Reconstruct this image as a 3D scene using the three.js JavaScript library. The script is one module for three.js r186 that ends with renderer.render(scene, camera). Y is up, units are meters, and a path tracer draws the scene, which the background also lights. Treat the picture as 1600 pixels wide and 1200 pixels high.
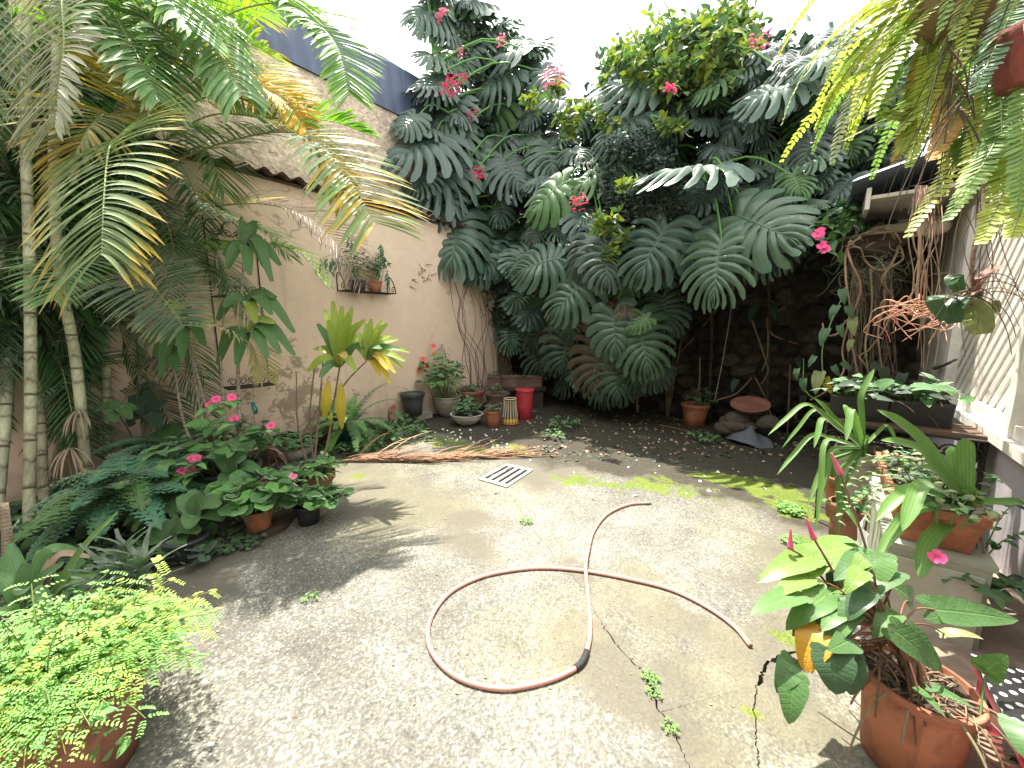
import * as THREE from 'three';
import { mergeGeometries } from 'three/addons/utils/BufferGeometryUtils.js';
// ---------------------------------------------------------------- camera, sky, sun, exposure
const V = (x, y, z) => new THREE.Vector3(x, y, z), R = THREE.MathUtils.degToRad;
const scene = new THREE.Scene();
const F = 600, PITCH = Math.atan(90 / F), YAW = R(39), EYE = V(0, 1.4, 0);
const camera = new THREE.PerspectiveCamera(90, 4 / 3, 0.05, 400);
camera.position.copy(EYE); camera.rotation.order = 'YXZ'; camera.rotation.set(-PITCH, YAW, 0);
const SUN = V(-0.78, 0, -0.63).normalize().multiplyScalar(Math.cos(R(67))).setY(Math.sin(R(67)));
const renderer = new THREE.WebGLRenderer({ antialias: true });
renderer.toneMapping = THREE.LinearToneMapping; renderer.toneMappingExposure = 3.2;
renderer.shadowMap.enabled = true; renderer.setSize(1024, 768);
{ const w = 256, h = 128, a = new Float32Array(w * h * 4);
  for (let j = 0; j < h; j++) for (let i = 0; i < w; i++) {
    const el = ((j + .5) / h - .5) * Math.PI, az = ((i + .5) / w - .5) * 2 * Math.PI;
    const d = V(Math.cos(el) * Math.cos(az), Math.sin(el), Math.cos(el) * Math.sin(az)), ang = Math.acos(Math.min(1, d.dot(SUN))) * 180 / Math.PI;
    const L = el < 0 ? .3 : 1.0 + .6 * Math.exp(-((ang / 34) ** 2)), k = (j * w + i) * 4;
    a[k] = L; a[k + 1] = L; a[k + 2] = L * 1.02; a[k + 3] = 1;
  }
  const t = new THREE.DataTexture(a, w, h, THREE.RGBAFormat, THREE.FloatType); t.mapping = THREE.EquirectangularReflectionMapping;
  t.magFilter = t.minFilter = THREE.LinearFilter; t.needsUpdate = true; scene.background = t; scene.environment = t;
}
const sun = new THREE.DirectionalLight(0xfff6e8, 4.5); sun.position.copy(SUN).multiplyScalar(30); sun.target.position.set(-2, 0, -3);
sun.castShadow = true; sun.shadow.radius = 1.2; Object.assign(sun.shadow.camera, { left: -9, right: 9, top: 9, bottom: -9, near: 1, far: 60 });
scene.add(sun, sun.target);
// ---------------------------------------------------------------- helpers
let seed = 7; const rnd = () => { seed = (seed + 0x6D2B79F5) | 0; let t = Math.imul(seed ^ (seed >>> 15), 1 | seed); t = (t + Math.imul(t ^ (t >>> 7), 61 | t)) ^ t; return ((t ^ (t >>> 14)) >>> 0) / 4294967296; };
const rr = (a, b) => a + (b - a) * rnd(), pick = a => a[Math.floor(rnd() * a.length)], lerp = (a, b, t) => a + (b - a) * t, clamp = (x, a = 0, b = 1) => Math.max(a, Math.min(b, x));
const sm = (a, b, x) => { const t = clamp((x - a) / (b - a)); return t * t * (3 - 2 * t); };
const UP = V(0, 1, 0);
// a place in the yard from where it is seen in the photograph (1600x1200) and one more fact: depth, height, or the plane it lies on
const camR = V(Math.cos(YAW), 0, -Math.sin(YAW)), camF = V(-Math.sin(YAW), 0, -Math.cos(YAW));
function ray(px, py) { const x = (px - 800) / F, y = (600 - py) / F, c = Math.cos(PITCH), s = Math.sin(PITCH); return camR.clone().multiplyScalar(x).addScaledVector(camF, c + y * s).addScaledVector(UP, y * c - s); }
const D = (px, py, t) => ray(px, py).multiplyScalar(t).add(EYE);
const G = (px, py, y = 0) => { const r = ray(px, py); return r.multiplyScalar((y - EYE.y) / r.y).add(EYE); };
const PX = (px, py, x) => { const r = ray(px, py); return r.multiplyScalar((x - EYE.x) / r.x).add(EYE); };
const PZ = (px, py, z) => { const r = ray(px, py); return r.multiplyScalar((z - EYE.z) / r.z).add(EYE); };
const depthOf = p => p.clone().sub(EYE).dot(V(0, 0, -1).applyEuler(camera.rotation));
// value noise
const NT = new Float32Array(65536); { let s = 12345; for (let i = 0; i < 65536; i++) { s = (Math.imul(s, 1664525) + 1013904223) | 0; NT[i] = (s >>> 0) / 4294967296; } }
function vn(x, y, per = 256) { const xi = Math.floor(x), yi = Math.floor(y), fx = x - xi, fy = y - yi, u = fx * fx * (3 - 2 * fx), v = fy * fy * (3 - 2 * fy);
  const m = k => ((k % per) + per) % per, x0 = m(xi), x1 = m(xi + 1), y0 = m(yi) * 256, y1 = m(yi + 1) * 256;
  const a = NT[x0 + y0], b = NT[x1 + y0], c = NT[x0 + y1], d = NT[x1 + y1]; return (a + (b - a) * u) * (1 - v) + (c + (d - c) * u) * v; }
function fbm(x, y, o = 4, per = 256) { let s = 0, a = .5, n = 0; for (let i = 0; i < o; i++) { s += a * vn(x + i * 17.3 * 0, y, per); n += a; a *= .5; x *= 2; y *= 2; per = Math.min(256, per * 2); } return s / n; }
const srgb = c => c <= .0031308 ? c * 12.92 : 1.055 * Math.pow(c, 1 / 2.4) - .055;
function tex(w, h, fn, color = true, rep) { // fn(u, v) -> [r,g,b] linear (colour) or a number (bump / roughness)
  const a = new Uint8Array(w * h * 4);
  for (let j = 0; j < h; j++) for (let i = 0; i < w; i++) { const c = fn((i + .5) / w, (j + .5) / h), k = (j * w + i) * 4;
    if (color) for (let q = 0; q < 3; q++) a[k + q] = 255 * srgb(clamp(c[q])); else a[k] = a[k + 1] = a[k + 2] = 255 * clamp(c); a[k + 3] = 255; }
  const t = new THREE.DataTexture(a, w, h); t.wrapS = t.wrapT = THREE.RepeatWrapping; t.magFilter = THREE.LinearFilter; t.minFilter = THREE.LinearMipmapLinearFilter; t.generateMipmaps = true;
  if (color) t.colorSpace = THREE.SRGBColorSpace; if (rep) t.repeat.set(rep, rep); t.needsUpdate = true; return t; }
const col = (r, g, b) => new THREE.Color().setRGB(r, g, b);
const std = (c, o = {}) => new THREE.MeshStandardMaterial({ color: col(...c), roughness: .85, side: THREE.DoubleSide, ...o });
// naming
const used = {};
const numbered = n => { const k = used[n] = (used[n] ?? -1) + 1; return k ? n + '_' + String(k).padStart(3, '0') : n; };
function thing(name, label, category, at = V(0, 0, 0), group) { const o = new THREE.Group(); o.name = numbered(name); o.position.copy(at); o.userData = { label, category }; if (group) o.userData.group = group; scene.add(o); return o; }
function part(t, name, geo, mat, at) { // geo in the yard's own metres, kept local to its thing
  const m = new THREE.Mesh(geo, mat); m.name = name; m.castShadow = m.receiveShadow = true;
  if (t) { const w = V(0, 0, 0); for (let p = t; p && p !== scene; p = p.parent) w.add(p.position); geo.translate(-w.x, -w.y, -w.z); t.add(m); } else scene.add(m); return m; }
function struct(name, geo, mat) { const m = part(null, numbered(name), geo, mat); m.userData.kind = 'structure'; return m; }
const stuff = m => { m.userData.kind = 'stuff'; return m; };
function put(t, name, geo, mat, p, dir, up, s, roll = 0) { // a copy of a shared shape, its z along dir, its y near up
  const z = dir.clone().normalize(), x = up.clone().cross(z); if (x.lengthSq() < 1e-6) x.set(1, 0, 0); x.normalize(); const y = z.clone().cross(x);
  const m = new THREE.Mesh(geo, mat); m.name = name; m.castShadow = m.receiveShadow = true;
  const M = new THREE.Matrix4().makeBasis(x, y, z); if (roll) M.multiply(new THREE.Matrix4().makeRotationZ(roll));
  m.quaternion.setFromRotationMatrix(M); m.position.copy(p).sub(t.position); typeof s === 'number' ? m.scale.setScalar(s) : m.scale.set(...s); t.add(m); return m; }
// geometry builder with vertex colours
class B { constructor() { this.p = []; this.c = []; this.u = []; this.i = []; }
  v(p, c = [1, 1, 1], u = 0, w = 0) { this.p.push(p.x, p.y, p.z); this.c.push(c[0], c[1], c[2]); this.u.push(u, w); return this.p.length / 3 - 1; }
  q(a, b, c, d) { this.i.push(a, b, c, a, c, d); }
  get n() { return this.i.length / 3; }
  geo() { const g = new THREE.BufferGeometry(); g.setAttribute('position', new THREE.Float32BufferAttribute(this.p, 3)); g.setAttribute('color', new THREE.Float32BufferAttribute(this.c, 3)); g.setAttribute('uv', new THREE.Float32BufferAttribute(this.u, 2)); g.setIndex(this.i); g.computeVertexNormals(); return g; } }
function curve(pts, n) { if (pts.length < 3) pts = [pts[0], pts[0].clone().lerp(pts[1], .5), pts[1]]; return new THREE.CatmullRomCurve3(pts, false, 'centripetal').getPoints(n); }
function tube(b, pts, r0, r1 = r0, seg = 6, c = [1, 1, 1], knob = 0) { // a tapered tube with closed ends
  const n = pts.length; let N = V(.3, .9, .2), last = null;
  for (let i = 0; i < n; i++) { const T = pts[Math.min(n - 1, i + 1)].clone().sub(pts[Math.max(0, i - 1)]).normalize(); N = N.clone().addScaledVector(T, -N.dot(T)); if (N.lengthSq() < 1e-5) N = V(T.y, T.z, T.x).addScaledVector(T, -T.dot(V(T.y, T.z, T.x))); N.normalize(); const S = T.clone().cross(N), r = lerp(r0, r1, i / (n - 1)) * (1 + knob * (rnd() - .5)), cc = typeof c === 'function' ? c(i / (n - 1)) : c, ring = [];
    for (let k = 0; k < seg; k++) { const a = k / seg * 6.2832; ring.push(b.v(pts[i].clone().addScaledVector(N, Math.cos(a) * r).addScaledVector(S, Math.sin(a) * r), cc, k / seg, i / n * 4)); }
    if (last) for (let k = 0; k < seg; k++) b.q(last[k], last[(k + 1) % seg], ring[(k + 1) % seg], ring[k]);
    if (i === 0 || i === n - 1) { const m = b.v(pts[i], cc); for (let k = 0; k < seg; k++) i ? b.i.push(ring[k], ring[(k + 1) % seg], m) : b.i.push(ring[(k + 1) % seg], ring[k], m); }
    last = ring; } return b; }
function ribbon(b, pts, W, prof, up, fold = .25, tint, wave = 0) { // a leaf along a curve; prof(s) = half width share
  const n = pts.length; let last = null; const ph = rnd() * 6;
  for (let i = 0; i < n; i++) { const s = i / (n - 1), T = pts[Math.min(n - 1, i + 1)].clone().sub(pts[Math.max(0, i - 1)]).normalize(), N = up.clone().addScaledVector(T, -up.dot(T)); if (N.lengthSq() < 1e-4) N.set(T.y, T.z, T.x); N.normalize();
    const S = T.clone().cross(N), w = W * Math.max(.02, prof(s)), c = tint ? tint(s) : [1, 1, 1], row = [];
    for (const k of [-1, 0, 1]) row.push(b.v(pts[i].clone().addScaledVector(S, k * w).addScaledVector(N, Math.abs(k) * w * fold + (k ? wave * w * Math.sin(s * 14 + ph + k) : 0)), c, k * .5 + .5, s));
    if (last) { b.q(last[0], last[1], row[1], row[0]); b.q(last[1], last[2], row[2], row[1]); } last = row; } return b; }
const blade = s => Math.pow(Math.sin(Math.PI * Math.min(1, .12 + s * .88)), .6) * (s > .98 ? .25 : 1), lance = s => Math.sin(Math.PI * Math.pow(clamp(s * .97 + .03), .75)), ovate = s => Math.pow(Math.sin(Math.PI * Math.pow(clamp(s * .98 + .02), .62)), .85);
// a curve that starts along dir and sags
function sag(p, dir, len, g, n = 6) { const out = [p.clone()], d = dir.clone().normalize(), q = p.clone(); for (let i = 0; i < n; i++) { d.y -= g / n; d.normalize(); q.addScaledVector(d, len / n); out.push(q.clone()); } return out; }
// a shared leaf shape: length 1 along z, face to +y
function leafShape({ W = .4, prof = ovate, droop = .5, fold = .2, wave = .04, n = 8, heart = 0 } = {}) { const b = new B(), pts = []; let a = droop * .25, p = V(0, 0, 0); for (let i = 0; i <= n; i++) { pts.push(p.clone()); a -= droop / n; p.add(V(0, Math.sin(a) / n, Math.cos(a) / n)); }
  ribbon(b, pts, W / 2, prof, UP, fold, null, wave);
  if (heart) for (const s of [-1, 1]) { const q = [V(0, 0, .02), V(s * W * .22, .01, -.02), V(s * W * .3, 0, -heart)]; ribbon(b, curve(q, 4), W * .24, x => Math.sqrt(1 - x * x * .92), UP, .0); }
  return b.geo(); }
// a pinnate frond along a curve
function frond(t, name, pts, o, mats) {
  const P = curve(pts, 40), rb = new B(), lb = new B(), n = Math.round((o.n ?? 26) * (o.dense ?? 1)), N0 = o.up ?? UP;
  tube(rb, P, o.r ?? .008, .002, 5, o.rc ?? [1, 1, 1]);
  const fr = o.split ? part(t, name, rb.geo(), mats[0]) : null;
  for (let k = 0; k < n; k++) for (const sd of o.sides ?? [-1, 1]) {
    const s = lerp(o.s0 ?? .08, 1, (k + rr(.1, .5)) / n), i = Math.min(39, Math.floor(s * 40)), p = P[i].clone().lerp(P[i + 1], s * 40 - i), T = P[i + 1].clone().sub(P[Math.max(0, i - 1)]).normalize(), N = N0.clone().addScaledVector(T, -N0.dot(T)).normalize(), S = T.clone().cross(N);
    const sw = R(lerp(o.a0 ?? 25, o.a1 ?? 65, s) + rr(-5, 5)), L = (o.len ?? .4) * (o.prof ? o.prof(s) : Math.pow(Math.sin(Math.PI * lerp(.18, .93, s)), .7)) * rr(.88, 1.08) * (sd > 0 ? o.right ?? 1 : o.left ?? 1);
    const dir = S.multiplyScalar(sd * Math.cos(sw)).addScaledVector(T, Math.sin(sw)).addScaledVector(N, (o.lift ?? .25) + rr(-.1, .1));
    const q = sag(p, dir, L, (o.sag ?? 1.2) * (o.ease ?? 1) * rr(.7, 1.3), o.seg ?? 6), bb = o.split ? new B() : lb, key = rnd();
    ribbon(bb, q, o.w ?? .014, x => x < .75 ? .55 + .45 * Math.sin(Math.min(1, x * 2.5) * 1.57) : Math.max(.06, (1 - x) * 4), dir.clone().cross(T).multiplyScalar(sd).add(V(0, .4, 0)), o.fold ?? .35, x => o.tint ? o.tint(s, x, key) : [1, 1, 1]);
    if (o.split) part(fr, 'leaflet', bb.geo(), mats[1]);
  }
  if (!o.split) { const g = mergeGeometries([rb.geo(), lb.geo()], true); const m = part(t, name, g, [mats[0], mats[1]]); return m; }
  return fr; }
const box = (x0, x1, y0, y1, z0, z1) => { const g = new THREE.BoxGeometry(Math.abs(x1 - x0), Math.abs(y1 - y0), Math.abs(z1 - z0)); g.translate((x0 + x1) / 2, (y0 + y1) / 2, (z0 + z1) / 2); return g; };
function metric(g, k = 1) { g = g.index ? g.toNonIndexed() : g; const p = g.attributes.position, u = new Float32Array(p.count * 2), a = V(), b = V(), c = V(); // uv in metres by the way each face points
  for (let i = 0; i < p.count; i += 3) { a.fromBufferAttribute(p, i); b.fromBufferAttribute(p, i + 1).sub(a); c.fromBufferAttribute(p, i + 2).sub(a); const n = b.cross(c), ax = Math.abs(n.x), ay = Math.abs(n.y), az = Math.abs(n.z);
    for (let j = i; j < i + 3; j++) { const x = p.getX(j), y = p.getY(j), z = p.getZ(j); [u[j * 2], u[j * 2 + 1]] = (ax >= ay && ax >= az ? [z, y] : ay >= az ? [x, z] : [x, y]).map(q => q * k); } }
  g.setAttribute('uv', new THREE.BufferAttribute(u, 2)); return g; }
function jit(g, a, f = 3) { const p = g.attributes.position; for (let i = 0; i < p.count; i++) { const x = p.getX(i), y = p.getY(i), z = p.getZ(i), k = s => (vn(x * f + s + 40, y * f + z * f * .7 + s * 2 + 40) + vn(z * f + s + 90, y * f * 1.3 + s + 60) - 1) * a; p.setXYZ(i, x + k(1), y + k(7), z + k(13)); } g.computeVertexNormals(); return g; }
// ---------------------------------------------------------------- materials
const leafMap = tex(128, 256, (u, v) => { const x = Math.abs(u - .5) * 2, mid = Math.exp(-((x / .05) ** 2)), ve = Math.pow(.5 + .5 * Math.cos((v * 9 - x * .9) * 6.2832), 14) * (1 - x * .5), n = fbm(u * 8, v * 16, 3, 8), k = .82 + .3 * n + .06 * ve + .5 * mid; return [k * (1 + .15 * mid) * .8, k * .8, k * .8]; });
const leafBump = tex(128, 256, (u, v) => { const x = Math.abs(u - .5) * 2, mid = Math.exp(-((x / .06) ** 2)), ve = Math.pow(.5 + .5 * Math.cos((v * 9 - x * .9) * 6.2832), 6); return .7 - .3 * mid - .13 * ve + .2 * fbm(u * 16, v * 32, 2, 16); }, false);
const stripeMap = tex(64, 64, (u, v) => { const k = .84 + .12 * Math.cos(u * 6.2832 * 5) + .2 * (fbm(u * 4, v * 8, 2, 4) - .5); return [k, k, k]; });
const leafMat = (c, o = {}) => new THREE.MeshPhysicalMaterial({ color: col(...c.map(x => x * 1.1)), vertexColors: true, roughness: .9, transmission: .3, thickness: 0, clearcoat: .5, clearcoatRoughness: .34, side: THREE.DoubleSide, map: leafMap, bumpMap: leafBump, bumpScale: .004, ...o });
const gloss = { clearcoat: .9, clearcoatRoughness: .3, transmission: .22 }, thinLeaf = { map: stripeMap, bumpMap: null, transmission: .42 };
const M = {
  mon: [[.044, .11, .062], [.034, .088, .055], [.055, .13, .06], [.03, .07, .045]].map(c => leafMat(c, gloss)), monBright: leafMat([.09, .24, .05], { ...gloss, transmission: .45 }), monBrown: leafMat([.12, .10, .055], { clearcoat: .15 }), monPale: leafMat([.13, .22, .14], gloss),
  palm: [], palmLime: leafMat([.12, .26, .02], thinLeaf), palmAny: leafMat([1, 1, 1], { ...thinLeaf, transmission: .55, clearcoat: .4, clearcoatRoughness: .25 }), dry: leafMat([.34, .25, .17], { map: stripeMap, bumpMap: null, clearcoat: 0, transmission: .1 }),
  rachis: leafMat([.2, .24, .07], { map: null, bumpMap: null, transmission: 0, roughness: .5 }), fern: leafMat([.16, .24, .03], thinLeaf), fernAny: leafMat([1, 1, 1], { ...thinLeaf, transmission: .55 }), fernDark: leafMat([.06, .20, .095], { ...thinLeaf, transmission: .25 }), fernMid: leafMat([.07, .20, .03], thinLeaf),
  lime: leafMat([.25, .52, .09], { ...thinLeaf, clearcoat: .2 }), limeB: leafMat([.15, .38, .07], { ...thinLeaf, clearcoat: .2 }), limeY: leafMat([.36, .52, .06], { ...thinLeaf, clearcoat: .2 }),
  cord: leafMat([.33, .46, .03], { transmission: .5 }), cordG: leafMat([.06, .17, .03]), cordY: leafMat([.58, .46, .02], { transmission: .45 }), strap: leafMat([.13, .30, .04], { ...thinLeaf, clearcoat: .6 }), strapD: leafMat([.085, .23, .05], { ...thinLeaf, clearcoat: .6 }), grey: leafMat([.13, .19, .12], { ...thinLeaf, clearcoat: .1 }),
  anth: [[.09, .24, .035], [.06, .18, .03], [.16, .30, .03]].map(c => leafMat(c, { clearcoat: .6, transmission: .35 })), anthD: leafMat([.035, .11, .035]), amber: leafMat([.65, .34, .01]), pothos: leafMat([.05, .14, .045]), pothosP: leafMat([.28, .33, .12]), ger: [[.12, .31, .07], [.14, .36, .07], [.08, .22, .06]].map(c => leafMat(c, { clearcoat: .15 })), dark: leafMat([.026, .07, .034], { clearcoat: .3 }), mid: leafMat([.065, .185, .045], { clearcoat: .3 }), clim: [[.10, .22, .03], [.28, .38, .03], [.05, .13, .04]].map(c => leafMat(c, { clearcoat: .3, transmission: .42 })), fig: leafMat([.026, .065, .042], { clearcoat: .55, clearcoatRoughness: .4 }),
  pink: leafMat([.82, .09, .28], { map: null, bumpMap: null, clearcoat: 0 }), pinkP: leafMat([.75, .2, .34], { map: null, bumpMap: null, clearcoat: 0 }), coral: leafMat([.8, .14, .12], { map: null, bumpMap: null, clearcoat: 0 }), spathe: leafMat([.62, .1, .22], { map: null, bumpMap: null }), petal: leafMat([.8, .78, .72], { map: null, bumpMap: null, clearcoat: 0 }),
};
const barkT = tex(256, 512, (u, v) => { const k = .55 + .6 * fbm(u * 12, v * 40, 4, 8), r = Math.pow(.5 + .5 * Math.cos(v * 6.2832 * 6 + fbm(u * 6, v * 6, 2, 6) * 2), 20); return [k * (1 - .5 * r), k * (1 - .52 * r), k * (1 - .55 * r)]; });
const grainB = tex(512, 512, (u, v) => fbm(u * 64, v * 64, 3, 64), false), lumpB = tex(512, 512, (u, v) => fbm(u * 12, v * 12, 5, 12), false);
const mott = tex(512, 512, (u, v) => { const k = .72 + .4 * fbm(u * 6, v * 6, 5, 6) + .14 * (fbm(u * 60, v * 60, 2, 60) - .5); return [k, k * .99, k * .97]; });
const fleck = tex(512, 512, (u, v) => { const a = fbm(u * 5, v * 5, 5, 5), l = sm(.52, .66, a) * .55, k = .7 + .35 * fbm(u * 40, v * 40, 3, 40); return [k + l * .5, k + l * .75, k + l * .95].map(x => clamp(x * .85)); });
const clay = (c, o = {}) => std(c, { map: fleck, bumpMap: grainB, bumpScale: .0015, roughness: .85, ...o });
Object.assign(M, {
  bark: std([.34, .3, .23], { map: barkT, bumpMap: barkT, bumpScale: .006, vertexColors: true }), trunk: std([.36, .36, .27], { map: barkT, bumpMap: barkT, bumpScale: .005, vertexColors: true, roughness: .6 }), twig: std([.24, .165, .11], { vertexColors: true, map: mott, bumpMap: grainB, bumpScale: .003 }), root: std([.26, .19, .125], { vertexColors: true, map: mott }), stem: leafMat([.10, .2, .05], { map: null, bumpMap: null, transmission: 0 }), stemRed: std([.2, .09, .06], { vertexColors: true, roughness: .5 }),
  curl: std([.62, .34, .24], { vertexColors: true, map: mott }), stemRedLeaf: leafMat([.3, .09, .05]), terra: clay([.45, .17, .095]), terraD: clay([.30, .125, .08]), brown: clay([.2, .125, .09]), stone: clay([.36, .33, .25]), white: clay([.55, .52, .45]), black: std([.022, .024, .027], { roughness: .5, bumpMap: grainB, bumpScale: .001 }), greyPot: std([.06, .065, .07], { roughness: .55, map: mott }), teal: std([.02, .10, .10], { roughness: .4, map: mott }), tealDk: std([.018, .045, .05], { roughness: .35, map: mott }), red: std([.55, .05, .07], { roughness: .55, map: fleck, bumpMap: lumpB, bumpScale: .003 }),
  soil: std([.055, .04, .028], { map: mott, bumpMap: lumpB, bumpScale: .03, roughness: 1 }), iron: std([.03, .027, .025], { roughness: .6, metalness: .4, map: mott }), steel: std([.4, .39, .36], { metalness: .55, roughness: .5, map: fleck }), wood: std([.16, .10, .07], { map: barkT, bumpMap: barkT, bumpScale: .002 }), plank: std([.32, .14, .09], { map: barkT }), bamboo: std([.52, .42, .26], { roughness: .5, map: mott }),
});
let GR;
// ---------------------------------------------------------------- ground, yard slab, soil bed
struct('ground', (() => { const g = new THREE.PlaneGeometry(160, 160, 1, 1); g.rotateX(-Math.PI / 2); g.translate(0, -.16, 0); return g; })(), M.soil);
const crackA = [[797, 772], [815, 800], [835, 830], [860, 860], [890, 895], [915, 927], [940, 975], [965, 1010], [1000, 1045], [1014, 1068], [1030, 1110], [1050, 1140], [1070, 1180], [1085, 1230]].map(p => G(...p));
const crackB = [[1300, 1000], [1225, 1022], [1200, 1032], [1188, 1052], [1180, 1076], [1177, 1104], [1181, 1150], [1183, 1180], [1192, 1240]].map(p => G(...p));
const rough = (pts, n, a) => { const P = new THREE.CatmullRomCurve3(pts, false, 'catmullrom', .2).getPoints(n); return P.map((p, i) => V(p.x + (rnd() - .5) * a, 0, p.z + (rnd() - .5) * a)); };
{
  const W0 = -4.85, W1 = 5.75, H0 = -6.2, H1 = 7.8;
  const mossAt = [[870, 748, .12], [905, 750, .14], [955, 757, .16], [1010, 757, .2], [1060, 762, .22], [1150, 752, .2], [1200, 762, .25], [1235, 775, .24], [1250, 800, .2], [1270, 850, .2], [1110, 745, .2], [740, 705, .25], [700, 690, .3], [800, 700, .2], [1240, 1010, .08], [560, 745, .1], [1185, 1120, .04]].map(([x, y, r]) => [G(x, y), r]);
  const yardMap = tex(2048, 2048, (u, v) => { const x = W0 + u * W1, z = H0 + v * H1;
    const big = fbm(x * .9 + 9, z * .9 + 30, 5), md = fbm(x * 5 + 50, z * 5 + 20, 4), fn = vn(x * 55 + 7, z * 55 + 3), f2 = vn(x * 130, z * 130), f3 = vn(x * 230 + 11, z * 230);
    let k = .80 + .55 * (big - .5) + .45 * (md - .5), r = .178 * k, g = .175 * k, b = .15 * k;
    const sp = (fn - .5) * .2 + (f2 - .5) * .6 + (f3 - .5) * .7; r *= 1 + sp; g *= 1 + sp; b *= 1 + sp;
    const w = sm(.64, .8, f2 * .6 + f3 * .4 + (md - .5) * .3); r = lerp(r, .40, w * .7); g = lerp(g, .39, w * .7); b = lerp(b, .345, w * .6); // pale aggregate laid bare
    const st = sm(.44, .64, fbm(x * 1.5 + 70, z * 2.2 + 10, 6)) * .75 * (.5 + f2); r = lerp(r, .11, st); g = lerp(g, .10, st); b = lerp(b, .072, st); // old dark stains
    const al = sm(.47, .6, fbm(x * 2.2 + 33, z * 1.7 + 80, 4) + clamp((-1.9 - z) * .06, -.1, .12) + clamp((-2.4 - x) * .05, -.1, .1)) * .45; { const q = 1 + sp * .9 + md * .5 - .25; r = lerp(r, .19 * q, al * .6); g = lerp(g, .185 * q, al * .6); b = lerp(b, .115 * q, al * .6); }; // thin olive algae
    const dk = sm(.39, .63, md * .45 + big * .25 + .15 + clamp((-3.25 - z) * .5, -.5, .35)); r = lerp(r, .028 + .025 * fn, dk); g = lerp(g, .025 + .024 * fn, dk); b = lerp(b, .017 + .014 * fn, dk); // mud and leaf mould by the stone wall, recess shade painted in
    let ms = 0; for (const [p, rad] of mossAt) { const d2 = ((x - p.x) ** 2 + ((z - p.z) * 1.5) ** 2) / (rad * rad); if (d2 < 6) ms += Math.exp(-d2); }
    const mo = sm(.31, .58, ms * .85 + (fbm(x * 9, z * 16 + 60, 5) - .5) * 2.1 + (f2 - .5) * .25 - .04) * .85 * sm(.02, .12, ms); r = lerp(r, .045 + .15 * f2 * f3 + .05 * md, mo); g = lerp(g, .085 + .17 * f2 * f3 + .05 * md, mo); b = lerp(b, .012, mo);
    return [r, g, b]; });
  yardMap.wrapS = yardMap.wrapT = THREE.ClampToEdgeWrapping;
  const yardBump = tex(1024, 1024, (u, v) => .5 * fbm(u * 24, v * 24, 3, 24) + .5 * vn(u * 190, v * 190, 190), false); yardBump.repeat.set(3.6, 4.9);
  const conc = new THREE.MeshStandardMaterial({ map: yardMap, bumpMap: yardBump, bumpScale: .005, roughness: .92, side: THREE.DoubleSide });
  const S = p => new THREE.Vector2(p.x, -p.z), ext = (pts, holes, top, name) => { const s = new THREE.Shape(pts.map(S)); for (const h of holes) s.holes.push(new THREE.Path(h.map(S)));
    const g = new THREE.ExtrudeGeometry(s, { depth: .12, bevelEnabled: false }); g.rotateX(-Math.PI / 2); g.translate(0, top - .12, 0);
    const p = g.attributes.position, uv = g.attributes.uv; for (let i = 0; i < p.count; i++) uv.setXY(i, (p.getX(i) - W0) / W1, (p.getZ(i) - H0) / H1); return struct(name, g, conc); };
  const cb = rough(crackB, 70, .012), end = cb[cb.length - 1], st = cb[0];
  const ca = rough(crackA, 110, .014), hole = [];
  ca.forEach((p, i) => { const s = i / 110, w = .0009 + .0028 * Math.pow(vn(s * 14 + 3, 1), 2) + .0038 * sm(.5, .6, s) * (1 - sm(.7, .8, s)) * vn(s * 40, 8); hole.push([V(p.x - w, 0, p.z + w * .4), V(p.x + w, 0, p.z - w * .4)]); });
  const ring = [...hole.map(h => h[0]), ...hole.map(h => h[1]).reverse()];
  GR = [[747, 750], [791, 726], [834, 735], [792, 763]].map(p => G(...p));
  const gc = GR.reduce((a, p) => a.add(p), V(0, 0, 0)).multiplyScalar(.25), pit = GR.map(p => p.clone().lerp(gc, .14));
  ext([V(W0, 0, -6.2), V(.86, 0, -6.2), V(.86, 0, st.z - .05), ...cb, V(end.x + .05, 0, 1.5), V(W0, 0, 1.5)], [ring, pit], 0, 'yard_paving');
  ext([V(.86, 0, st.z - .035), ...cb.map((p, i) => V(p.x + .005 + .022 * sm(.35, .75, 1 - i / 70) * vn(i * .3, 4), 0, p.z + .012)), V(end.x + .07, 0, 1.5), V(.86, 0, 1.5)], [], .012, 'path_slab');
  const bedP = [[-60, 905], [120, 905], [250, 884], [300, 874], [345, 856], [400, 846], [440, 830], [470, 795], [455, 760], [430, 735], [440, 712], [500, 700], [560, 690], [620, 676], [640, 660]].map(p => G(...p));
  const bs = new THREE.Shape([...bedP.map(S), S(V(-4.8, 0, bedP[14].z)), S(V(-4.8, 0, bedP[0].z))]); const bg = new THREE.ExtrudeGeometry(bs, { depth: .03, bevelEnabled: true, bevelSize: .02, bevelThickness: .015, bevelSegments: 1, steps: 1 }); bg.rotateX(-Math.PI / 2); struct('soil_bed', metric(bg, .8), M.soil);
}
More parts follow.
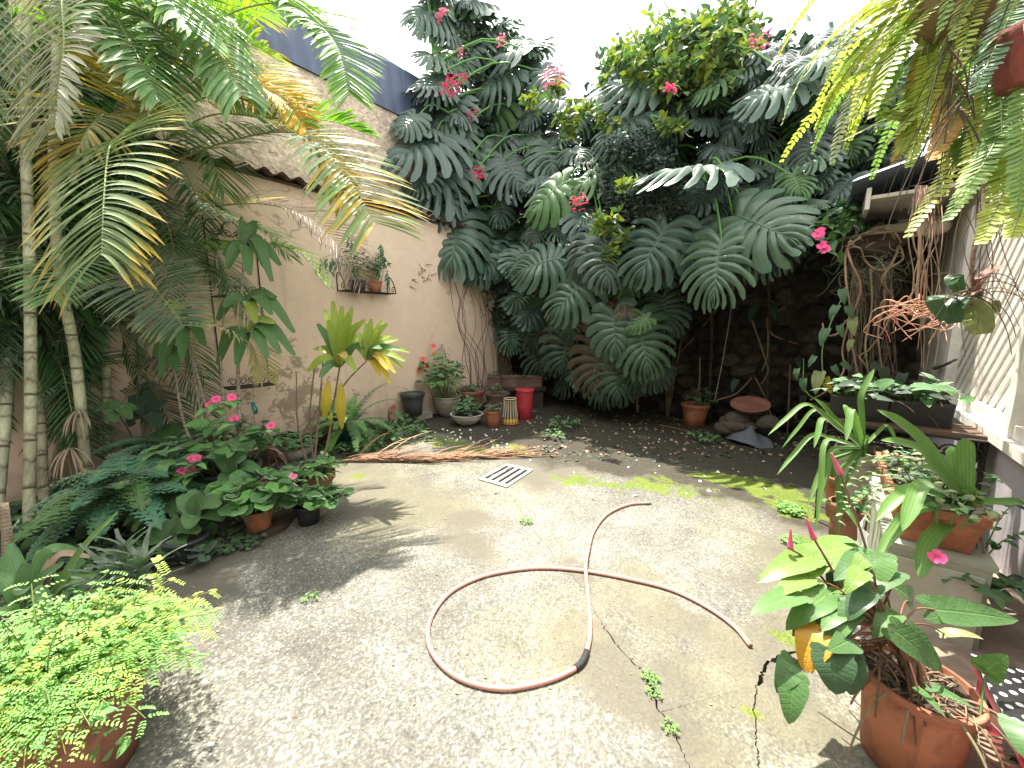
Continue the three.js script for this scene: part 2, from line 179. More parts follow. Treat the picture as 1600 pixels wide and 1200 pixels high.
// ---------------------------------------------------------------- garden wall with its corrugated capping, neighbour's wall
{
  const wallMap = tex(2048, 768, (u, v) => { const z = -5.5 + u * 8, y = v * 2.95; const k = .9 + .22 * (fbm(z * 1.4 + 5, y * 1.4, 5) - .5) + .1 * (fbm(z * 14, y * 14, 3) - .5); let c = [.74 * k, .575 * k, .43 * k];
    const lo = sm(.48, .78, fbm(z * 3.6 + 40, y * 3.6 + 9, 6) + clamp(.35 - y * .9, -.4, .14)) * .4; const spot = z > -2.7 && z < -1.0 ? sm(.5, .7, fbm(z * 8, y * 8 + 3, 6) * .75 + .12 + .3 * (vn(z * 45, y * 45) - .3) + .12 - Math.hypot((z + 1.85) / .8, (y - .55) / .7) * .3) * .6 : 0;
    const d = Math.max(lo, spot), f = .6 + .8 * vn(z * 60, y * 60); c = [lerp(c[0], .12 * f, d), lerp(c[1], .10 * f, d), lerp(c[2], .06 * f, d)];
    const run = sm(.62, .8, fbm(z * 9, y * .5 + 7, 3)) * sm(.5, .62, fbm(z * 2 + 3, 5, 2)) * .28; c = c.map((q, i) => lerp(q, [.3, .22, .16][i], run)); // rain streaks
    const cr = sm(.985, .998, 1 - Math.abs(fbm(z * 1.1 + 3, y * 1.1 + 44, 5) - .5) * 2) * sm(.45, .6, fbm(z + 8, y + 3, 2)) * .35; return c.map(q => q * (1 - cr)); });
  wallMap.wrapS = wallMap.wrapT = THREE.ClampToEdgeWrapping;
  const wb = lumpB.clone(); wb.repeat.set(6, 2.4); wb.needsUpdate = true;
  const wm = new THREE.MeshStandardMaterial({ map: wallMap, bumpMap: wb, bumpScale: .006, roughness: .93, side: THREE.DoubleSide });
  const t = thing('garden_wall', 'beige plastered garden wall with grimy foot under a corrugated brown capping', 'wall', V(-4.9, 0, -1.5));
  const g = box(-5.0, -4.8, -.12, 2.95, -5.5, 2.5).toNonIndexed(), p = g.attributes.position, uv = g.attributes.uv; for (let i = 0; i < p.count; i++) uv.setXY(i, (p.getZ(i) + 5.5) / 8, p.getY(i) / 2.95);
  part(t, 'wall_body', g, wm);
  const capM = clay([.22, .125, .11], { roughness: .8 });
  for (let k = 0; k < 8; k++) { const b = new B(), z0 = -5.62 + k * 1.02, z1 = z0 + 1.0, nz = 48, nx = 4, lift = k % 2 * .006; const rows = []; for (const th of [0, .009]) { const r = []; for (let i = 0; i <= nz; i++) { const z = lerp(z0, z1, i / nz), wv = .026 * Math.cos(z * 6.2832 / .17); const row = []; for (let j = 0; j <= nx; j++) row.push(b.v(V(-5.06 + j / nx * .40, 3.045 - j / nx * .055 + wv + th + lift, z), [1, 1, 1], z * 1.5, j * .15)); r.push(row); } rows.push(r); for (let i = 0; i < nz; i++) for (let j = 0; j < nx; j++) b.q(r[i][j], r[i + 1][j], r[i + 1][j + 1], r[i][j + 1]); }
    for (let i = 0; i < nz; i++) for (const j of [0, nx]) b.q(rows[0][i][j], rows[0][i + 1][j], rows[1][i + 1][j], rows[1][i][j]); for (const i of [0, nz]) for (let j = 0; j < nx; j++) b.q(rows[0][i][j], rows[0][i][j + 1], rows[1][i][j + 1], rows[1][i][j]);
    part(t, 'capping_sheet', b.geo(), capM); }
  part(t, 'batten', metric(box(-4.985, -4.79, 2.953, 2.985, -5.5, 2.5)), M.wood);
  const nm = tex(1024, 1024, (u, v) => { const k = .8 + .5 * (fbm(u * 8, v * 8, 5, 8) - .5) + .5 * (fbm(u * 70, v * 70, 2, 70) - .5), d = sm(.56, .66, fbm(u * 10 + 4, v * 10, 5, 10)) * .4; return [.60, .49, .37].map((c, i) => lerp(c * k, [.2, .17, .13][i], d)); }); nm.repeat.set(.4, .4);
  const nb = lumpB.clone(); nb.repeat.set(1.6, 1.6); nb.needsUpdate = true;
  const n = thing('neighbour_wall', 'tall rough rendered wall behind the garden wall with dark blue metal flashing along its top', 'wall', V(-5.3, 0, -2));
  part(n, 'wall_body', metric(box(-5.5, -5.09, -.12, 4.43, -8, 2.5)), new THREE.MeshStandardMaterial({ map: nm, bumpMap: nb, bumpScale: .03, roughness: .95, side: THREE.DoubleSide }));
  const fm = tex(512, 512, (u, v) => { const k = .75 + .7 * fbm(u * 30, v * 3, 4, 3) + .3 * (fbm(u * 5, v * 5, 3, 5) - .5); return [.062 * k, .085 * k, .135 * k]; }); fm.repeat.set(.5, .9);
  const flM = std([1, 1, 1], { map: fm, roughness: .55 });
  for (let k = 0; k < 5; k++) { const z0 = -8 + k * 2.1; part(n, 'flashing_sheet', metric(box(-5.53 - k % 2 * .003, -5.06 + (k % 2) * .004, 4.41 - .002 * (k % 2), 5.05 + (k % 2) * .004, z0, z0 + 2.097)), flM); }
}
// ---------------------------------------------------------------- stone wall at the back
{
  const t = thing('stone_wall', 'dark rubble stone wall in shadow behind the hanging monstera leaves', 'wall', V(-2, 0, -6.4));
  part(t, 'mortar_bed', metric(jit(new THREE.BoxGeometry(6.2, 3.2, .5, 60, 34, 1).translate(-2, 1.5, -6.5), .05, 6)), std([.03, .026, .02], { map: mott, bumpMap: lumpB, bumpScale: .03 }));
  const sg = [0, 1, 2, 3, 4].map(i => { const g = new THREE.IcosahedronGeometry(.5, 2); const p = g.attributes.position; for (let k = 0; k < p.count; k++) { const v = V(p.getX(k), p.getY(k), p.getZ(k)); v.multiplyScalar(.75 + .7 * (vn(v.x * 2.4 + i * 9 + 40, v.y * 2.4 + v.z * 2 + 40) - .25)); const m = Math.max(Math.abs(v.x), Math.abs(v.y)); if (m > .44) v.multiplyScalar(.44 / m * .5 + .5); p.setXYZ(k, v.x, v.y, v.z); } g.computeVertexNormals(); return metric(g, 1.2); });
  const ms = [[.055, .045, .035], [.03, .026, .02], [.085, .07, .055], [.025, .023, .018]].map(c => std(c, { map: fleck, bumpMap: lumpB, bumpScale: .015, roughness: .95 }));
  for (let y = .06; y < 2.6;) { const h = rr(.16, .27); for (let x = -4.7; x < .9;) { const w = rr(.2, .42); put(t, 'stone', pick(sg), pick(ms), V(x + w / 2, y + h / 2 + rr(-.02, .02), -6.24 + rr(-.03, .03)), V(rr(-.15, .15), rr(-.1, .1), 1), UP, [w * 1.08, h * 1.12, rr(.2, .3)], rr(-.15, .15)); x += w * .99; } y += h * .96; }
}
// ---------------------------------------------------------------- house on the right: wall, boards, lattice, roof
{
  const t = thing('lattice_house', 'side of a house with white lattice window above a lilac grey plinth', 'house', V(.9, 0, -3));
  const paint = (c, r = .6) => std(c, { map: mott, bumpMap: lumpB, bumpScale: .002, roughness: r }), wh = paint([.78, .76, .71]), cr = paint([.68, .64, .56]);
  const ZE = -6.05, ZN = 1.2, X = .84;
  const lm = tex(512, 512, (u, v) => { const k = .85 + .3 * fbm(u * 5, v * 5, 5, 5), d = sm(.55, .75, fbm(u * 7, v * 4 + 9, 5, 7)) * .4; return [.36, .34, .36].map((c, i) => lerp(c * k, [.22, .2, .17][i], d)); });
  part(t, 'plinth_wall', metric(box(X, X + .25, -.12, .74, ZE, ZN), .7), std([1, 1, 1], { map: lm, bumpMap: lumpB, bumpScale: .004, roughness: .9 }));
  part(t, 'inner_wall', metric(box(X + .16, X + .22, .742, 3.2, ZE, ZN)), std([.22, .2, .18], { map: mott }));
  part(t, 'upper_wall', metric(box(X - .002, X + .15, 2.36, 3.2, ZE, ZN)), cr);
  part(t, 'sill', metric(box(X - .05, X + .155, .742, .80, -5.0, ZN)), wh);
  const post = (z0, z1, d = 0) => part(t, 'post', metric(box(X - .012 - d, X + .15, .803, 2.358, z0, z1)), wh);
  for (let k = 0; k < 6; k++) part(t, 'wall_board', metric(box(X - .006 - (k % 2) * .006, X + .14, .744, 2.356, ZE + k * .178, ZE + k * .178 + .172)), cr);
  post(-4.985, -4.88); post(-3.36, -3.26, .01); post(-1.7, -1.6, .01); post(-.1, 0, .01);
  for (const [z0, z1] of [[-4.88, -3.36], [-3.26, -1.7], [-1.6, -.1]]) {
    part(t, 'rail', metric(box(X - .006, X + .13, .803, .875, z0 + .002, z1 - .002)), wh); part(t, 'rail', metric(box(X - .006, X + .13, 2.28, 2.355, z0 + .002, z1 - .002)), wh);
    const y0 = .876, y1 = 2.279, Wd = z1 - z0, H = y1 - y0, sp = .145; // two crossing layers of slats, cut to the frame
    for (const [dir, xo] of [[1, .055], [-1, .085]]) for (let c = -H + .03; c < Wd; c += sp) {
      const a = Math.max(0, c), e = Math.min(Wd, c + H); if (e - a < .03) continue; const ya = y0 + (a - c), ye = y0 + (e - c), za = dir > 0 ? z0 + a : z1 - a, ze = dir > 0 ? z0 + e : z1 - e, L = Math.hypot(e - a, e - a);
      const g = new THREE.BoxGeometry(.012, .058, L); g.rotateX(dir > 0 ? -Math.PI / 4 : Math.PI + Math.PI / 4); g.translate(X + xo, (ya + ye) / 2, (za + ze) / 2); part(t, 'slat', metric(g), wh); } }
  part(t, 'soffit', metric(box(.2, X - .004, 2.50, 2.53, ZE - .4, -4.75)), paint([.42, .38, .32]));
  part(t, 'fascia', metric(box(.165, .197, 2.42, 2.6, ZE - .4, -4.75)), paint([.5, .46, .4]));
  { const g = new THREE.CapsuleGeometry(.07, .45, 5, 14); g.rotateZ(Math.PI / 2); g.translate(.5, 2.30, -5.3); part(t, 'beam_end', metric(g), cr); }
  part(t, 'beam', metric(box(.2, X - .004, 2.4, 2.495, -5.9, -5.78)), cr);
  part(t, 'joist', metric(box(-.3, X - .005, 3.1, 3.18, -2.72, -2.62)), cr);
  const rm = std([.10, .125, .17], { roughness: .45, metalness: .2, map: mott });
  for (let k = 0; k < 2; k++) { const b = new B(), z0 = ZE - .45 + k * .92, nz = 60; let last; for (let i = 0; i <= nz; i++) { const z = z0 + i / nz * .915, w = .018 * Math.cos(z * 6.2832 / .076); const row = [0, 1, 2].flatMap(j => [0, -.004].map(h => b.v(V(.06 + j * .8, 2.66 + j * .2 + w + h + (k % 2) * .005, z), [1, 1, 1], z, j))); if (last) for (const [p, q] of [[0, 2], [2, 4], [1, 3], [3, 5], [0, 1]]) b.q(last[p], last[q], row[q], row[p]); last = row; } part(t, 'roof_sheet', b.geo(), rm); }
  { const k = thing('window_catch', 'small dark metal hook on the white post beside the lattice', 'hook', PX(1480, 565, .82)); const P = [PX(1463, 574, .80), PX(1475, 571, .79), PX(1487, 565, .79), PX(1494, 562, .82)]; const b = new B(); tube(b, curve(P, 8), .012, .01, 6); part(k, 'hook_bar', b.geo(), std([.12, .12, .12], { metalness: .5, roughness: .5 })); const c = new B(); tube(c, [PX(1461, 575, .80), PX(1466, 573, .80)], .02, .02, 8); part(k, 'knob', c.geo(), std([.14, .14, .13])); }
  const s = thing('brick_step', 'low brown concrete step against the lilac plinth', 'step', V(.65, 0, -2)); part(s, 'step_block', metric(jit(new THREE.BoxGeometry(.42, .11, 3.2, 6, 2, 40).translate(.63, .055 + .012, -1.6), .008)), clay([.3, .22, .17]));
}
// ---------------------------------------------------------------- unseen house wall behind the camera, added to shut out the sky there
{ const t = thing('added_rear_house', 'unseen rendered house wall behind the camera, added to block sky light from the near side', 'house', V(-2, 0, 2.7)), m = std([.42, .36, .29], { map: mott, bumpMap: lumpB, bumpScale: .006 }); part(t, 'wall', metric(box(-5.05, 1.4, -.12, 5.2, 2.52, 2.78)), m); part(t, 'eave', metric(box(-5.2, 1.5, 5.203, 5.36, 2.0, 3.2)), M.wood); for (const x of [-3.6, -1.0]) { const w = part(t, 'window', metric(box(x, x + 1.1, 1.1, 2.3, 2.49, 2.515)), std([.05, .055, .06], { roughness: .15 })); part(w, 'frame', mergeGeometries([box(x - .06, x + 1.16, 2.302, 2.36, 2.47, 2.517), box(x - .06, x + 1.16, 1.04, 1.098, 2.47, 2.517), box(x - .06, x - .002, 1.1, 2.3, 2.47, 2.517), box(x + 1.102, x + 1.16, 1.1, 2.3, 2.47, 2.517)]), std([.6, .58, .52])); } }
// a place on a plane of the back foliage, kept in front of the side walls
function PV(x, y, z) { const p = PZ(x, y, z), lim = p.y > 3.15 ? -4.88 - z * 0 : -4.6; if (p.x > lim) return p; return PX(x, y, lim + .05 * (z + 6)); }
// ---------------------------------------------------------------- monsteras on the back wall
function monsteraShape(n = 9, gapK = .3) { const b = new B(), nt = 8, light = [1.9, 1.7, 1.6];
  const Y = (x, z) => -.55 * Math.abs(x) ** 2 * .9 - .30 * Math.max(0, z - .3) ** 2 + .02;
  for (const sd of [-1, 1]) { const bd = []; for (let i = 0; i <= n; i++) { const f = i / n; bd.push({ s: lerp(-.0, .86, f) + rr(-.01, .01), th: R(lerp(150, 6, Math.pow(f, .85))), l: (.30 + .33 * Math.sin(Math.PI * Math.pow(f * .78 + .16, .9))) * lerp(1, .36, f ** 5) * rr(.94, 1.06) }); }
    const at = (q, t) => { const th = q.th - R(34) * t * t, l = q.l * t; return V(sd * Math.sin(th * .55 + q.th * .45) * l, 0, q.s + Math.cos(th * .55 + q.th * .45) * l); };
    for (let i = 0; i < n; i++) { const A = bd[i], C = bd[i + 1], t0 = i < 1 ? .7 : rr(.26, .5), gap = gapK * rr(.7, 1.4); let last = null; const pl = rr(.025, .06), dp = rr(-.06, .16);
      for (let k = 0; k <= nt; k++) { const t = k / nt, g = gap * sm(t0, t0 + .25, t) , ends = t > .86 ? 1 - .55 * ((t - .86) / .14) ** 2 : 1, hole = (i > 1 && i < n - 1) ? .26 * Math.exp(-(((t - .16) / .06) ** 2)) : 0, row = [];
        for (const u of [-1, -.35, .35, 1]) { const w = u * (1 - Math.max(g, hole)) * ends * .5 + .5, p = at(A, t).lerp(at(C, t), w); p.y = Y(p.x, p.z) + pl * (1 - u * u) * Math.sin(Math.PI * Math.min(1, t * 1.15)) * 1.2 - dp * t * t * .6; row.push(b.v(p, [1, 1, 1], w, t)); }
        if (last) for (let j = 0; j < 3; j++) sd > 0 ? b.q(last[j], row[j], row[j + 1], last[j + 1]) : b.q(last[j + 1], row[j + 1], row[j], last[j]); last = row; } } }
  const mid = []; for (let i = 0; i <= 6; i++) { const z = i / 6 * .92; mid.push(V(0, Y(0, z) + .004, z)); } tube(b, mid, .012, .003, 5, light); return b.geo(); }
const monG = [0, 1, 2, 3, 4, 5].map(i => monsteraShape(8 + i % 3, [.24, .34, .42, .3, .5, .28][i]));
const monPlants = {};
function monPlant(key, name, label, rootPts, r = .024) { const P = curve(rootPts, 30), t = thing(name, label, 'monstera', rootPts[0]); const b = new B(); tube(b, P, r, r * .6, 7, [.16, .16, .11], .3); part(t, 'stem', b.geo(), M.bark); t.stemPts = P; monPlants[key] = t; return t; }
function monLeaf(t, b3, t3, o = {}) { // from leaf base to leaf tip
  const dir = t3.clone().sub(b3), L = dir.length(), toEye = EYE.clone().sub(b3).normalize(); let up = toEye.multiplyScalar(o.face ?? .75).add(V(rr(-.25, .25), o.lie ?? (b3.y > 2.6 ? .95 : .55), rr(-.2, .2)));
  up.addScaledVector(dir, -up.dot(dir) / dir.lengthSq()).normalize();
  const g = pick(monG); const m = put(t, 'leaf', g, o.mat ?? pick(M.mon), b3, dir, up, [L * (o.w ?? 1) * rr(.92, 1.05), L, L], 0);
  const near = t.stemPts.reduce((a, p) => p.distanceTo(b3) < a.distanceTo(b3) ? p : a), P = curve([near, near.clone().lerp(b3, .55).add(V(0, .12 * near.distanceTo(b3) + .06, 0)), b3.clone().addScaledVector(dir, -.04).addScaledVector(up, -.03), b3], 10), pb = new B(); tube(pb, P, .016, .009, 5, [.75, 1, .7]);
  if (!o.noPet && near.distanceTo(b3) < 1.6) part(t, 'petiole', pb.geo(), M.stem); return m; }
monPlant('L', 'monstera_plant', 'tall monstera climbing the back wall beside the blue flashing, leftmost of the monsteras', [V(-4.5, -.02, -5.9), V(-4.5, 1.6, -5.8), V(-4.5, 3.2, -5.2), V(-4.7, 4.4, -4.4), V(-4.8, 5.3, -4.1)]);
monPlant('C', 'monstera_plant', 'monstera with glossy leaves hanging over the middle, right of the sky gap edge', [V(-3.4, -.02, -6), V(-3.5, 1.8, -6), V(-3.2, 3.2, -5.6), V(-2.9, 3.6, -5.3)]);
monPlant('H', 'monstera_plant', 'monstera clump drooping nearly to the ground in front of the dark recess', [V(-2.7, 3.2, -5.7), V(-2.6, 2.6, -5.35), V(-2.55, 2.0, -5.2), V(-2.5, 1.5, -5.1)], .04);
monPlant('R', 'monstera_plant', 'monstera with the widest drooping leaves above the bare stone wall', [V(-1.2, -.02, -6.05), V(-1.3, 1.8, -6), V(-1.5, 2.8, -5.6), V(-1.3, 3.2, -5.2)]);
monPlant('T', 'monstera_plant', 'monstera holding pale upright leaves high under the small leaved climber', [V(-2.0, 2.9, -5.9), V(-2.1, 3.6, -5.6), V(-1.9, 4.3, -5.4), V(-1.7, 4.6, -5.3)]);
monPlant('E', 'monstera_plant', 'monstera with dull leaves spreading towards the roof edge of the house', [V(-.5, -.02, -6.05), V(-.6, 1.7, -6), V(-.7, 3, -5.7), V(-.5, 3.9, -5.4)]);
// [plant, base x, y, tip x, y, plane z of base, of tip, look]
const MB = 1, MP = 2, MW = 3;
const LV = [['L', 690, 216, 606, 246, -5.15, -4.9], ['L', 742, 230, 702, 290, -5.2, -5], ['L', 786, 246, 818, 296, -5.1, -4.9], ['L', 790, 214, 738, 242, -5.3, -5.1], ['L', 712, 158, 680, 202, -5.2, -5], ['L', 786, 140, 760, 212, -5.4, -5.4, MB, 1.1], ['L', 802, 112, 734, 150, -5.2, -5], ['L', 822, 86, 864, 50, -5.5, -5.6], ['L', 822, 78, 752, 100, -5.3, -5.2], ['L', 682, 16, 638, 30, -5.4, -5.3], ['L', 760, 16, 702, 4, -5.4, -5.3], ['L', 690, 92, 648, 82, -5.3, -5.2], ['L', 690, 120, 655, 150, -5.2, -5], ['L', 858, 228, 864, 276, -5.4, -5.2], ['L', 782, 316, 778, 350, -5.2, -5], ['L', 716, 342, 702, 424, -5.2, -4.9], ['L', 712, 264, 642, 308, -5.6, -5.5, MP], ['L', 884, 158, 842, 150, -5.4, -5.2], ['L', 782, 372, 766, 428, -5.5, -5.3], ['L', 760, 300, 742, 345, -5.6, -5.5], ['L', 738, 60, 716, 110, -5.4, -5.3], ['L', 770, 45, 815, 25, -5.5, -5.5], ['L', 846, 110, 872, 140, -5.4, -5.3],
  ['L', 650, 180, 622, 205, -5.2, -5.1], ['L', 680, 205, 640, 190, -5.3, -5.2], ['L', 720, 200, 690, 250, -5.3, -5.2], ['L', 668, 270, 640, 300, -5.4, -5.3, MP], ['L', 700, 300, 672, 350, -5.4, -5.2, MP], ['L', 740, 340, 745, 400, -5.3, -5.2], ['L', 760, 390, 735, 440, -5.5, -5.4], ['L', 690, 140, 640, 130, -5.3, -5.2],
  ['H', 890, 520, 872, 590, -5.2, -5.1, MP], ['H', 1010, 560, 1030, 610, -5.2, -5.1, MP], ['H', 820, 470, 800, 530, -5.5, -5.4, MP], ['H', 945, 575, 940, 640, -5.0, -4.95, MP], ['H', 840, 540, 850, 590, -5.6, -5.5, MP],
  ['C', 886, 284, 820, 334, -4.9, -4.6, MB], ['C', 960, 256, 886, 296, -5, -4.8, MB], ['C', 852, 350, 828, 382, -5, -4.8], ['C', 876, 404, 796, 424, -4.7, -4.4], ['C', 918, 436, 856, 496, -4.7, -4.4], ['C', 934, 362, 892, 432, -4.7, -4.5], ['C', 948, 384, 948, 450, -4.6, -4.4], ['C', 1042, 352, 992, 440, -4.7, -4.4], ['C', 905, 330, 935, 372, -5, -4.9], ['C', 870, 330, 850, 300, -5.2, -5.1],
  ['H', 958, 488, 962, 560, -4.7, -4.6], ['H', 996, 502, 1016, 590, -4.85, -4.75], ['H', 938, 530, 922, 622, -4.95, -4.85, MW], ['H', 966, 555, 964, 634, -5, -4.9], ['H', 906, 488, 884, 536, -5, -4.9], ['H', 852, 500, 828, 552, -5.4, -5.3, MP], ['H', 870, 505, 862, 556, -5.4, -5.3, MW], ['H', 1034, 462, 1050, 524, -5.3, -5.2, MP], ['H', 1012, 498, 980, 514, -4.7, -4.6, MB, .9], ['H', 985, 540, 998, 618, -5.05, -5, MP], ['H', 925, 470, 895, 520, -5.1, -5],
  ['R', 1126, 376, 1112, 474, -4.6, -4.35], ['R', 1150, 338, 1252, 376, -4.8, -4.5], ['R', 1128, 262, 994, 270, -4.75, -4.35, 4], ['R', 1140, 276, 1108, 310, -4.9, -4.8], ['R', 1090, 350, 1068, 420, -4.9, -4.7], ['R', 1180, 350, 1215, 425, -4.9, -4.75], ['R', 1080, 330, 1030, 350, -5, -4.9],
  ['T', 1016, 142, 938, 126, -5, -4.8], ['T', 970, 172, 914, 150, -5.2, -5.1], ['T', 1006, 178, 922, 228, -5, -4.8], ['T', 1136, 116, 1078, 154, -5.1, -5, MB], ['T', 1168, 150, 1118, 240, -5.3, -5.3, MP, 1], ['T', 1244, 128, 1150, 162, -5, -4.75], ['T', 1092, 100, 1050, 128, -5.2, -5.1, MB], ['T', 1010, 110, 962, 78, -5.4, -5.4, MB], ['T', 1060, 170, 1032, 225, -5.3, -5.3],
  ['E', 1312, 84, 1232, 106, -5, -4.8], ['E', 1268, 212, 1252, 266, -5.2, -5.1], ['E', 1240, 245, 1222, 290, -5.3, -5.2], ['E', 1225, 130, 1205, 180, -5.1, -5], ['E', 1300, 120, 1318, 165, -5.2, -5.1, MB], ['E', 1200, 80, 1150, 90, -5.2, -5.1], ['E', 1280, 165, 1300, 215, -5.4, -5.3], ['E', 1215, 300, 1195, 340, -5.4, -5.3], ['E', 1290, 250, 1275, 300, -5.5, -5.4], ['E', 1260, 100, 1195, 120, -5.1, -5]];
for (const [k, bx, by, tx, ty, zb, zt, look, w] of LV) monLeaf(monPlants[k], PV(bx, by, zb), PV(tx, ty, zt), { w: w ?? 1.02, lie: look === 4 ? 1.5 : undefined, mat: look === 4 ? M.mon[0] : look === MB ? M.monBright : look === MP ? pick([M.mon[1], M.mon[3]]) : look === MW ? M.monBrown : undefined });
// the leaves behind, filling each plant's own share of the wall
const inPoly = (x, y, P) => { let c = false; for (let i = 0, j = P.length - 1; i < P.length; j = i++) if ((P[i][1] > y) !== (P[j][1] > y) && x < (P[j][0] - P[i][0]) * (y - P[i][1]) / (P[j][1] - P[i][1]) + P[i][0]) c = !c; return c; };
for (const [k, n, z0, z1, len, P] of [['L', 80, -6.0, -5.4, .55, [[660, 20], [690, 0], [800, 30], [850, 60], [872, 160], [900, 200], [900, 420], [800, 560], [750, 430], [705, 320], [680, 200], [700, 140]]], ['L', 26, -5.9, -5.5, .5, [[655, -60], [720, -90], [790, -30], [760, 40], [680, 40]]], ['C', 40, -5.9, -5.0, .55, [[830, 280], [960, 240], [1060, 330], [1040, 460], [900, 500], [820, 430]]], ['H', 26, -5.9, -5.3, .5, [[800, 430], [1060, 440], [1080, 560], [990, 620], [900, 600], [800, 560]]], ['R', 34, -5.9, -5.0, .6, [[1030, 260], [1240, 280], [1250, 400], [1120, 440], [1020, 380]]], ['T', 46, -5.9, -5.3, .55, [[930, 120], [1010, 90], [1180, 90], [1220, 200], [1180, 290], [980, 260], [900, 240]]], ['E', 22, -5.7, -5.0, .5, [[1170, 70], [1400, 50], [1430, 160], [1200, 130]]], ['E', 46, -6, -5.2, .55, [[1150, 90], [1330, 80], [1400, 200], [1330, 330], [1200, 400], [1190, 260]]]])
  for (let i = 0, guard = 0; i < n && guard < 3000; guard++) { const x = rr(560, 1420), y = rr(-100, 660); if (!inPoly(x, y, P)) continue; i++; const z = rr(z0, z1), b3 = PV(x, y - 12, z), a = rr(-.9, .9), d = V(Math.sin(a) * .8 + rr(-.2, .2), -rr(.2, .9), rr(.1, .8)).normalize().multiplyScalar(len * rr(.7, 1.15) * clamp(depthOf(b3) / 6.6, .5, 1)); monLeaf(monPlants[k], b3, b3.clone().add(d), { mat: rnd() < .1 ? M.monBright : undefined, noPet: rnd() < .5 }); }
// brown dead tuft on the drooping clump
{ const t = monPlants.H, b = new B(), c = PV(968, 486, -4.75); for (let i = 0; i < 60; i++) tube(b, sag(c.clone().add(V(rr(-.16, .16), rr(-.1, .1), rr(-.05, .1))), V(rr(-1, 1), rr(-.3, 1), rr(-.3, 1)), rr(.08, .22), 1.5, 4), .006, .002, 4, [rr(.7, 1.2), .9, .8]); stuff(part(t, 'dead_roots', b.geo(), M.twig)); }
// climber with small yellow green leaves along the top
const smallLeaf = leafShape({ W: .5, prof: lance, droop: .5, n: 4, fold: .25 }), tinyLeaf = leafShape({ W: .6, prof: ovate, droop: .4, n: 3, fold: .2 });
function leafCloud(t, name, geo, mats, pts, size, upB = .5, share = null) { mats.forEach((m, mi) => { const list = pts.filter((_, i) => (share ? share(i) : i % mats.length) === mi); if (!list.length) return; const I = new THREE.InstancedMesh(geo, m, list.length), M4 = new THREE.Matrix4(), q = new THREE.Quaternion(), C = col(1, 1, 1);
  list.forEach((p, i) => { const d = V(rr(-1, 1), rr(-.6, .7), rr(-1, 1)).normalize(), u = V(rr(-.5, .5), 1, rr(-.5, .5)).multiplyScalar(upB).add(V(rr(-.6, .6), rr(-.6, .6), rr(-.6, .6))), x = u.clone().cross(d).normalize(), y = d.clone().cross(x), s = size * rr(.6, 1.25); M4.makeBasis(x.multiplyScalar(s), y.multiplyScalar(s), d.multiplyScalar(s)).setPosition(p.clone().sub(t.position)); I.setMatrixAt(i, M4); const k = rr(.7, 1.25); I.setColorAt(i, C.setRGB(k, k, k)); });
  I.name = name; I.castShadow = I.receiveShadow = true; t.add(stuff(I)); }); }
function clumps(n, per, r, fn) { const out = []; for (let i = 0; i < n; i++) { const c = fn(i); if (!c) continue; for (let k = 0; k < per; k++) out.push(c.clone().add(V(rr(-1, 1), rr(-1, 1), rr(-1, 1)).multiplyScalar(r * Math.cbrt(rnd())))); } return out; }
function inside(P, z0, z1) { for (let g = 0; g < 200; g++) { const xs = P.map(p => p[0]), ys = P.map(p => p[1]), x = rr(Math.min(...xs), Math.max(...xs)), y = rr(Math.min(...ys), Math.max(...ys)); if (inPoly(x, y, P)) return PV(x, y, rr(z0, z1)); } return null; }
{ const t = thing('flowering_climber', 'sprawling climber with small yellow green leaves on top of the right hand monsteras', 'climber', V(-1.8, -.02, -6.1)); const b = new B(); for (const [x, z, w] of [[-2.4, -5.6, .5], [-1.9, -5.5, 0], [-1.3, -5.5, -.5], [-2.9, -5.5, .9]]) tube(b, curve([V(-1.8, -.02, -6.1), V(-1.9 + w * .2, 2.4, -6.15), V(x * .9 - .1, 4.2, -5.8), V(x, 5.3, z), V(x - .15, 5.55, z + .1)], 16), .02, .004, 6, [.45, .42, .35], .2); part(t, 'stem', b.geo(), M.bark);
  const top = [[935, 120], [955, 80], [1000, 75], [1040, 60], [1080, 45], [1110, 25], [1145, 20], [1165, 45], [1170, 90], [1150, 130], [1080, 140], [990, 130]];
  leafCloud(t, 'foliage', smallLeaf, M.clim, clumps(190, 15, .17, () => inside(top, -5.7, -5.0)), .12);
  leafCloud(t, 'foliage', smallLeaf, [M.clim[0], M.clim[1]], clumps(60, 5, .12, i => inside([[1100, 40], [1160, -5], [1190, 10], [1170, 60], [1060, 70], [1060, 20], [985, 45], [1000, 85]], -5.6, -5.2)), .12);
  for (const [x, y, r] of [[1000, 110, .16], [1035, 128, .14], [945, 188, .1], [1055, 105, .12], [890, 200, .14], [880, 185, .12], [905, 170, .12], [860, 140, .1], [1105, 85, .12], [955, 345, .09], [970, 372, .08], [940, 350, .08], [1045, 195, .1], [1130, 60, .14], [830, 155, .08], [995, 100, .12], [950, 395, .06], [985, 290, .08], [1050, 200, .08]]) leafCloud(t, 'shoot', smallLeaf, [M.clim[1], M.clim[0]], clumps(5, 9, r * .6, () => PV(x + rr(-14, 14), y + rr(-12, 12), y > 230 ? -4.5 : -4.85)), .12); }
{ const t = thing('creeping_shrub', 'dense dark small leaved creeper between the monsteras at the middle', 'creeper', V(-2.3, -.02, -6.15)); const b = new B(); tube(b, curve([V(-2.3, -.02, -6.15), V(-2.35, 2, -6.1), PV(1000, 290, -5.4), PV(970, 240, -5)], 14), .03, .01, 6, [1, 1, 1], .3); part(t, 'stem', b.geo(), M.bark); leafCloud(t, 'foliage', tinyLeaf, [M.fig, M.fig, M.dark], clumps(150, 40, .12, () => inside([[945, 235], [1000, 205], [1045, 215], [1060, 330], [1000, 360], [950, 340], [930, 290]], -5.1, -4.7)), .055); }
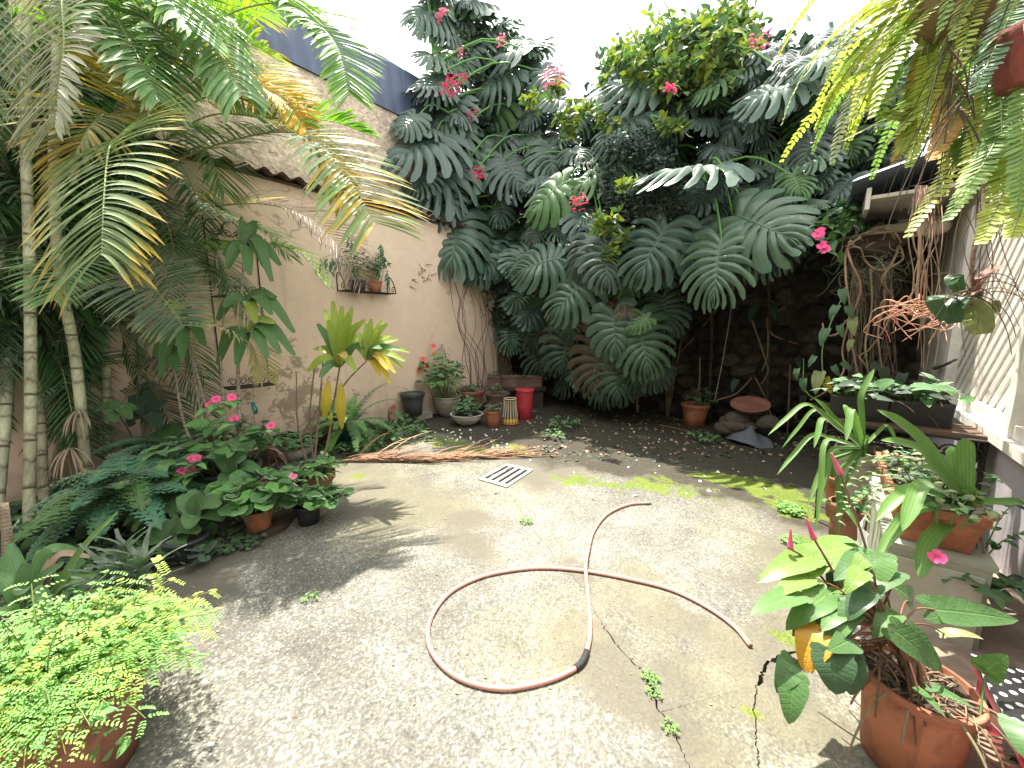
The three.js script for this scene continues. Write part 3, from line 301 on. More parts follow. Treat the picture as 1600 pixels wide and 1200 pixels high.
// deep shade filler behind everything: old creeper on the stone wall
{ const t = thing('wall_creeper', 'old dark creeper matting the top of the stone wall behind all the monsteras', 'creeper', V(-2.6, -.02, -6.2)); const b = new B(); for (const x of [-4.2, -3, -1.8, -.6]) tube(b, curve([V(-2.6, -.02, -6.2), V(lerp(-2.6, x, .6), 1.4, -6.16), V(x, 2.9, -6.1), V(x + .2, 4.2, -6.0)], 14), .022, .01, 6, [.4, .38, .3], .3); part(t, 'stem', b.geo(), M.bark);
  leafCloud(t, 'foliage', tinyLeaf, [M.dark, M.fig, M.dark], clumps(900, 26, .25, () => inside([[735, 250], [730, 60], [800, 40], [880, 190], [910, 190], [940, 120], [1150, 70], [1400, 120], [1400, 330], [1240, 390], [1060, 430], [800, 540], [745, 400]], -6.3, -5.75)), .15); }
// pink flower sprays
for (const [x, y, n, r, z, lab, m] of [[706, 134, 34, .13, -4.95, 'bright pink flower spray near the blue flashing edge', 'pink'], [748, 270, 24, .10, -4.85, 'pink flower spray hanging between the left monstera leaves', 'pink'], [905, 316, 22, .10, -4.6, 'pink flower spray left of the dark small leaved creeper', 'pink'], [865, 118, 30, .14, -5.2, 'pale pink flower spray right against the sky gap', 'pinkP'], [690, 22, 14, .08, -5.2, 'pink flower spray at the very top of the leftmost monstera', 'pinkP'], [1046, 138, 9, .06, -4.8, 'little pink flower spray under the small leaved climber', 'pink'], [740, 178, 10, .09, -5.0, 'thin pink flower sprig beside the drooping white lit leaf', 'pinkP'], [1190, 62, 9, .08, -5.1, 'faint pink flower sprig on the skyline right of the climber', 'pinkP'], [720, 80, 8, .07, -5.2, 'small pink sprig hanging below the topmost monstera leaves', 'pinkP'], [785, 62, 9, .08, -5.3, 'pale pink sprig on the skyline of the leftmost monstera', 'pinkP'], [725, 122, 8, .07, -5.0, 'pink sprig right beside the brightest spray', 'pink']]) {
  const c = PV(x, y, z); c.lerp(EYE, .1); const t = thing('flower_spray', lab, 'flowers', c, 'pink flower sprays among the monsteras'); const sb = new B(), fb = new B(); for (let i = 0; i < 4; i++) { const P = sag(c.clone().add(V(rr(-.05, .05), r * .6, -.05)), V(rr(-1, 1), .3, rr(-.2, .6)), r * 2, 2, 6); tube(sb, P, .004, .002, 4); }
  for (let i = 0; i < n * 2; i++) { const p = c.clone().add(V(rr(-1, 1), rr(-1, .8), rr(-.5, .8)).multiplyScalar(r)); for (let k = 0; k < 4; k++) { const a = k * 1.571 + rnd(), d = V(Math.cos(a), rr(.1, .6), Math.sin(a)); ribbon(fb, sag(p, d, rr(.016, .03), .6, 2), .011, ovate, UP, .2, () => [rr(.9, 1.2), 1, 1]); } }
  part(t, 'stem', sb.geo(), M.stem); stuff(part(t, 'blossom', fb.geo(), M[m])); }
// a place at a depth, kept in front of the garden wall and its neighbour
function DW(x, y, d) { const p = D(x, y, d), l = p.y > 3.1 ? -4.95 : -4.64 + (d > 3.1 ? -.06 : 0) + .05 * Math.sin(x * 7 + y * 3); return p.x < l ? PX(x, y, l) : p; }
// ---------------------------------------------------------------- palms on the left
function trunk(t, pts, r0, r1, mat = M.trunk, name = 'trunk') { const b = new B(), P = curve(pts, 26); tube(b, P, r0, r1, 12, s => { const k = 1.25 + .3 * Math.sin(s * 40); return [k, k * 1.03, k * .9]; }, .06); for (let i = 2; i < 25; i += 2) { const T = P[i + 1].clone().sub(P[i]).multiplyScalar(.12); tube(b, [P[i], P[i].clone().add(T)], lerp(r0, r1, i / 26) * 1.04, lerp(r0, r1, i / 26) * 1.04, 12, [.85, .78, .62]); } return part(t, name, b.geo(), mat); }
const mix3 = (a, b, t) => a.map((x, i) => lerp(x, b[i], t));
const GRN = [.085, .27, .022], DGRN = [.045, .175, .022], LIME = [.27, .54, .012], YEL = [.75, .5, .02], PALE = [.32, .38, .14], BRN = [.26, .15, .08], SIL = [.40, .44, .22], OLV = [.17, .25, .03];  // SIL is leaf green paled to imitate sun glare on the leaflets
const tip = (a, b, from = .6, kk = .6) => (s, x, k) => mix3(a.map(q => q * (.8 + .4 * k)), b, clamp((x - from) / (1 - from) * 1.2) * (k < kk ? 1 : .5));
const palmA = thing('areca_palm', 'short areca palm with pale ringed trunk rising behind the leafy fern', 'palm', G(166, 770));
const palmB = thing('areca_palm', 'tall areca palm with grey trunks at the left edge of the photo', 'palm', G(45, 835));
const palmC = thing('areca_palm', 'areca palm with yellowing fronds arching out over the garden wall', 'palm', G(232, 752));
const dA = depthOf(G(166, 770)), dB = depthOf(G(45, 835)), dC = depthOf(G(232, 752));
trunk(palmA, [G(166, 770), DW(167, 640, dA), DW(164, 520, dA), DW(163, 430, dA)], .031, .026);
trunk(palmB, [G(45, 835), DW(48, 600, dB), DW(46, 400, dB), DW(40, 200, dB), DW(42, 20, dB)], .031, .026); trunk(palmB, [G(140, 805), DW(118, 560, dB + .15), DW(92, 420, dB + .1), DW(84, 250, dB), DW(90, 60, dB)], .031, .026); trunk(palmB, [G(-10, 850), DW(12, 560, dB + .3), DW(2, 420, dB + .3), DW(-14, 200, dB + .3)], .034, .028); trunk(palmB, [G(70, 815), DW(60, 600, dB + .5), DW(30, 380, dB + .5), DW(26, 150, dB + .5)], .028, .024, M.bark);
trunk(palmC, [G(232, 752), DW(222, 560, dC), DW(212, 400, dC), DW(222, 280, dC), DW(232, 200, dC)], .034, .028);
for (const [p, d, y0, y1, x] of [[palmA, dA, 470, 400, 164]]) { const b = new B(); tube(b, curve([DW(x, y0, d), DW(x + 2, (y0 + y1) / 2, d), DW(x + 5, y1, d)], 8), .056, .03, 10, [.7, 1, .45]); part(p, 'crownshaft', b.geo(), M.stem); }
{ const P = s => s.map(([x, y, d]) => DW(x, y, d));
  const F = (t, pts, o) => frond(t, 'frond', P(pts), { ...o, dense: 1.9, ease: .42, len: o.len * 1.32, w: o.w * .86, a0: (o.a0 ?? 25) - 6, a1: (o.a1 ?? 65) - 10 }, [M.rachis, o.m ?? M.palmAny]);
  F(palmB, [[92, -70, 2.2], [97, 0, 2.0], [100, 70, 1.95], [92, 140, 1.92], [88, 195, 1.9]], { n: 24, len: .42, w: .0135, sag: .9, split: 1, a0: 5, a1: 50, up: V(.35, .5, 1).normalize(), right: 1.15, left: .75, s0: .02, prof: s => lerp(1.05, .5, s), tint: tip(SIL, BRN, .8, .5), lift: .1, seg: 7 });
  F(palmC, [[205, 205, 2.7], [186, 214, 2.3], [170, 235, 2.0], [162, 320, 1.82], [159, 400, 1.75]], { n: 24, len: .44, w: .0125, sag: 1.5, split: 1, a0: 0, a1: 45, up: V(.4, .6, .8).normalize(), s0: .2, prof: s => lerp(1.0, .62, s), tint: tip([.22, .34, .08], YEL, .62, .8), lift: .12, right: 1.05, left: .95, seg: 8 });
  F(palmC, [[225, 180, 3.0], [228, 60, 2.9], [262, 8, 2.8], [310, 26, 2.65], [350, 90, 2.5], [378, 150, 2.4]], { n: 28, len: .42, w: .015, sag: 2.2, split: 1, s0: .35, up: V(-.2, 1, .3), prof: s => lerp(1, .5, s), tint: tip([.14, .32, .06], PALE, .85, .5), a0: 20, a1: 60 });
  F(palmC, [[230, 280, 3.05], [300, 240, 3.0], [400, 211, 2.95], [455, 208, 2.9], [505, 232, 2.85], [552, 290, 2.8], [588, 352, 2.75]], { n: 36, len: .43, w: .013, sag: .75, split: 1, s0: .12, up: V(.1, 1, .35), prof: s => lerp(.75, 1, s) * (s > .9 ? .75 : 1), a0: 15, a1: 50, tint: (s, x, k) => s < .45 ? DGRN.map(q => q * (.9 + .6 * k)) : k < .35 ? mix3(YEL, OLV, x * .3) : mix3(LIME, [.2, .28, .1], k) });
  F(palmC, [[232, 205, 3.0], [330, 40, 2.9], [440, 5, 2.8], [490, 32, 2.75], [528, 76, 2.7], [546, 150, 2.65]], { n: 36, len: .6, w: .011, sag: .6, s0: .35, up: V(.3, 1, .3), prof: s => lerp(1.05, .3, s), a0: 15, a1: 60, right: .9, m: M.palmAny, tint: tip([.15, .36, .015], LIME, .5) });
  F(palmC, [[225, 200, 3.1], [280, 110, 3.1], [360, 100, 3.1], [420, 128, 3.1], [470, 160, 3.1]], { n: 30, len: .34, w: .013, sag: .7, s0: .2, up: V(0, .8, .5), tint: (s, x, k) => mix3([.9, .55, .015], LIME, k < .25 ? .9 : .1), a0: 10, a1: 60 });
  F(palmC, [[230, 205, 2.9], [300, 130, 2.9], [370, 125, 2.9], [440, 155, 2.9], [480, 200, 2.9]], { n: 26, len: .26, w: .014, sag: .6, s0: .35, up: V(0, .8, .5), tint: (s, x, k) => mix3([.9, .52, .015], LIME, k < .3 ? .8 : .05), a0: 15, a1: 60 });
  F(palmC, [[228, 215, 3.1], [330, 150, 3.2], [420, 170, 3.2], [500, 230, 3.2], [545, 330, 3.2]], { n: 30, len: .35, w: .012, sag: 1.4, s0: .2, tint: (s, x, k) => mix3(YEL, OLV, k), up: V(0, 1, .3) });
  F(palmC, [[235, 235, 3.3], [330, 180, 3.3], [420, 185, 3.3], [520, 190, 3.35], [575, 210, 3.4]], { n: 30, len: .33, w: .012, sag: .5, s0: .3, tint: (s, x, k) => mix3(GRN, LIME, k), up: V(0, 1, .3) });
  F(palmC, [[240, 370, 3.6], [310, 330, 3.6], [400, 318, 3.6], [462, 332, 3.6], [520, 372, 3.6], [566, 445, 3.6]], { n: 32, len: .36, w: .006, sag: .6, s0: .15, fold: .8, up: V(0, 1, .4), tint: (s, x, k) => s < .4 ? (k < .4 ? YEL : OLV) : mix3(BRN, [.10, .05, .035], k), a0: 20, a1: 60 });
  F(palmC, [[220, 250, 3.3], [300, 300, 3.4], [350, 340, 3.4], [410, 360, 3.4], [450, 400, 3.4]], { n: 28, len: .32, w: .009, sag: 1, s0: .2, tint: tip(GRN, OLV, .5) });
  F(palmC, [[225, 200, 2.9], [180, 90, 2.8], [200, 20, 2.7], [260, 60, 2.6], [280, 130, 2.5]], { n: 28, len: .4, w: .013, sag: 1, s0: .2, tint: tip([.09, .2, .03], LIME, .5) });
  F(palmC, [[225, 190, 3], [260, 40, 2.9], [340, -30, 2.8], [430, -20, 2.7], [470, 40, 2.6]], { n: 30, len: .42, w: .012, sag: 1.3, s0: .2, tint: tip([.12, .28, .02], LIME, .3) });
  F(palmC, [[222, 230, 2.9], [175, 180, 2.6], [140, 200, 2.4], [110, 260, 2.3]], { n: 24, len: .36, w: .012, sag: 1.2, s0: .2, tint: (s, x, k) => mix3(YEL, GRN, k) });
  F(palmC, [[228, 215, 3], [210, 150, 2.8], [215, 130, 2.6], [225, 160, 2.4]], { n: 18, len: .33, w: .012, sag: .6, s0: .2, tint: (s, x, k) => mix3(YEL, OLV, k) });
  F(palmB, [[45, 30, 2.8], [130, -60, 2.6], [230, -40, 2.4], [300, 50, 2.3]], { n: 30, len: .45, w: .013, sag: 1.2, s0: .2, tint: tip(GRN, LIME, .5) });
  F(palmB, [[45, 40, 2.8], [150, 0, 2.6], [200, 60, 2.4], [250, 160, 2.3]], { n: 28, len: .42, w: .012, sag: 1.2, s0: .2, tint: tip(GRN, SIL, .5) });
  F(palmB, [[45, 60, 2.9], [-20, 0, 2.7], [-60, 100, 2.5], [-70, 220, 2.4]], { n: 28, len: .45, w: .013, sag: 1.2, s0: .2, tint: tip(DGRN, OLV, .5) });
  F(palmA, [[165, 425, dA], [190, 428, dA - .4], [225, 440, dA - .7], [258, 470, dA - .9], [288, 512, dA - 1]], { n: 26, len: .3, w: .009, sag: 1, s0: .2, up: V(.2, .9, .5), tint: tip([.08, .16, .06], PALE, .7), a0: 15, a1: 50 });
  F(palmA, [[163, 425, dA], [140, 405, dA - .3], [110, 420, dA - .6], [84, 470, dA - .8]], { n: 24, len: .3, w: .009, sag: 1, s0: .2, tint: tip(GRN, OLV, .6) });
  F(palmA, [[165, 420, dA], [172, 360, dA - .2], [200, 330, dA - .2], [260, 345, dA - .2]], { n: 24, len: .34, w: .01, sag: 1.1, s0: .2, tint: tip(DGRN, GRN, .6) });
  F(palmA, [[165, 420, dA], [200, 380, dA + .3], [260, 380, dA + .5], [330, 430, dA + .5]], { n: 26, len: .34, w: .01, sag: 1.1, s0: .2, tint: tip(DGRN, GRN, .6) });
  F(palmA, [[225, 540, dA], [280, 505, dA - .1], [340, 508, dA - .2], [390, 535, dA - .2], [412, 590, dA - .2]], { n: 26, len: .26, w: .007, sag: .8, s0: .3, tint: (s, x, k) => s < .55 ? (k < .5 ? YEL : LIME) : mix3(PALE, YEL, .3), a0: 20, a1: 60 });
  F(palmA, [[300, 400, 3.5], [360, 386, 3.45], [420, 382, 3.4], [470, 395, 3.4], [512, 446, 3.4]], { n: 26, len: .2, w: .008, sag: .8, s0: .1, tint: tip(LIME, GRN, .5), a0: 25, a1: 65 });
  // low dark fronds filling the corner
  for (const [pl, a] of [[palmB, [[40, 560, dB], [60, 520, 2.3], [90, 560, 2.1], [120, 680, 2.0]]], [palmB, [[30, 560, dB], [0, 500, 2.3], [-20, 560, 2.1], [-10, 680, 2.0]]], [palmB, [[60, 600, dB], [85, 520, 2.5], [112, 620, 2.3], [142, 712, 2.2]]], [palmB, [[20, 480, dB], [40, 420, 2.5], [70, 470, 2.3], [80, 580, 2.2]]], [palmB, [[40, 330, dB], [10, 270, 2.5], [-20, 300, 2.3], [-40, 380, 2.2]]], [palmB, [[40, 330, dB], [80, 270, 2.6], [120, 300, 2.5], [150, 380, 2.4]]], [palmB, [[100, 480, dB + .3], [140, 440, 2.9], [180, 500, 2.8], [220, 600, 2.7]]], [palmA, [[190, 560, dA + .2], [230, 500, 3.5], [280, 520, 3.5], [320, 590, 3.5]]], [palmA, [[200, 600, dA + .2], [240, 560, 3.4], [290, 590, 3.3], [330, 650, 3.3]]], [palmA, [[180, 640, dA], [220, 600, 3.3], [250, 630, 3.2], [280, 690, 3.2]]], [palmA, [[150, 600, dA], [130, 560, 3], [110, 610, 2.9], [120, 690, 2.8]]], [palmA, [[230, 480, dA + .4], [290, 420, 3.7], [350, 440, 3.6], [400, 520, 3.6]]], [palmA, [[215, 420, dA + .4], [280, 370, 3.7], [340, 400, 3.6], [370, 470, 3.6]]], [palmC, [[225, 300, 3.4], [270, 250, 3.3], [300, 290, 3.2], [320, 380, 3.2]]], [palmC, [[215, 330, 3.4], [170, 270, 3.2], [140, 310, 3], [130, 400, 2.9]]], [palmB, [[40, 640, dB], [80, 610, 2.6], [100, 680, 2.5], [90, 760, 2.4]]], [palmB, [[30, 300, dB + .3], [90, 220, 3], [150, 260, 3], [200, 360, 3]]], [palmB, [[10, 420, dB + .3], [60, 340, 3], [110, 380, 3], [140, 480, 3]]], [palmC, [[222, 440, 3.5], [180, 400, 3.3], [150, 460, 3.2], [140, 540, 3.1]]]])
    F(pl, a.map(([x, y, q]) => [x, y, pl === palmB ? q + .85 : lerp(q, dA + .3, .55)]), { n: 22, len: rr(.26, .34), w: .007, sag: rr(.9, 1.6), s0: .15, tint: tip(rnd() < .5 ? DGRN : [.04, .1, .03], mix3(GRN, DGRN, rnd()), .4), seg: 5 }); 
  for (const [pl, a, tt] of [[palmC, [[232, 200, 3.1], [150, 100, 3.0], [90, 110, 2.9], [30, 180, 2.8]], tip(GRN, LIME, .5)], [palmC, [[232, 200, 3.1], [210, 60, 3.1], [160, 10, 3.0], [110, 40, 2.9]], tip(LIME, GRN, .4)], [palmC, [[230, 200, 3.2], [300, 90, 3.3], [370, 60, 3.4], [430, 90, 3.4]], tip(LIME, YEL, .5)], [palmB, [[45, 60, 3], [100, -10, 3.1], [190, 20, 3.1], [250, 110, 3.1]], tip(GRN, LIME, .5)], [palmB, [[45, 150, 3.2], [90, 120, 3.2], [150, 170, 3.2], [190, 260, 3.1]], tip(DGRN, GRN, .5)], [palmC, [[228, 220, 3.2], [270, 190, 3.2], [320, 230, 3.1], [350, 300, 3.1]], tip(GRN, OLV, .5)], [palmB, [[45, 120, 3], [10, 60, 2.9], [-20, 120, 2.8], [-30, 240, 2.7]], tip(GRN, SIL, .6)], [palmC, [[226, 205, 3.3], [270, 60, 3.4], [350, 10, 3.5], [420, 20, 3.5]], tip(LIME, YEL, .6)], [palmB, [[42, 20, 3.2], [120, -60, 3.2], [220, -60, 3.2], [330, 0, 3.1]], tip(LIME, GRN, .6)], [palmB, [[45, 200, 3.3], [110, 180, 3.4], [150, 240, 3.4], [180, 330, 3.4]], tip(DGRN, OLV, .6)]]) F(pl, a, { n: 24, len: rr(.32, .4), w: .0095, sag: rr(.7, 1.1), s0: .15, tint: tt });
  for (let i = 0; i < 40; i++) { const pl = [palmB, palmB, palmA, palmC][i % 4], x0 = rr(-10, 215), y0 = rr(100, 560), d = rr(3.15, 3.7), sx = rr(-1, 1), ln = rr(70, 130); F(pl, [[x0, y0, d], [x0 + sx * ln * .4, y0 - rr(30, 70), d - .1], [x0 + sx * ln * .85, y0 - rr(0, 40), d - .2], [x0 + sx * ln * 1.2, y0 + rr(40, 110), d - .25]], { n: 20, len: rr(.24, .34), w: .009, sag: rr(.8, 1.3), s0: .15, tint: tip(DGRN.map(q => q * rr(.7, 1.3)), DGRN, .5), seg: 5 }); }
  // dry skirt
  for (const [x, y, d] of [[110, 700, 2.7], [125, 640, 2.8], [250, 560, 3.3], [165, 470, 3.2]]) { const b = new B(), c = DW(x, y, d); for (let i = 0; i < 22; i++) { const dir = V(rr(-1, 1), rr(-.6, .2), rr(-.4, 1)); ribbon(b, sag(c, dir, rr(.15, .3), 2, 6), .006, blade, UP, .5, () => [rr(.7, 1.2), 1, 1]); } stuff(part(y > 600 ? palmB : palmA, 'dry_leaflets', b.geo(), M.dry)); } }
// ---------------------------------------------------------------- iron plant shelf and small shelf on the garden wall
const WX = -4.79;
{ const t = thing('iron_plant_shelf', 'black wrought iron three tier shelf with scrolls hung on the garden wall', 'shelf', PX(350, 600, WX)); const yL = [385, 465, 603].map(y => PX(370, y, WX).y), z0 = PX(335, 500, WX).z, z1 = PX(408, 500, WX).z + -.02; 
  const bar = (n, pts, r = .008) => { const b = new B(); tube(b, pts.length > 2 ? curve(pts, 18) : pts, r, r, 6); return part(t, n, b.geo(), M.iron); };
  const zs = [Math.min(z0, z1), Math.max(z0, z1)]; for (const z of zs) { bar('upright', [V(WX, yL[2] - .02, z), V(WX, yL[0] + .25, z)], .006); }
  for (const y of yL) { for (const x of [WX, WX + .1, WX + .2]) bar('shelf_bar', [V(x, y, zs[0]), V(x, y, zs[1])], x > WX + .15 ? .012 : .007); for (const z of zs) bar('bracket', [V(WX, y, z), V(WX + .2, y, z)]);
    for (let k = 0; k < 5; k++) { const zc = lerp(zs[0], zs[1], (k + .5) / 5), rd = (zs[1] - zs[0]) / 11, pts = []; for (let a = 0; a <= 15; a++) { const q = a / 15 * 8.5, r = rd * (1 - a / 22); pts.push(V(WX + .2, y + .03 + rd + Math.sin(q) * r, zc + Math.cos(q) * r)); } bar('scroll', pts, .005); } }
  for (let k = 0; k < 3; k++) { const y = yL[0] + .02 + k * .0, zc = lerp(zs[0], zs[1], (k + .5) / 3), pts = []; for (let a = 0; a <= 16; a++) { const q = a / 16 * 6.2832; pts.push(V(WX + .01, yL[0] + .16 + Math.sin(q) * .07, zc + Math.cos(q) * .07)); } bar('ring', pts, .006); } }
{ const t = thing('cord', 'thin cord with a turquoise knot hanging from the iron shelf', 'cord', PX(395, 600, WX + .2)); const b = new B(); tube(b, curve([PX(395, 588, WX + .2), PX(396, 630, WX + .2), PX(399, 690, WX + .2)], 8), .004, .004, 5); part(t, 'cord_line', b.geo(), std([.25, .25, .22])); const k = new B(); for (let i = 0; i < 5; i++) tube(k, curve([PX(396, 632, WX + .2).add(V(rr(-.01, .02), .025, rr(-.02, .02))), PX(398 + rr(-4, 4), 637, WX + .22), PX(399, 645, WX + .2).add(V(rr(-.01, .02), -.01, rr(-.02, .02)))], 6), .008, .007, 5); part(t, 'knot', k.geo(), std([.02, .28, .30])); }
{ const t = thing('wall_shelf', 'small black iron shelf with curled ends on the garden wall', 'shelf', PX(566, 456, WX)); const y = PX(566, 456, WX + .1).y, za = PX(528, 456, WX).z, zb = PX(606, 456, WX).z, bar = (n, p, r) => { const b = new B(); tube(b, p.length > 2 ? curve(p, 16) : p, r, r, 6); part(t, n, b.geo(), M.iron); };
  for (const x of [WX + .01, WX + .07, WX + .13, WX + .19]) bar('shelf_bar', [V(x, y, za), V(x, y, zb)], .008); for (const z of [za, zb]) { bar('end_curl', [V(WX, y, z), V(WX, y + .2, z), V(WX + .06, y + .22, z), V(WX + .16, y + .10, z), V(WX + .19, y, z)], .007); const p = []; for (let a = 0; a < 12; a++) { const q = a / 12 * 8, r = .045 * (1 - a / 16); p.push(V(WX + .13 + Math.cos(q) * r, y + .05 + Math.sin(q) * r, z)); } bar('scroll', p, .005); } }
// ---------------------------------------------------------------- pots
function pot(name, label, cat, at, r, h, mat, o = {}) { const t = thing(name, label, cat, at, o.group), rb = r * (o.taper ?? .74), th = o.th ?? Math.max(.006, r * .07), rim = o.rim ?? .16; let pr;
  if (o.bowl) { pr = []; for (let i = 0; i <= 9; i++) { const s = i / 9; pr.push([lerp(rb, r, Math.pow(Math.sin(s * 1.57), o.bowl)), s * h]); } pr.push([r * 1.04, h], [r * 1.04, h * 1.04 + .004], [r - th, h * 1.04 + .004]); } else pr = [[rb, 0], [lerp(rb, r, .5) * .985, h * .5], [r * .965, h * (1 - rim)], [r * (o.lip ?? 1.05), h * (1 - rim) + .002], [r * (o.lip ?? 1.05) + .003, h * .985], [r * (o.lip ?? 1.05) - .002, h], [r - th, h]];
  const g = new THREE.LatheGeometry([[.001, 0], ...pr, [r - th * 1.2, h * .72], [.001, h * .7]].map(p => new THREE.Vector2(...p)), 36); const uv = g.attributes.uv; for (let i = 0; i < uv.count; i++) uv.setXY(i, uv.getX(i) * r * 8, uv.getY(i) * h * 3); g.translate(at.x, at.y, at.z); if (o.warp) jit(g, o.warp, 5); part(t, o.part ?? 'pot', g, mat);
  if (o.soil !== 0) { const s = new THREE.CircleGeometry(r - th, 20); s.rotateX(-Math.PI / 2); const p = s.attributes.position; for (let i = 0; i < p.count; i++) p.setY(i, rr(-.008, .012)); s.computeVertexNormals(); s.translate(at.x, at.y + h * (o.fill ?? .86), at.z); part(t, 'soil', metric(s, 3), M.soil); }
  t.top = at.clone().add(V(0, h * (o.fill ?? .86), 0)); t.r = r; t.h = h; return t; }
function potPx(name, label, cat, x, y, w, h, mat, o = {}) { const c = G(x, y, o.y ?? 0), d = depthOf(c), r = w / 2 * d / F / (o.lip ?? 1.05); const away = camF.clone().multiplyScalar(r * .6); c.add(away); if (c.x - r * 1.08 < -4.76) { const k = (-4.76 + r * 1.08) / c.x, y = c.y; c.sub(EYE).multiplyScalar(k).add(EYE); c.y = y; } return pot(name, label, cat, c, r, h * d / F * 1.0, mat, o); }
// stems and leaves from a pot: n shoots with leaves along, each leaf a part of its own or all joined
function bushy(t, { n = 14, R: rad = .15, H = .2, leaf, mats, size = .06, per = 5, single = false, stemMat = M.stem, from = t.top, spread = .6, name = 'leaf', up = .6, stemR = .004 }) { const sb = new B(), pts = [], parts = [];
  for (let i = 0; i < n; i++) { const a = i * 2.4 + rr(-.3, .3), q = Math.sqrt((i + .5) / n), base = from.clone().add(V(Math.cos(a), 0, Math.sin(a)).multiplyScalar(q * rad * spread * .6)), tp = from.clone().add(V(Math.cos(a) * q * rad, H * rr(.6, 1) * (1.1 - .5 * q * q), Math.sin(a) * q * rad)), P = curve([base, base.clone().lerp(tp, .5).add(V(0, H * .15, 0)), tp], 8); tube(sb, P, stemR, stemR * .5, 5);
    for (let k = 0; k < per; k++) { const s = k === per - 1 ? 1 : rr(.35, 1), p = P[Math.round(s * 8)], b = a + k * 2.4 + rr(-.4, .4); parts.push([p, V(Math.cos(b), rr(-.2, .5), Math.sin(b)), V(rr(-.4, .4), 1, rr(-.4, .4)).multiplyScalar(up).add(V(Math.cos(a), 0, Math.sin(a)).multiplyScalar(.35))]); } }
  stuff(part(t, 'stem', sb.geo(), stemMat));
  if (single) for (const [p, d, u] of parts) put(t, name, Array.isArray(leaf) ? pick(leaf) : leaf, pick(mats), p, d, u, size * rr(.7, 1.25));
  else mats.forEach((m, mi) => { const gs = []; parts.forEach(([p, d, u], i) => { if (i % mats.length !== mi) return; const z = d.clone().normalize(), x = u.clone().cross(z).normalize(), y = z.clone().cross(x), s = size * rr(.7, 1.25); gs.push((Array.isArray(leaf) ? pick(leaf) : leaf).clone().applyMatrix4(new THREE.Matrix4().makeBasis(x.multiplyScalar(s), y.multiplyScalar(s), z.multiplyScalar(s)).setPosition(p))); }); if (gs.length) stuff(part(t, 'foliage', mergeGeometries(gs), m)); }); }
const oval = [0, 1, 2].map(i => leafShape({ W: .55, droop: .5 + i * .25, n: 6 })), longL = [0, 1, 2].map(i => leafShape({ W: .26, prof: lance, droop: .6 + i * .4, n: 9, fold: .3 })), heartL = [0, 1, 2].map(i => leafShape({ W: .62, prof: s => Math.pow(1 - s, .62) * Math.min(1, .75 + s * 1.4), droop: .4 + i * .35, n: 8, fold: .15, heart: .16 }));
function roundShape(scal = 0) { const b = new B(), c = b.v(V(0, -.06, .35), [.8, .8, .8], .5, .3); let f, l; for (let i = 0; i <= 20; i++) { const a = lerp(-2.75, 2.75, i / 20), r = .5 * (1 + scal * Math.cos(a * 5)), v = b.v(V(Math.sin(a) * r, .03 + .03 * Math.sin(a * 5), .4 + Math.cos(a) * r), [1.05, 1.05, 1], .5 + Math.sin(a) * .5, .5 + Math.cos(a) * .5); if (i) b.i.push(c, l, v); l = v; } return b.geo(); }
const gerL = [roundShape(.05), roundShape(.08)], roundL = roundShape(0);
function flower(t, p, r, mat, name = 'flower', face) { const b = new B(), z = (face ?? EYE.clone().sub(p).normalize().add(V(rr(-.3, .3), .5, rr(-.3, .3)))).normalize(), x = UP.clone().cross(z).normalize(), y = z.clone().cross(x); for (let k = 0; k < 5; k++) { const a = k * 1.2566 + rnd(), d = x.clone().multiplyScalar(Math.cos(a)).addScaledVector(y, Math.sin(a)).addScaledVector(z, .12); ribbon(b, [p, p.clone().addScaledVector(d, r * .5), p.clone().addScaledVector(d, r)].map(q => q.clone()), r * .52, s => [.25, 1, .75][Math.round(s * 2)], z, .1, s => s < .3 ? [.5, .4, .5] : [1, 1, 1]); } return part(t, name, b.geo(), mat); }
function fernFrond(t, pts, o, mat) { return frond(t, 'frond', pts, { n: 30, len: .05, w: .008, seg: 3, sag: .3, a0: 8, a1: 25, lift: .02, r: .003, s0: .1, fold: .1, prof: s => Math.pow(Math.sin(Math.PI * lerp(.12, .97, s)), .6), ...o }, [M.stem, mat]); }
// bipinnate fern frond: pinnae that carry leaflets
function lacyFrond(t, pts, L, n, mat, tint) { const P = curve(pts, 24), rb = new B(), lb = new B(); tube(rb, P, .004, .0015, 5); for (let k = 0; k < n; k++) for (const sd of [-1, 1]) { const s = (k + .6) / n, i = Math.min(23, Math.floor(s * 24)), T = P[i + 1].clone().sub(P[i]).normalize(), N = UP.clone().addScaledVector(T, -T.y).normalize(), S = T.clone().cross(N), len = L * Math.pow(1 - s, .8) * rr(.85, 1.1) + .012, dir = S.multiplyScalar(sd).addScaledVector(T, .75).addScaledVector(N, rr(-.1, .12)).normalize(), q = sag(P[i], dir, len, .5, 5), m = Math.max(2, Math.round(len / .027)); const c = tint ? tint() : [rr(.75, 1.2), 1, 1];
    for (let j = 0; j < m; j++) for (const e of [-1, 1]) { const f = (j + .4) / m, ii = Math.min(4, Math.floor(f * 5)), p = q[ii].clone().lerp(q[ii + 1], f * 5 - ii), tt = q[ii + 1].clone().sub(q[ii]).normalize(), ss = tt.clone().cross(N).multiplyScalar(e).addScaledVector(tt, .7).addScaledVector(N, rr(-.05, .15)), l = lerp(.040, .014, f) * (L > .15 ? 1.1 : .8); ribbon(lb, [p, p.clone().addScaledVector(ss, l * .5), p.clone().addScaledVector(ss, l).add(V(0, -.003, 0))], l * .32, x => [.6, 1, .15][Math.round(x * 2)], N, .1, () => c); } }
  return part(t, 'frond', mergeGeometries([rb.geo(), lb.geo()], true), [M.stem, mat]); }
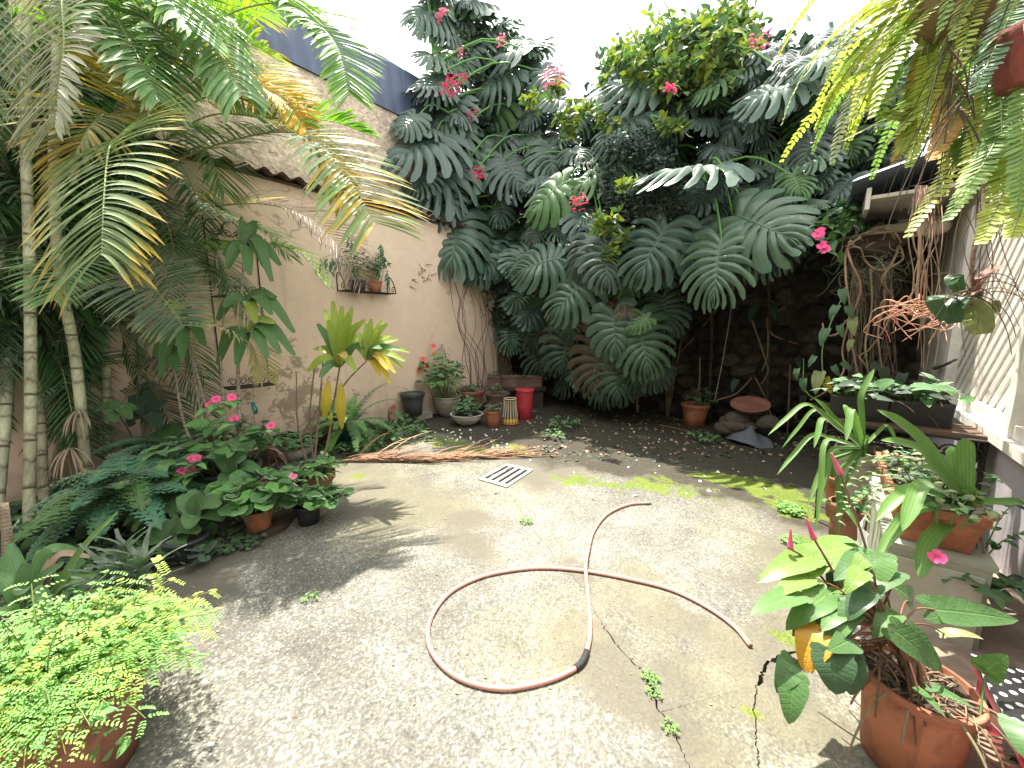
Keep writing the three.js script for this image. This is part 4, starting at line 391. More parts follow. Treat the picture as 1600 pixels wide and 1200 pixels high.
// ---- row at the far end of the garden wall
{ const t = potPx('potted_plant', 'dark grey plastic pot with small white flowers standing on a stone block by the wall', 'plant pot', 643, 640, 35, 33, M.greyPot, { y: .12, lip: 1.06 }); bushy(t, { n: 9, R: .08, H: .05, leaf: oval, mats: [M.mid], size: .04, per: 4 }); const sb = new B(); for (let i = 0; i < 4; i++) tube(sb, sag(t.top, V(-1, rr(.6, 1.2), rr(-.3, .6)), rr(.5, .9), 2.4, 9), .004, .002, 4); part(t, 'bare_twig', sb.geo(), M.twig);
  const c = G(645, 657), b = thing('stone_block', 'rough stone block under the dark grey plastic pot', 'block', c); part(b, 'block_body', metric(jit(new THREE.BoxGeometry(.32, .115, .3, 8, 4, 8).translate(c.x - .05, .058, c.z - .12), .025, 7)), M.stone); }
{ const t = potPx('potted_plant', 'round mossy stone pot holding coral flowers and a spider plant', 'plant pot', 697, 647, 44, 30, M.stone, { bowl: .75, taper: .45, warp: .01 });
  bushy(t, { n: 26, R: .42, H: .72, leaf: oval, mats: [M.ger[0], M.mid, M.ger[1]], size: .12, per: 7, from: t.top.clone().add(V(-.06, 0, .05)) });
  for (const [x, y] of [[643, 566], [661, 561], [667, 572], [677, 541], [679, 553], [647, 586], [655, 578]]) flower(t, D(x, y, depthOf(t.position) - .2), .045, M.coral);
  for (let i = 0; i < 26; i++) { const a = i * 2.4, b = new B(); ribbon(b, sag(t.top.clone().add(V(.1, .25, .1)), V(Math.cos(a), rr(.3, 1.3), Math.sin(a)), rr(.3, .5), 1.7, 8), .011, blade, UP, .4, s => mix3([1, 1, 1], [1.5, 1.35, 1.5], .5 * (i % 2))); part(t, 'leaf', b.geo(), M.strap); }
  const b = new B(); for (const x of [670, 690, 700]) tube(b, curve([t.top, D(x, 590, depthOf(t.position)), D(x + rr(-6, 6), 545, depthOf(t.position))], 8), .008, .004, 5); tube(b, [t.top, t.top.clone().add(V(.1, .26, .1))], .012, .01, 6); part(t, 'woody_stem', b.geo(), M.twig); const d = new B(); for (let i = 0; i < 24; i++) { const a = i * 2.4; ribbon(d, sag(D(rr(686, 702), rr(540, 580), depthOf(t.position)), V(Math.cos(a), rr(-.2, .8), Math.sin(a)), rr(.08, .2), 1, 5), .008, blade, UP, .3); } stuff(part(t, 'thin_foliage', d.geo(), M.grey)); }
{ const t = potPx('potted_plant', 'wide terracotta pot half hidden behind the round mossy stone pot', 'plant pot', 733, 628, 42, 30, M.terraD, {}); bushy(t, { n: 14, R: .16, H: .14, leaf: oval, mats: [M.mid, M.dark], size: .08, per: 4 }); }
{ const t = potPx('planter_bowl', 'shallow pale bowl full of leafy plants in front of the stone pot', 'planter', 728, 667, 54, 17, M.white, { bowl: .8, taper: .4, fill: .95 }); bushy(t, { n: 20, R: .2, H: .24, leaf: oval, mats: [M.mid, M.ger[2]], size: .10, per: 5 }); bushy(t, { n: 10, R: .24, H: .06, leaf: oval, mats: [M.grey], size: .06, per: 4 }); }
{ const t = potPx('potted_plant', 'small terracotta pot with sparse greenery left of the striped drum pot', 'plant pot', 770, 668, 27, 26, M.terra, {}); bushy(t, { n: 14, R: .15, H: .14, leaf: oval, mats: [M.mid, M.grey], size: .05, per: 6 }); }
{ const t = potPx('potted_plant', 'brown clay pot with a small seedling in front of the troughs', 'plant pot', 777, 645, 38, 30, M.brown, {}); bushy(t, { n: 6, R: .1, H: .2, leaf: oval, mats: [M.mid], size: .09, per: 4, single: true }); }
{ const c = G(813, 640), y = .36; for (const [x0, x1, lab] of [[762, 786, 'short brown trough at the left end of the dark bench'], [782, 846, 'long brown trough of bare soil on the dark bench above the red bucket']]) { const d = depthOf(c) + .2, a = D(x0, 606, d), b = D(x1, 606, d), t = thing('planter_trough', lab, 'planter', a.clone().setY(y)); const dir = b.clone().sub(a).setY(0), L = dir.length(), s = new THREE.Shape([new THREE.Vector2(-.10, .17), new THREE.Vector2(-.075, 0), new THREE.Vector2(.075, 0), new THREE.Vector2(.10, .17), new THREE.Vector2(.115, .17), new THREE.Vector2(.115, .185), new THREE.Vector2(.085, .185), new THREE.Vector2(.07, .11), new THREE.Vector2(-.07, .11), new THREE.Vector2(-.085, .185), new THREE.Vector2(-.115, .185), new THREE.Vector2(-.115, .17)]); const g = new THREE.ExtrudeGeometry(s, { depth: L, bevelEnabled: true, bevelSize: .003, bevelThickness: .003, bevelSegments: 1 }); const caps = [0, L - .012].map(z => { const q = new THREE.ExtrudeGeometry(new THREE.Shape([new THREE.Vector2(-.098, .18), new THREE.Vector2(-.074, .004), new THREE.Vector2(.074, .004), new THREE.Vector2(.098, .18)]), { depth: .012, bevelEnabled: false }); q.translate(0, 0, z + (z ? .005 : -.005)); return q; }); const all = mergeGeometries([g, ...caps]); all.rotateY(Math.atan2(dir.x, dir.z)); all.translate(a.x, y, a.z); part(t, 'trough', metric(all, 2), M.brown); const sg = new THREE.BoxGeometry(.15, .02, L * .97, 4, 1, 8); sg.translate(0, 0, L / 2); sg.rotateY(Math.atan2(dir.x, dir.z)); sg.translate(a.x, y + .13, a.z); part(t, 'soil', metric(sg, 3), M.soil); t.top = a.clone().lerp(b, .5).setY(y + .14); t.r = L * .3; bushy(t, { n: 7, R: L * .35, H: .12, leaf: oval, mats: [M.dark], size: .05, per: 4 }); }
  const b0 = D(765, 640, depthOf(c) + .25), b1 = D(852, 640, depthOf(c) + .25), t = thing('low_bench', 'dark block bench carrying the two brown troughs', 'bench', b0.clone().setY(0)); const dir = b1.clone().sub(b0).setY(0), L = dir.length(), g = mergeGeometries([new THREE.BoxGeometry(.28, .05, L).translate(0, .33, L / 2), new THREE.BoxGeometry(.2, .3, .2).translate(0, .152, .15), new THREE.BoxGeometry(.2, .3, .2).translate(0, .152, L - .15)]); g.rotateY(Math.atan2(dir.x, dir.z)); g.translate(b0.x, 0, b0.z); part(t, 'bench_body', metric(g), M.soil); }
{ const c = G(797, 662), d = depthOf(c), k = d / F, t = thing('drum_pot', 'slim tapered drum pot with yellow stripes standing on a saucer', 'pot', c); const H = 40 * k, g = new THREE.LatheGeometry([[.001, .012], [14 * k, 0], [14.5 * k, .02], [12 * k, .035]].map(p => new THREE.Vector2(...p)), 28); part(t, 'saucer', g.translate(c.x, 0, c.z), M.terraD); const b = new THREE.LatheGeometry([[12.5 * k, .02], [11.5 * k, H * .3], [9.3 * k, H * .7], [9 * k, H * .95], [9.6 * k, H], [8 * k, H], [.001, H * .98]].map(p => new THREE.Vector2(...p)), 28); part(t, 'drum_body', b.translate(c.x, 0, c.z), std([.07, .06, .05]));
  for (let i = 0; i < 16; i++) { const a = i / 16 * 6.2832, q = r => V(c.x + Math.cos(a) * r, 0, c.z + Math.sin(a) * r), s = new B(); tube(s, [q(11.9 * k).setY(H * .3), q(9.6 * k).setY(H * .68), q(9.4 * k).setY(H * .95)], .0075, .006, 5); part(t, 'stripe', s.geo(), std([.55, .47, .3])); const y = new B(), p = q(12.6 * k).setY(H * .18); ribbon(y, [q(12.9 * k).setY(H * .07), p, q(11.8 * k).setY(H * .33)], .024, lance, V(Math.cos(a), .1, Math.sin(a)), -.1); part(t, 'leaf_mark', y.geo(), leafMat([.6, .38, .05], { map: null, bumpMap: null, transmission: 0 })); }
  const rg = new THREE.TorusGeometry(9.4 * k, .006, 6, 24); rg.rotateX(1.5708); part(t, 'rim', rg.translate(c.x, H, c.z), std([.6, .5, .32])); }
{ const t = potPx('red_bucket', 'faded red plastic bucket, lidded, right of the striped drum pot', 'bucket', 820, 656, 29, 47, M.red, { taper: .86, rim: .04, lip: 1.02, soil: 0, part: 'bucket_body' }); const c = t.position, r = t.r; const g = new THREE.LatheGeometry([[.001, t.h * .975], [r * .9, t.h * .98], [r * .98, t.h], [r * 1.06, t.h * 1.0], [r * 1.07, t.h * .955], [r * 1.03, t.h * .955]].map(p => new THREE.Vector2(...p)), 36); part(t, 'lid', g.translate(c.x, .004, c.z), M.red); const b = new B(), pts = []; for (let i = 0; i <= 14; i++) { const a = Math.PI * i / 14 + YAW; pts.push(V(c.x + Math.cos(a) * r * 1.09, t.h * (.93 - .25 * Math.sin(Math.PI * i / 14)), c.z - Math.sin(a) * r * -1.09)); } tube(b, pts, .004, .004, 5); part(t, 'handle', b.geo(), M.red); }
// ---- along the wall
{ const c = G(616, 665), t = thing('brick_red_plank', 'short brick red plank leaning on the garden wall beside the fern', 'plank', c); const p = D(606, 597, depthOf(c) + .25), dir = p.clone().sub(c), L = dir.length(), g = new THREE.BoxGeometry(.10, .035, L, 3, 1, 10).translate(0, 0, L / 2); g.applyMatrix4(new THREE.Matrix4().lookAt(p, c, V(1, .2, .3)).setPosition(c)); part(t, 'plank_board', metric(jit(g, .004, 9), 2), M.plank); }
{ const t = potPx('potted_fern', 'fresh green sword fern in a teal pot by the garden wall', 'fern', 541, 696, 40, 28, M.teal, {}); for (let i = 0; i < 34; i++) { const a = i * 2.4, q = rr(.5, 1), L = rr(.4, .75) * (Math.cos(a + .6) > 0 ? 1.1 : .9), p = sag(t.top, V(Math.cos(a) * q + .2, rr(.5, 1.4), Math.sin(a) * q), L, rr(1.2, 2.4), 8); fernFrond(t, p, { len: .07, n: 30, w: .0095, tint: () => [rr(.8, 1.2), rr(.85, 1.15), 1] }, i % 3 ? M.fernMid : M.limeB); } }
{ const t = potPx('planter_bowl', 'low pale bowl of dense rosette plants beside the wall stain', 'planter', 449, 722, 64, 20, M.white, { bowl: .8, taper: .5, fill: .95 }); bushy(t, { n: 44, R: .3, H: .14, leaf: oval, mats: [M.mid, M.ger[2]], size: .085, per: 7, spread: 1 }); }
{ const t = thing('fern_tuft', 'small fern tuft growing out of the wall above the teal pot', 'fern', D(528, 640, 4.85)); for (let i = 0; i < 14; i++) { const a = i * 2.4; fernFrond(t, sag(t.position, V(Math.cos(a) * .8, rr(.3, 1.2), Math.sin(a) * .8 + .2), rr(.25, .45), 1.4, 7), { len: .05 }, M.lime); } }
// ---- cordyline with yellow leaves
function whorl(t, p, list, w, mats) { for (const [x, y, dz, m, arch] of list) { const e = D(x, y, depthOf(p) + dz), mid = p.clone().lerp(e, .45).add(V(0, .7 * (arch ?? .25) * p.distanceTo(e), 0)), b = new B(); ribbon(b, curve([p, mid, e], 12), w, s => .25 + .75 * Math.pow(Math.sin(Math.PI * clamp(s * .92 + .06)), .9), V(0, .7, 0).add(EYE.clone().sub(p).normalize()), .22, s => [1, 1, 1], .05); part(t, 'leaf', b.geo(), mats[m]); } }
{ const t = potPx('potted_cordyline', 'tall thin cordyline with glowing yellow green leaves in a terracotta pot', 'cordyline', 487, 783, 58, 42, M.terraD, { rim: .3 }); const d = depthOf(t.position), mats = [M.cord, M.cordG, M.cordY]; const st = (pts, r) => { const b = new B(); tube(b, curve(pts, 14), r, r * .6, 7, [1, 1, 1], .2); part(t, 'stem', b.geo(), M.twig); };
  const A = D(531, 572, d), Bq = D(574, 563, d - .1), tp = t.top; st([tp.clone().add(V(.05, 0, 0)), D(512, 690, d), D(520, 640, d), A], .011); st([D(524, 620, d), D(545, 592, d), Bq], .008); st([tp, D(484, 660, d), D(492, 565, d)], .009); st([tp.clone().add(V(-.05, 0, .03)), D(465, 660, d), D(463, 583, d)], .008); st([tp.clone().add(V(.02, 0, .03)), D(498, 650, d), D(505, 560, d)], .009); st([tp, D(470, 690, d), D(490, 650, d), D(506, 622, d)], .009);
  whorl(t, A, [[534, 478, 0, 0, .05], [520, 470, .1, 0, .1], [545, 488, -.1, 0, .1], [481, 580, -.1, 0, .5], [496, 506, 0, 1, .2], [505, 520, .1, 1, .2], [570, 500, 0, 0, .3], [560, 505, -.1, 0, .3], [538, 505, -.15, 0, .1], [585, 540, -.1, 1, .3], [540, 560, -.2, 2, .4], [512, 500, -.1, 0, .2], [524, 520, .2, 0, .1], [490, 545, .1, 0, .3], [575, 520, .15, 0, .3], [550, 480, .1, 0, .1], [508, 484, .1, 0, .1], [500, 590, -.15, 1, .4], [556, 580, -.2, 0, .4]], .038, mats);
  whorl(t, Bq, [[580, 498, 0, 0, .1], [606, 506, 0, 0, .3], [612, 524, -.1, 0, .3], [633, 564, -.05, 0, .3], [625, 545, 0, 1, .3], [618, 583, -.1, 2, .4], [606, 578, -.15, 2, .4], [594, 588, -.1, 2, .35], [560, 520, .1, 0, .2], [590, 515, -.1, 0, .15], [596, 545, -.2, 1, .3], [628, 575, .1, 0, .4], [572, 505, .1, 0, .1], [640, 550, .1, 0, .3], [610, 600, -.1, 2, .4], [555, 540, .1, 0, .2], [598, 500, .1, 0, .15], [622, 530, .1, 0, .3]], .031, mats);
  for (const [x0, y0, x1, y1, m] of [[532, 598, 534, 670, 2], [513, 595, 507, 655, 2], [518, 640, 516, 665, 0]]) { const b = new B(); ribbon(b, curve([D(x0, y0, d - .08), D((x0 + x1) / 2 - 1, (y0 + y1) / 2, d - .15), D(x1, y1, d - .1)], 10), y1 - y0 < 40 ? .02 : .042, s => .1 + .9 * Math.pow(Math.sin(Math.PI * clamp(s * .95 + .04)), .8), camR.clone().cross(UP).multiplyScalar(-1), .1); part(t, 'hanging_leaf', b.geo(), mats[m]); }
  bushy(t, { n: 12, R: .2, H: .14, leaf: [...oval, ...heartL], mats: [M.mid, M.ger[0]], size: .11, per: 3, single: true }); for (let i = 0; i < 24; i++) { const a = i * 2.4, b = new B(); ribbon(b, sag(t.top.clone().add(V(Math.cos(a) * .08, 0, Math.sin(a) * .08)), V(Math.cos(a), 1.2, Math.sin(a)), rr(.12, .22), 1.4, 5), .009, blade, UP, .3); part(t, 'grass_blade', b.geo(), M.limeB); } }
// ---- front row on the concrete edge
{ const t = potPx('potted_geranium', 'bright terracotta pot with round leaved geranium at the edge of the concrete', 'geranium', 398, 840, 43, 42, M.terra, {}); bushy(t, { n: 40, R: .25, H: .27, leaf: gerL, mats: M.ger, size: .085, per: 4, single: true, spread: .9 }); for (const [x, y] of [[412, 752], [458, 744]]) flower(t, D(x, y, depthOf(t.position)), .025, M.pinkP); }
{ const t = potPx('potted_geranium', 'little black pot with geranium leaves trailing to its right', 'geranium', 477, 822, 42, 32, M.black, {}); bushy(t, { n: 24, R: .2, H: .14, leaf: gerL, mats: M.ger, size: .075, per: 4, single: true, from: t.top.clone().addScaledVector(camR, .06) }); }
{ const t = thing('mossy_clump', 'bright feathery green clump behind the geranium in terracotta', 'plant', G(428, 790)); t.top = t.position.clone().add(V(0, .08, 0)); bushy(t, { n: 50, R: .16, H: .2, leaf: longL, mats: [M.limeB, M.lime], size: .05, per: 8, spread: 1 }); }
{ const t = potPx('potted_shrub', 'large dark teal tub with woody shrub and pink impatiens flowers', 'shrub', 338, 806, 100, 70, M.tealDk, { rim: .1 }); const d = depthOf(t.position), b = (pts, r) => { const q = new B(); tube(q, curve(pts, 16), r, r * .55, 7, [1, 1, 1], .25); part(t, 'woody_stem', q.geo(), M.bark); }; const tp = t.top;
  b([tp, D(300, 690, d), D(285, 650, d), D(268, 540, d)], .014); b([tp.clone().add(V(.04, 0, 0)), D(335, 680, d), D(315, 610, d), D(296, 540, d)], .014); b([tp.clone().add(V(.06, 0, 0)), D(372, 690, d), D(372, 560, d), D(383, 380, d)], .016); b([tp, D(318, 660, d), D(300, 560, d), D(290, 500, d)], .012); b([tp, D(350, 640, d), D(345, 560, d), D(352, 470, d)], .012);
  bushy(t, { n: 26, R: .42, H: .46, leaf: oval, mats: [M.mid, M.ger[2], M.ger[0]], size: .12, per: 7, single: true }); 
  for (const [x, y] of [[338, 624], [362, 621], [329, 632], [366, 654], [423, 665], [300, 717], [308, 716], [284, 735], [297, 732], [293, 738]]) { const p = D(x, y, d - .45); flower(t, p, .027, M.pink); for (let k = 0; k < 4; k++) { const a = rnd() * 6.28; put(t, 'leaf', pick(oval), pick([M.ger[0], M.ger[1]]), p.clone().add(V(rr(-.05, .05), -.03, rr(-.05, .03))), V(Math.cos(a), rr(-.3, .3), Math.sin(a)), UP, rr(.08, .12)); } }
  const mats = [M.cordG, M.mid, M.cord], P = [[385, 385, [[378, 345, 0, 0, .05], [392, 352, 0, 0, .05], [398, 345, .1, 0, .1], [415, 420, -.1, 0, .5], [355, 420, -.1, 0, .4], [425, 440, -.1, 0, .6], [350, 400, 0, 0, .3], [438, 415, 0, 0, .4], [390, 430, -.2, 0, .3]]], [385, 470, [[425, 492, -.1, 0, .4], [432, 466, 0, 0, .3], [350, 480, -.1, 0, .4], [400, 505, -.1, 2, .3], [340, 500, 0, 0, .4], [460, 520, 0, 0, .4], [415, 470, .1, 0, .2]]], [388, 520, [[438, 552, -.1, 0, .5], [460, 555, 0, 0, .5], [418, 560, -.15, 0, .4], [340, 570, 0, 0, .5], [430, 505, -.1, 2, .3], [370, 570, -.1, 1, .3]]], [290, 510, [[272, 470, 0, 2, .1], [300, 480, -.1, 0, .2], [255, 560, -.1, 0, .4], [250, 590, -.1, 1, .4], [320, 540, -.1, 0, .4], [285, 560, -.2, 0, .3], [230, 540, 0, 0, .4]]], [268, 540, [[275, 580, -.1, 1, .2], [240, 555, 0, 0, .3], [262, 510, 0, 2, .1]]]];
  for (const [x, y, l] of P) whorl(t, D(x, y, d), l, .044, mats);
  whorl(t, D(362, 745, d - .3), [[330, 700, 0, 1, .2], [400, 690, 0, 1, .3], [410, 740, -.05, 1, .4], [345, 760, -.1, 1, .4], [385, 715, -.1, 1, .2], [350, 715, .1, 1, .1], [395, 760, -.1, 1, .4]], .045, mats); }
{ const t = potPx('potted_dumb_cane', 'black plastic pot with variegated dumb cane leaves at the bed corner', 'plant pot', 282, 882, 60, 38, M.greyPot, { lip: 1.1 }); const d = depthOf(t.position), tp = t.top; const mk = (x, y, s) => whorl(t, D(x, y, d), s, .05, [M.cordG, M.mid, M.cord]); mk(268, 845, [[240, 812, 0, 1, .2], [285, 808, .1, 0, .3], [312, 832, -.05, 0, .4], [225, 850, -.05, 1, .4], [285, 860, -.1, 1, .3], [256, 818, .1, 1, .1]]); mk(305, 806, [[338, 780, 0, 0, .2], [345, 790, -.05, 0, .3], [300, 765, .05, 0, .1], [280, 775, 0, 0, .2], [312, 770, 0, 1, .1], [295, 826, -.1, 0, .3], [350, 812, 0, 0, .3]]); const b = new B(); tube(b, curve([tp, D(268, 845, d)], 6), .014, .01, 6); tube(b, curve([tp, D(292, 830, d), D(305, 806, d)], 6), .013, .01, 6); part(t, 'stem', b.geo(), M.stem); }
// ---- ferns and leaves in the bed
{ const t = thing('lacy_fern', 'big blue green lacy fern spreading low in the bed', 'fern', G(205, 845)); const d = depthOf(t.position), c = D(205, 770, d); for (let i = 0; i < 30; i++) { const a = i * 2.4, q = .35 + .65 * ((i % 7) / 7), L = rr(.38, .62), p = sag(c.clone().add(V(rr(-.06, .06), rr(-.05, .1), rr(-.06, .06))), V(Math.cos(a) * q, rr(.25, .9), Math.sin(a) * q), L, rr(1.1, 1.9), 8); lacyFrond(t, p, .21, 12, i % 3 ? M.fernDark : M.fernMid); } const b = new B(); tube(b, [G(205, 845), c], .03, .02, 6); part(t, 'rootstock', b.geo(), M.twig); }
{ const t = thing('lacy_fern', 'darker lacy fern behind the big one, under the palm fronds', 'fern', G(262, 775)); const d = depthOf(t.position), c = D(258, 700, d); for (let i = 0; i < 26; i++) { const a = i * 2.4, q = rr(.5, 1), p = sag(c, V(Math.cos(a) * q, rr(.3, 1), Math.sin(a) * q), rr(.35, .6), 1.5, 8); lacyFrond(t, p, .17, 14, i % 2 ? M.fernDark : M.fernMid); } const b = new B(); tube(b, [t.position, c], .025, .02, 6); part(t, 'rootstock', b.geo(), M.twig); }
{ const t = thing('button_fern', 'small button fern in front of the big lacy fern beside the dumb cane', 'fern', G(255, 845)); const d = depthOf(t.position); for (let i = 0; i < 20; i++) { const a = i * 2.4; fernFrond(t, sag(D(262, 790, d), V(Math.cos(a) * .6, rr(.3, 1), Math.sin(a) * .6), rr(.2, .34), 2, 7), { len: .045, w: .011, n: 16 }, M.fernMid); } }
{ const t = thing('broad_leaf_plant', 'glossy broad leaved plant in front of the pale palm trunk', 'plant', G(215, 775)); const d = depthOf(t.position); whorl(t, D(182, 642, d - .25), [[150, 640, 0, 1, .2], [185, 625, 0, 0, .1], [213, 640, 0, 0, .2], [178, 660, -.1, 0, .3], [205, 655, -.1, 1, .3], [165, 628, .1, 1, .1]], .042, [M.mid, M.cordG]); whorl(t, D(228, 650, d), [[205, 618, 0, 0, .1], [262, 628, 0, 0, .2], [250, 668, -.1, 0, .3], [235, 612, .1, 0, .1], [200, 665, 0, 0, .3]], .06, [M.dark]); const b = new B(); tube(b, curve([t.position, D(208, 690, d), D(182, 642, d - .25)], 8), .008, .005, 5); tube(b, curve([t.position, D(228, 650, d)], 8), .01, .006, 5); part(t, 'stem', b.geo(), M.twig); }
{ const t = thing('ground_cover', 'dark round leaved creeper carpeting the shaded corner of the bed', 'ground cover', G(60, 860)); const pts = []; for (let i = 0; i < 1100; i++) { const p = G(rr(-60, 330), rr(760, 885), .04); if (p.x < -4.7) continue; pts.push(p.add(V(0, rr(0, .07), 0))); } leafCloud(t, 'foliage', roundL, [M.dark, M.mid], pts, .075, 2.2); t.userData.kind = 'stuff'; }
{ const t = thing('edge_weeds', 'small leaved weeds spilling over the concrete edge below the geranium', 'ground cover', G(330, 870)); const pts = []; for (let i = 0; i < 420; i++) { const s = rnd(), p = G(lerp(300, 400, s) + rr(-22, 22), lerp(866, 842, s) + rr(-16, 12), .01); pts.push(p.add(V(0, rr(0, .05), 0))); } leafCloud(t, 'foliage', roundL, [M.ger[2], M.grey], pts, .035, 1.6); t.userData.kind = 'stuff'; }
{ const t = thing('vine_cover', 'leafy vine carpet between the teal pot and the dry frond', 'ground cover', G(600, 690)); const pts = []; for (let i = 0; i < 520; i++) { const s = rnd(), p = G(lerp(515, 660, s) + rr(-18, 18), lerp(706, 676, s) + rr(-16, 14), .0); pts.push(p.add(V(0, rr(.01, .10 + .16 * Math.exp(-(((s - .75) / .15) ** 2))), 0))); } leafCloud(t, 'foliage', heartL[0], [M.mid, M.ger[2], M.ger[0]], pts, .08, 1.4); t.userData.kind = 'stuff'; }
{ const t = thing('wall_vine', 'thin leafless vine clinging to the far end of the garden wall', 'vine', PX(752, 615, -4.79)); for (let i = 0; i < 13; i++) { const x = rr(715, 778), b = new B(); tube(b, curve([PX(x, 625, -4.79), PX(x + rr(-20, 10), 560, -4.78), PX(x + rr(-35, 10), 500, -4.785), PX(x + rr(-50, 10), 425, -4.78)], 12), .004, .0025, 4, [.6, .55, .5], .4); part(t, 'runner', b.geo(), M.twig); } const b = new B(); for (let i = 0; i < 14; i++) { const p = PX(rr(640, 675), rr(412, 450), -4.79); tube(b, [p, p.clone().add(V(.01, rr(-.1, .1), rr(-.15, .15)))], .006, .002, 4, [.4, .35, .3]); } stuff(part(t, 'dry_tendrils', b.geo(), M.twig)); }
// ---- wall shelf pots
{ const y = PX(566, 456, WX + .1).y + .012; const at = (x) => PX(x, 450, WX + .1).setY(y); const t = pot('potted_succulent', 'small terracotta pot with trailing plant on the little wall shelf', 'plant pot', at(587), .085, .14, M.terra, {}); bushy(t, { n: 12, R: .2, H: .4, leaf: longL, mats: [M.grey, M.mid], size: .1, per: 8 });
  const u = pot('potted_succulent', 'blue grey pot with wiry plant left on the little wall shelf', 'plant pot', at(560), .10, .13, M.greyPot, { taper: .8 }); bushy(u, { n: 12, R: .24, H: .44, leaf: longL, mats: [M.grey, M.mid], size: .09, per: 7 }); for (const [q, l] of [[u, [[545, 372], [500, 405], [515, 410], [552, 420]]], [t, [[596, 382], [600, 400], [607, 435], [590, 415]]]]) for (const [x, yy] of l) { const e = PX(x, yy, WX + .16), b = new B(), P = curve([q.top, q.top.clone().lerp(e, .6).add(V(.06, .16, 0)), e], 10); tube(b, P, .004, .003, 4); part(q, 'stem', b.geo(), M.stem); for (let k = 0; k < 10; k++) put(q, 'leaf', longL[1], M.fernDark, P[10 - (k % 4)].clone().add(V(0, -k * .012, 0)), V(rr(-.6, .6), -1, rr(-.6, .6)), V(1, .2, 0), .09); } }
// ---- front left
{ const c = D(105, 1135, 1.2).setY(0), t = pot('potted_herb', 'big terracotta pot of bright lime fine leaved herb in the near left corner', 'plant pot', c, .20, .34, M.terraD, { lip: 1.06, fill: .95 }); 
  for (let i = 0; i < 230; i++) { const a = i * 2.4, q = Math.sqrt((i + .5) / 230), base = t.top.clone().addScaledVector(camR, -.04).add(V(Math.cos(a) * q * .14, 0, Math.sin(a) * q * .14)), p = sag(base, V(Math.cos(a) * (q + .15), rr(.6, 1.3), Math.sin(a) * (q + .15)).addScaledVector(camR, -.3).addScaledVector(camF, .25), rr(.16, .34), rr(1.0, 2.0), 7), b = new B(); tube(b, p, .0022, .0012, 4, [1, .6, .4]); const m = [M.lime, M.limeB, M.limeY, M.lime][i % 4];
    for (let k = 2; k < 8; k++) { for (const sd of [-1, 1]) { const T = p[k].clone().sub(p[k - 1]).normalize(), S = T.clone().cross(UP).normalize().multiplyScalar(sd), dir = S.addScaledVector(T, .6).add(V(0, rr(-.2, .3), 0)).normalize(), qn = sag(p[k], dir, rr(.04, .07), .8, 6); for (let j = 1; j <= 6; j++) for (const e of [-1, 1]) { const s2 = qn[j].clone().sub(qn[j - 1]).normalize(), x = s2.clone().cross(UP).normalize().multiplyScalar(e).addScaledVector(s2, .4), l = rr(.006, .0105); ribbon(b, [qn[j], qn[j].clone().addScaledVector(x, l * .5), qn[j].clone().addScaledVector(x, l)], l * .36, z => [.4, 1, .4][Math.round(z * 2)], UP, .1, () => [1, 1, 1]); } } }
    stuff(part(t, 'sprig', b.geo(), m)); }
  for (let q = 0; q < 3; q++) bushy(t, { from: t.top.clone().addScaledVector(camR, -.09).addScaledVector(camF, .05), n: 70, R: .25, H: .10 + q * .05, leaf: oval, mats: [[M.lime, M.limeB], [M.limeB, M.limeY], [M.lime, M.limeB]][q], size: .02, per: 16, spread: 1.2, stemR: .0015 });
  bushy(t, { n: 30, R: .3, H: .05, leaf: oval, mats: [M.limeB, M.ger[0]], size: .05, per: 6, spread: 1.3 }); for (const [x, y] of [[165, 1150], [190, 1160], [205, 1155], [150, 1180], [170, 1185]]) put(t, 'leaf', oval[0], M.ger[1], D(x, y, 1.08), V(rr(-1, 1), -.1, rr(-.5, .5)), V(.3, 1, .6), .05); 
  { const b = new B(), p = D(246, 905, 1.5); for (const [x, y, x2, y2] of [[225, 1000, 248, 880], [215, 1010, 270, 960]]) { const P = curve([D(x - 30, y + 40, 1.25), D(x, y, 1.35), D(x2, y2, 1.45)], 10); tube(b, P, .0025, .0015, 4, [1, .6, .4]); for (let i = 4; i < 11; i++) for (const sd of [-1, 1]) { const q = sag(P[i], V(sd, rr(-.1, .3), rr(-.4, .4)), .07, .6, 6); for (let j = 1; j <= 6; j++) for (const e of [-1, 1]) ribbon(b, [q[j], q[j].clone().add(V(.003 * e, .004, .008 * e)), q[j].clone().add(V(.004 * e, .004, .015 * e))], .005, z => [.4, 1, .4][Math.round(z * 2)], UP, .1); } } stuff(part(t, 'sprig', b.geo(), M.limeY)); } }
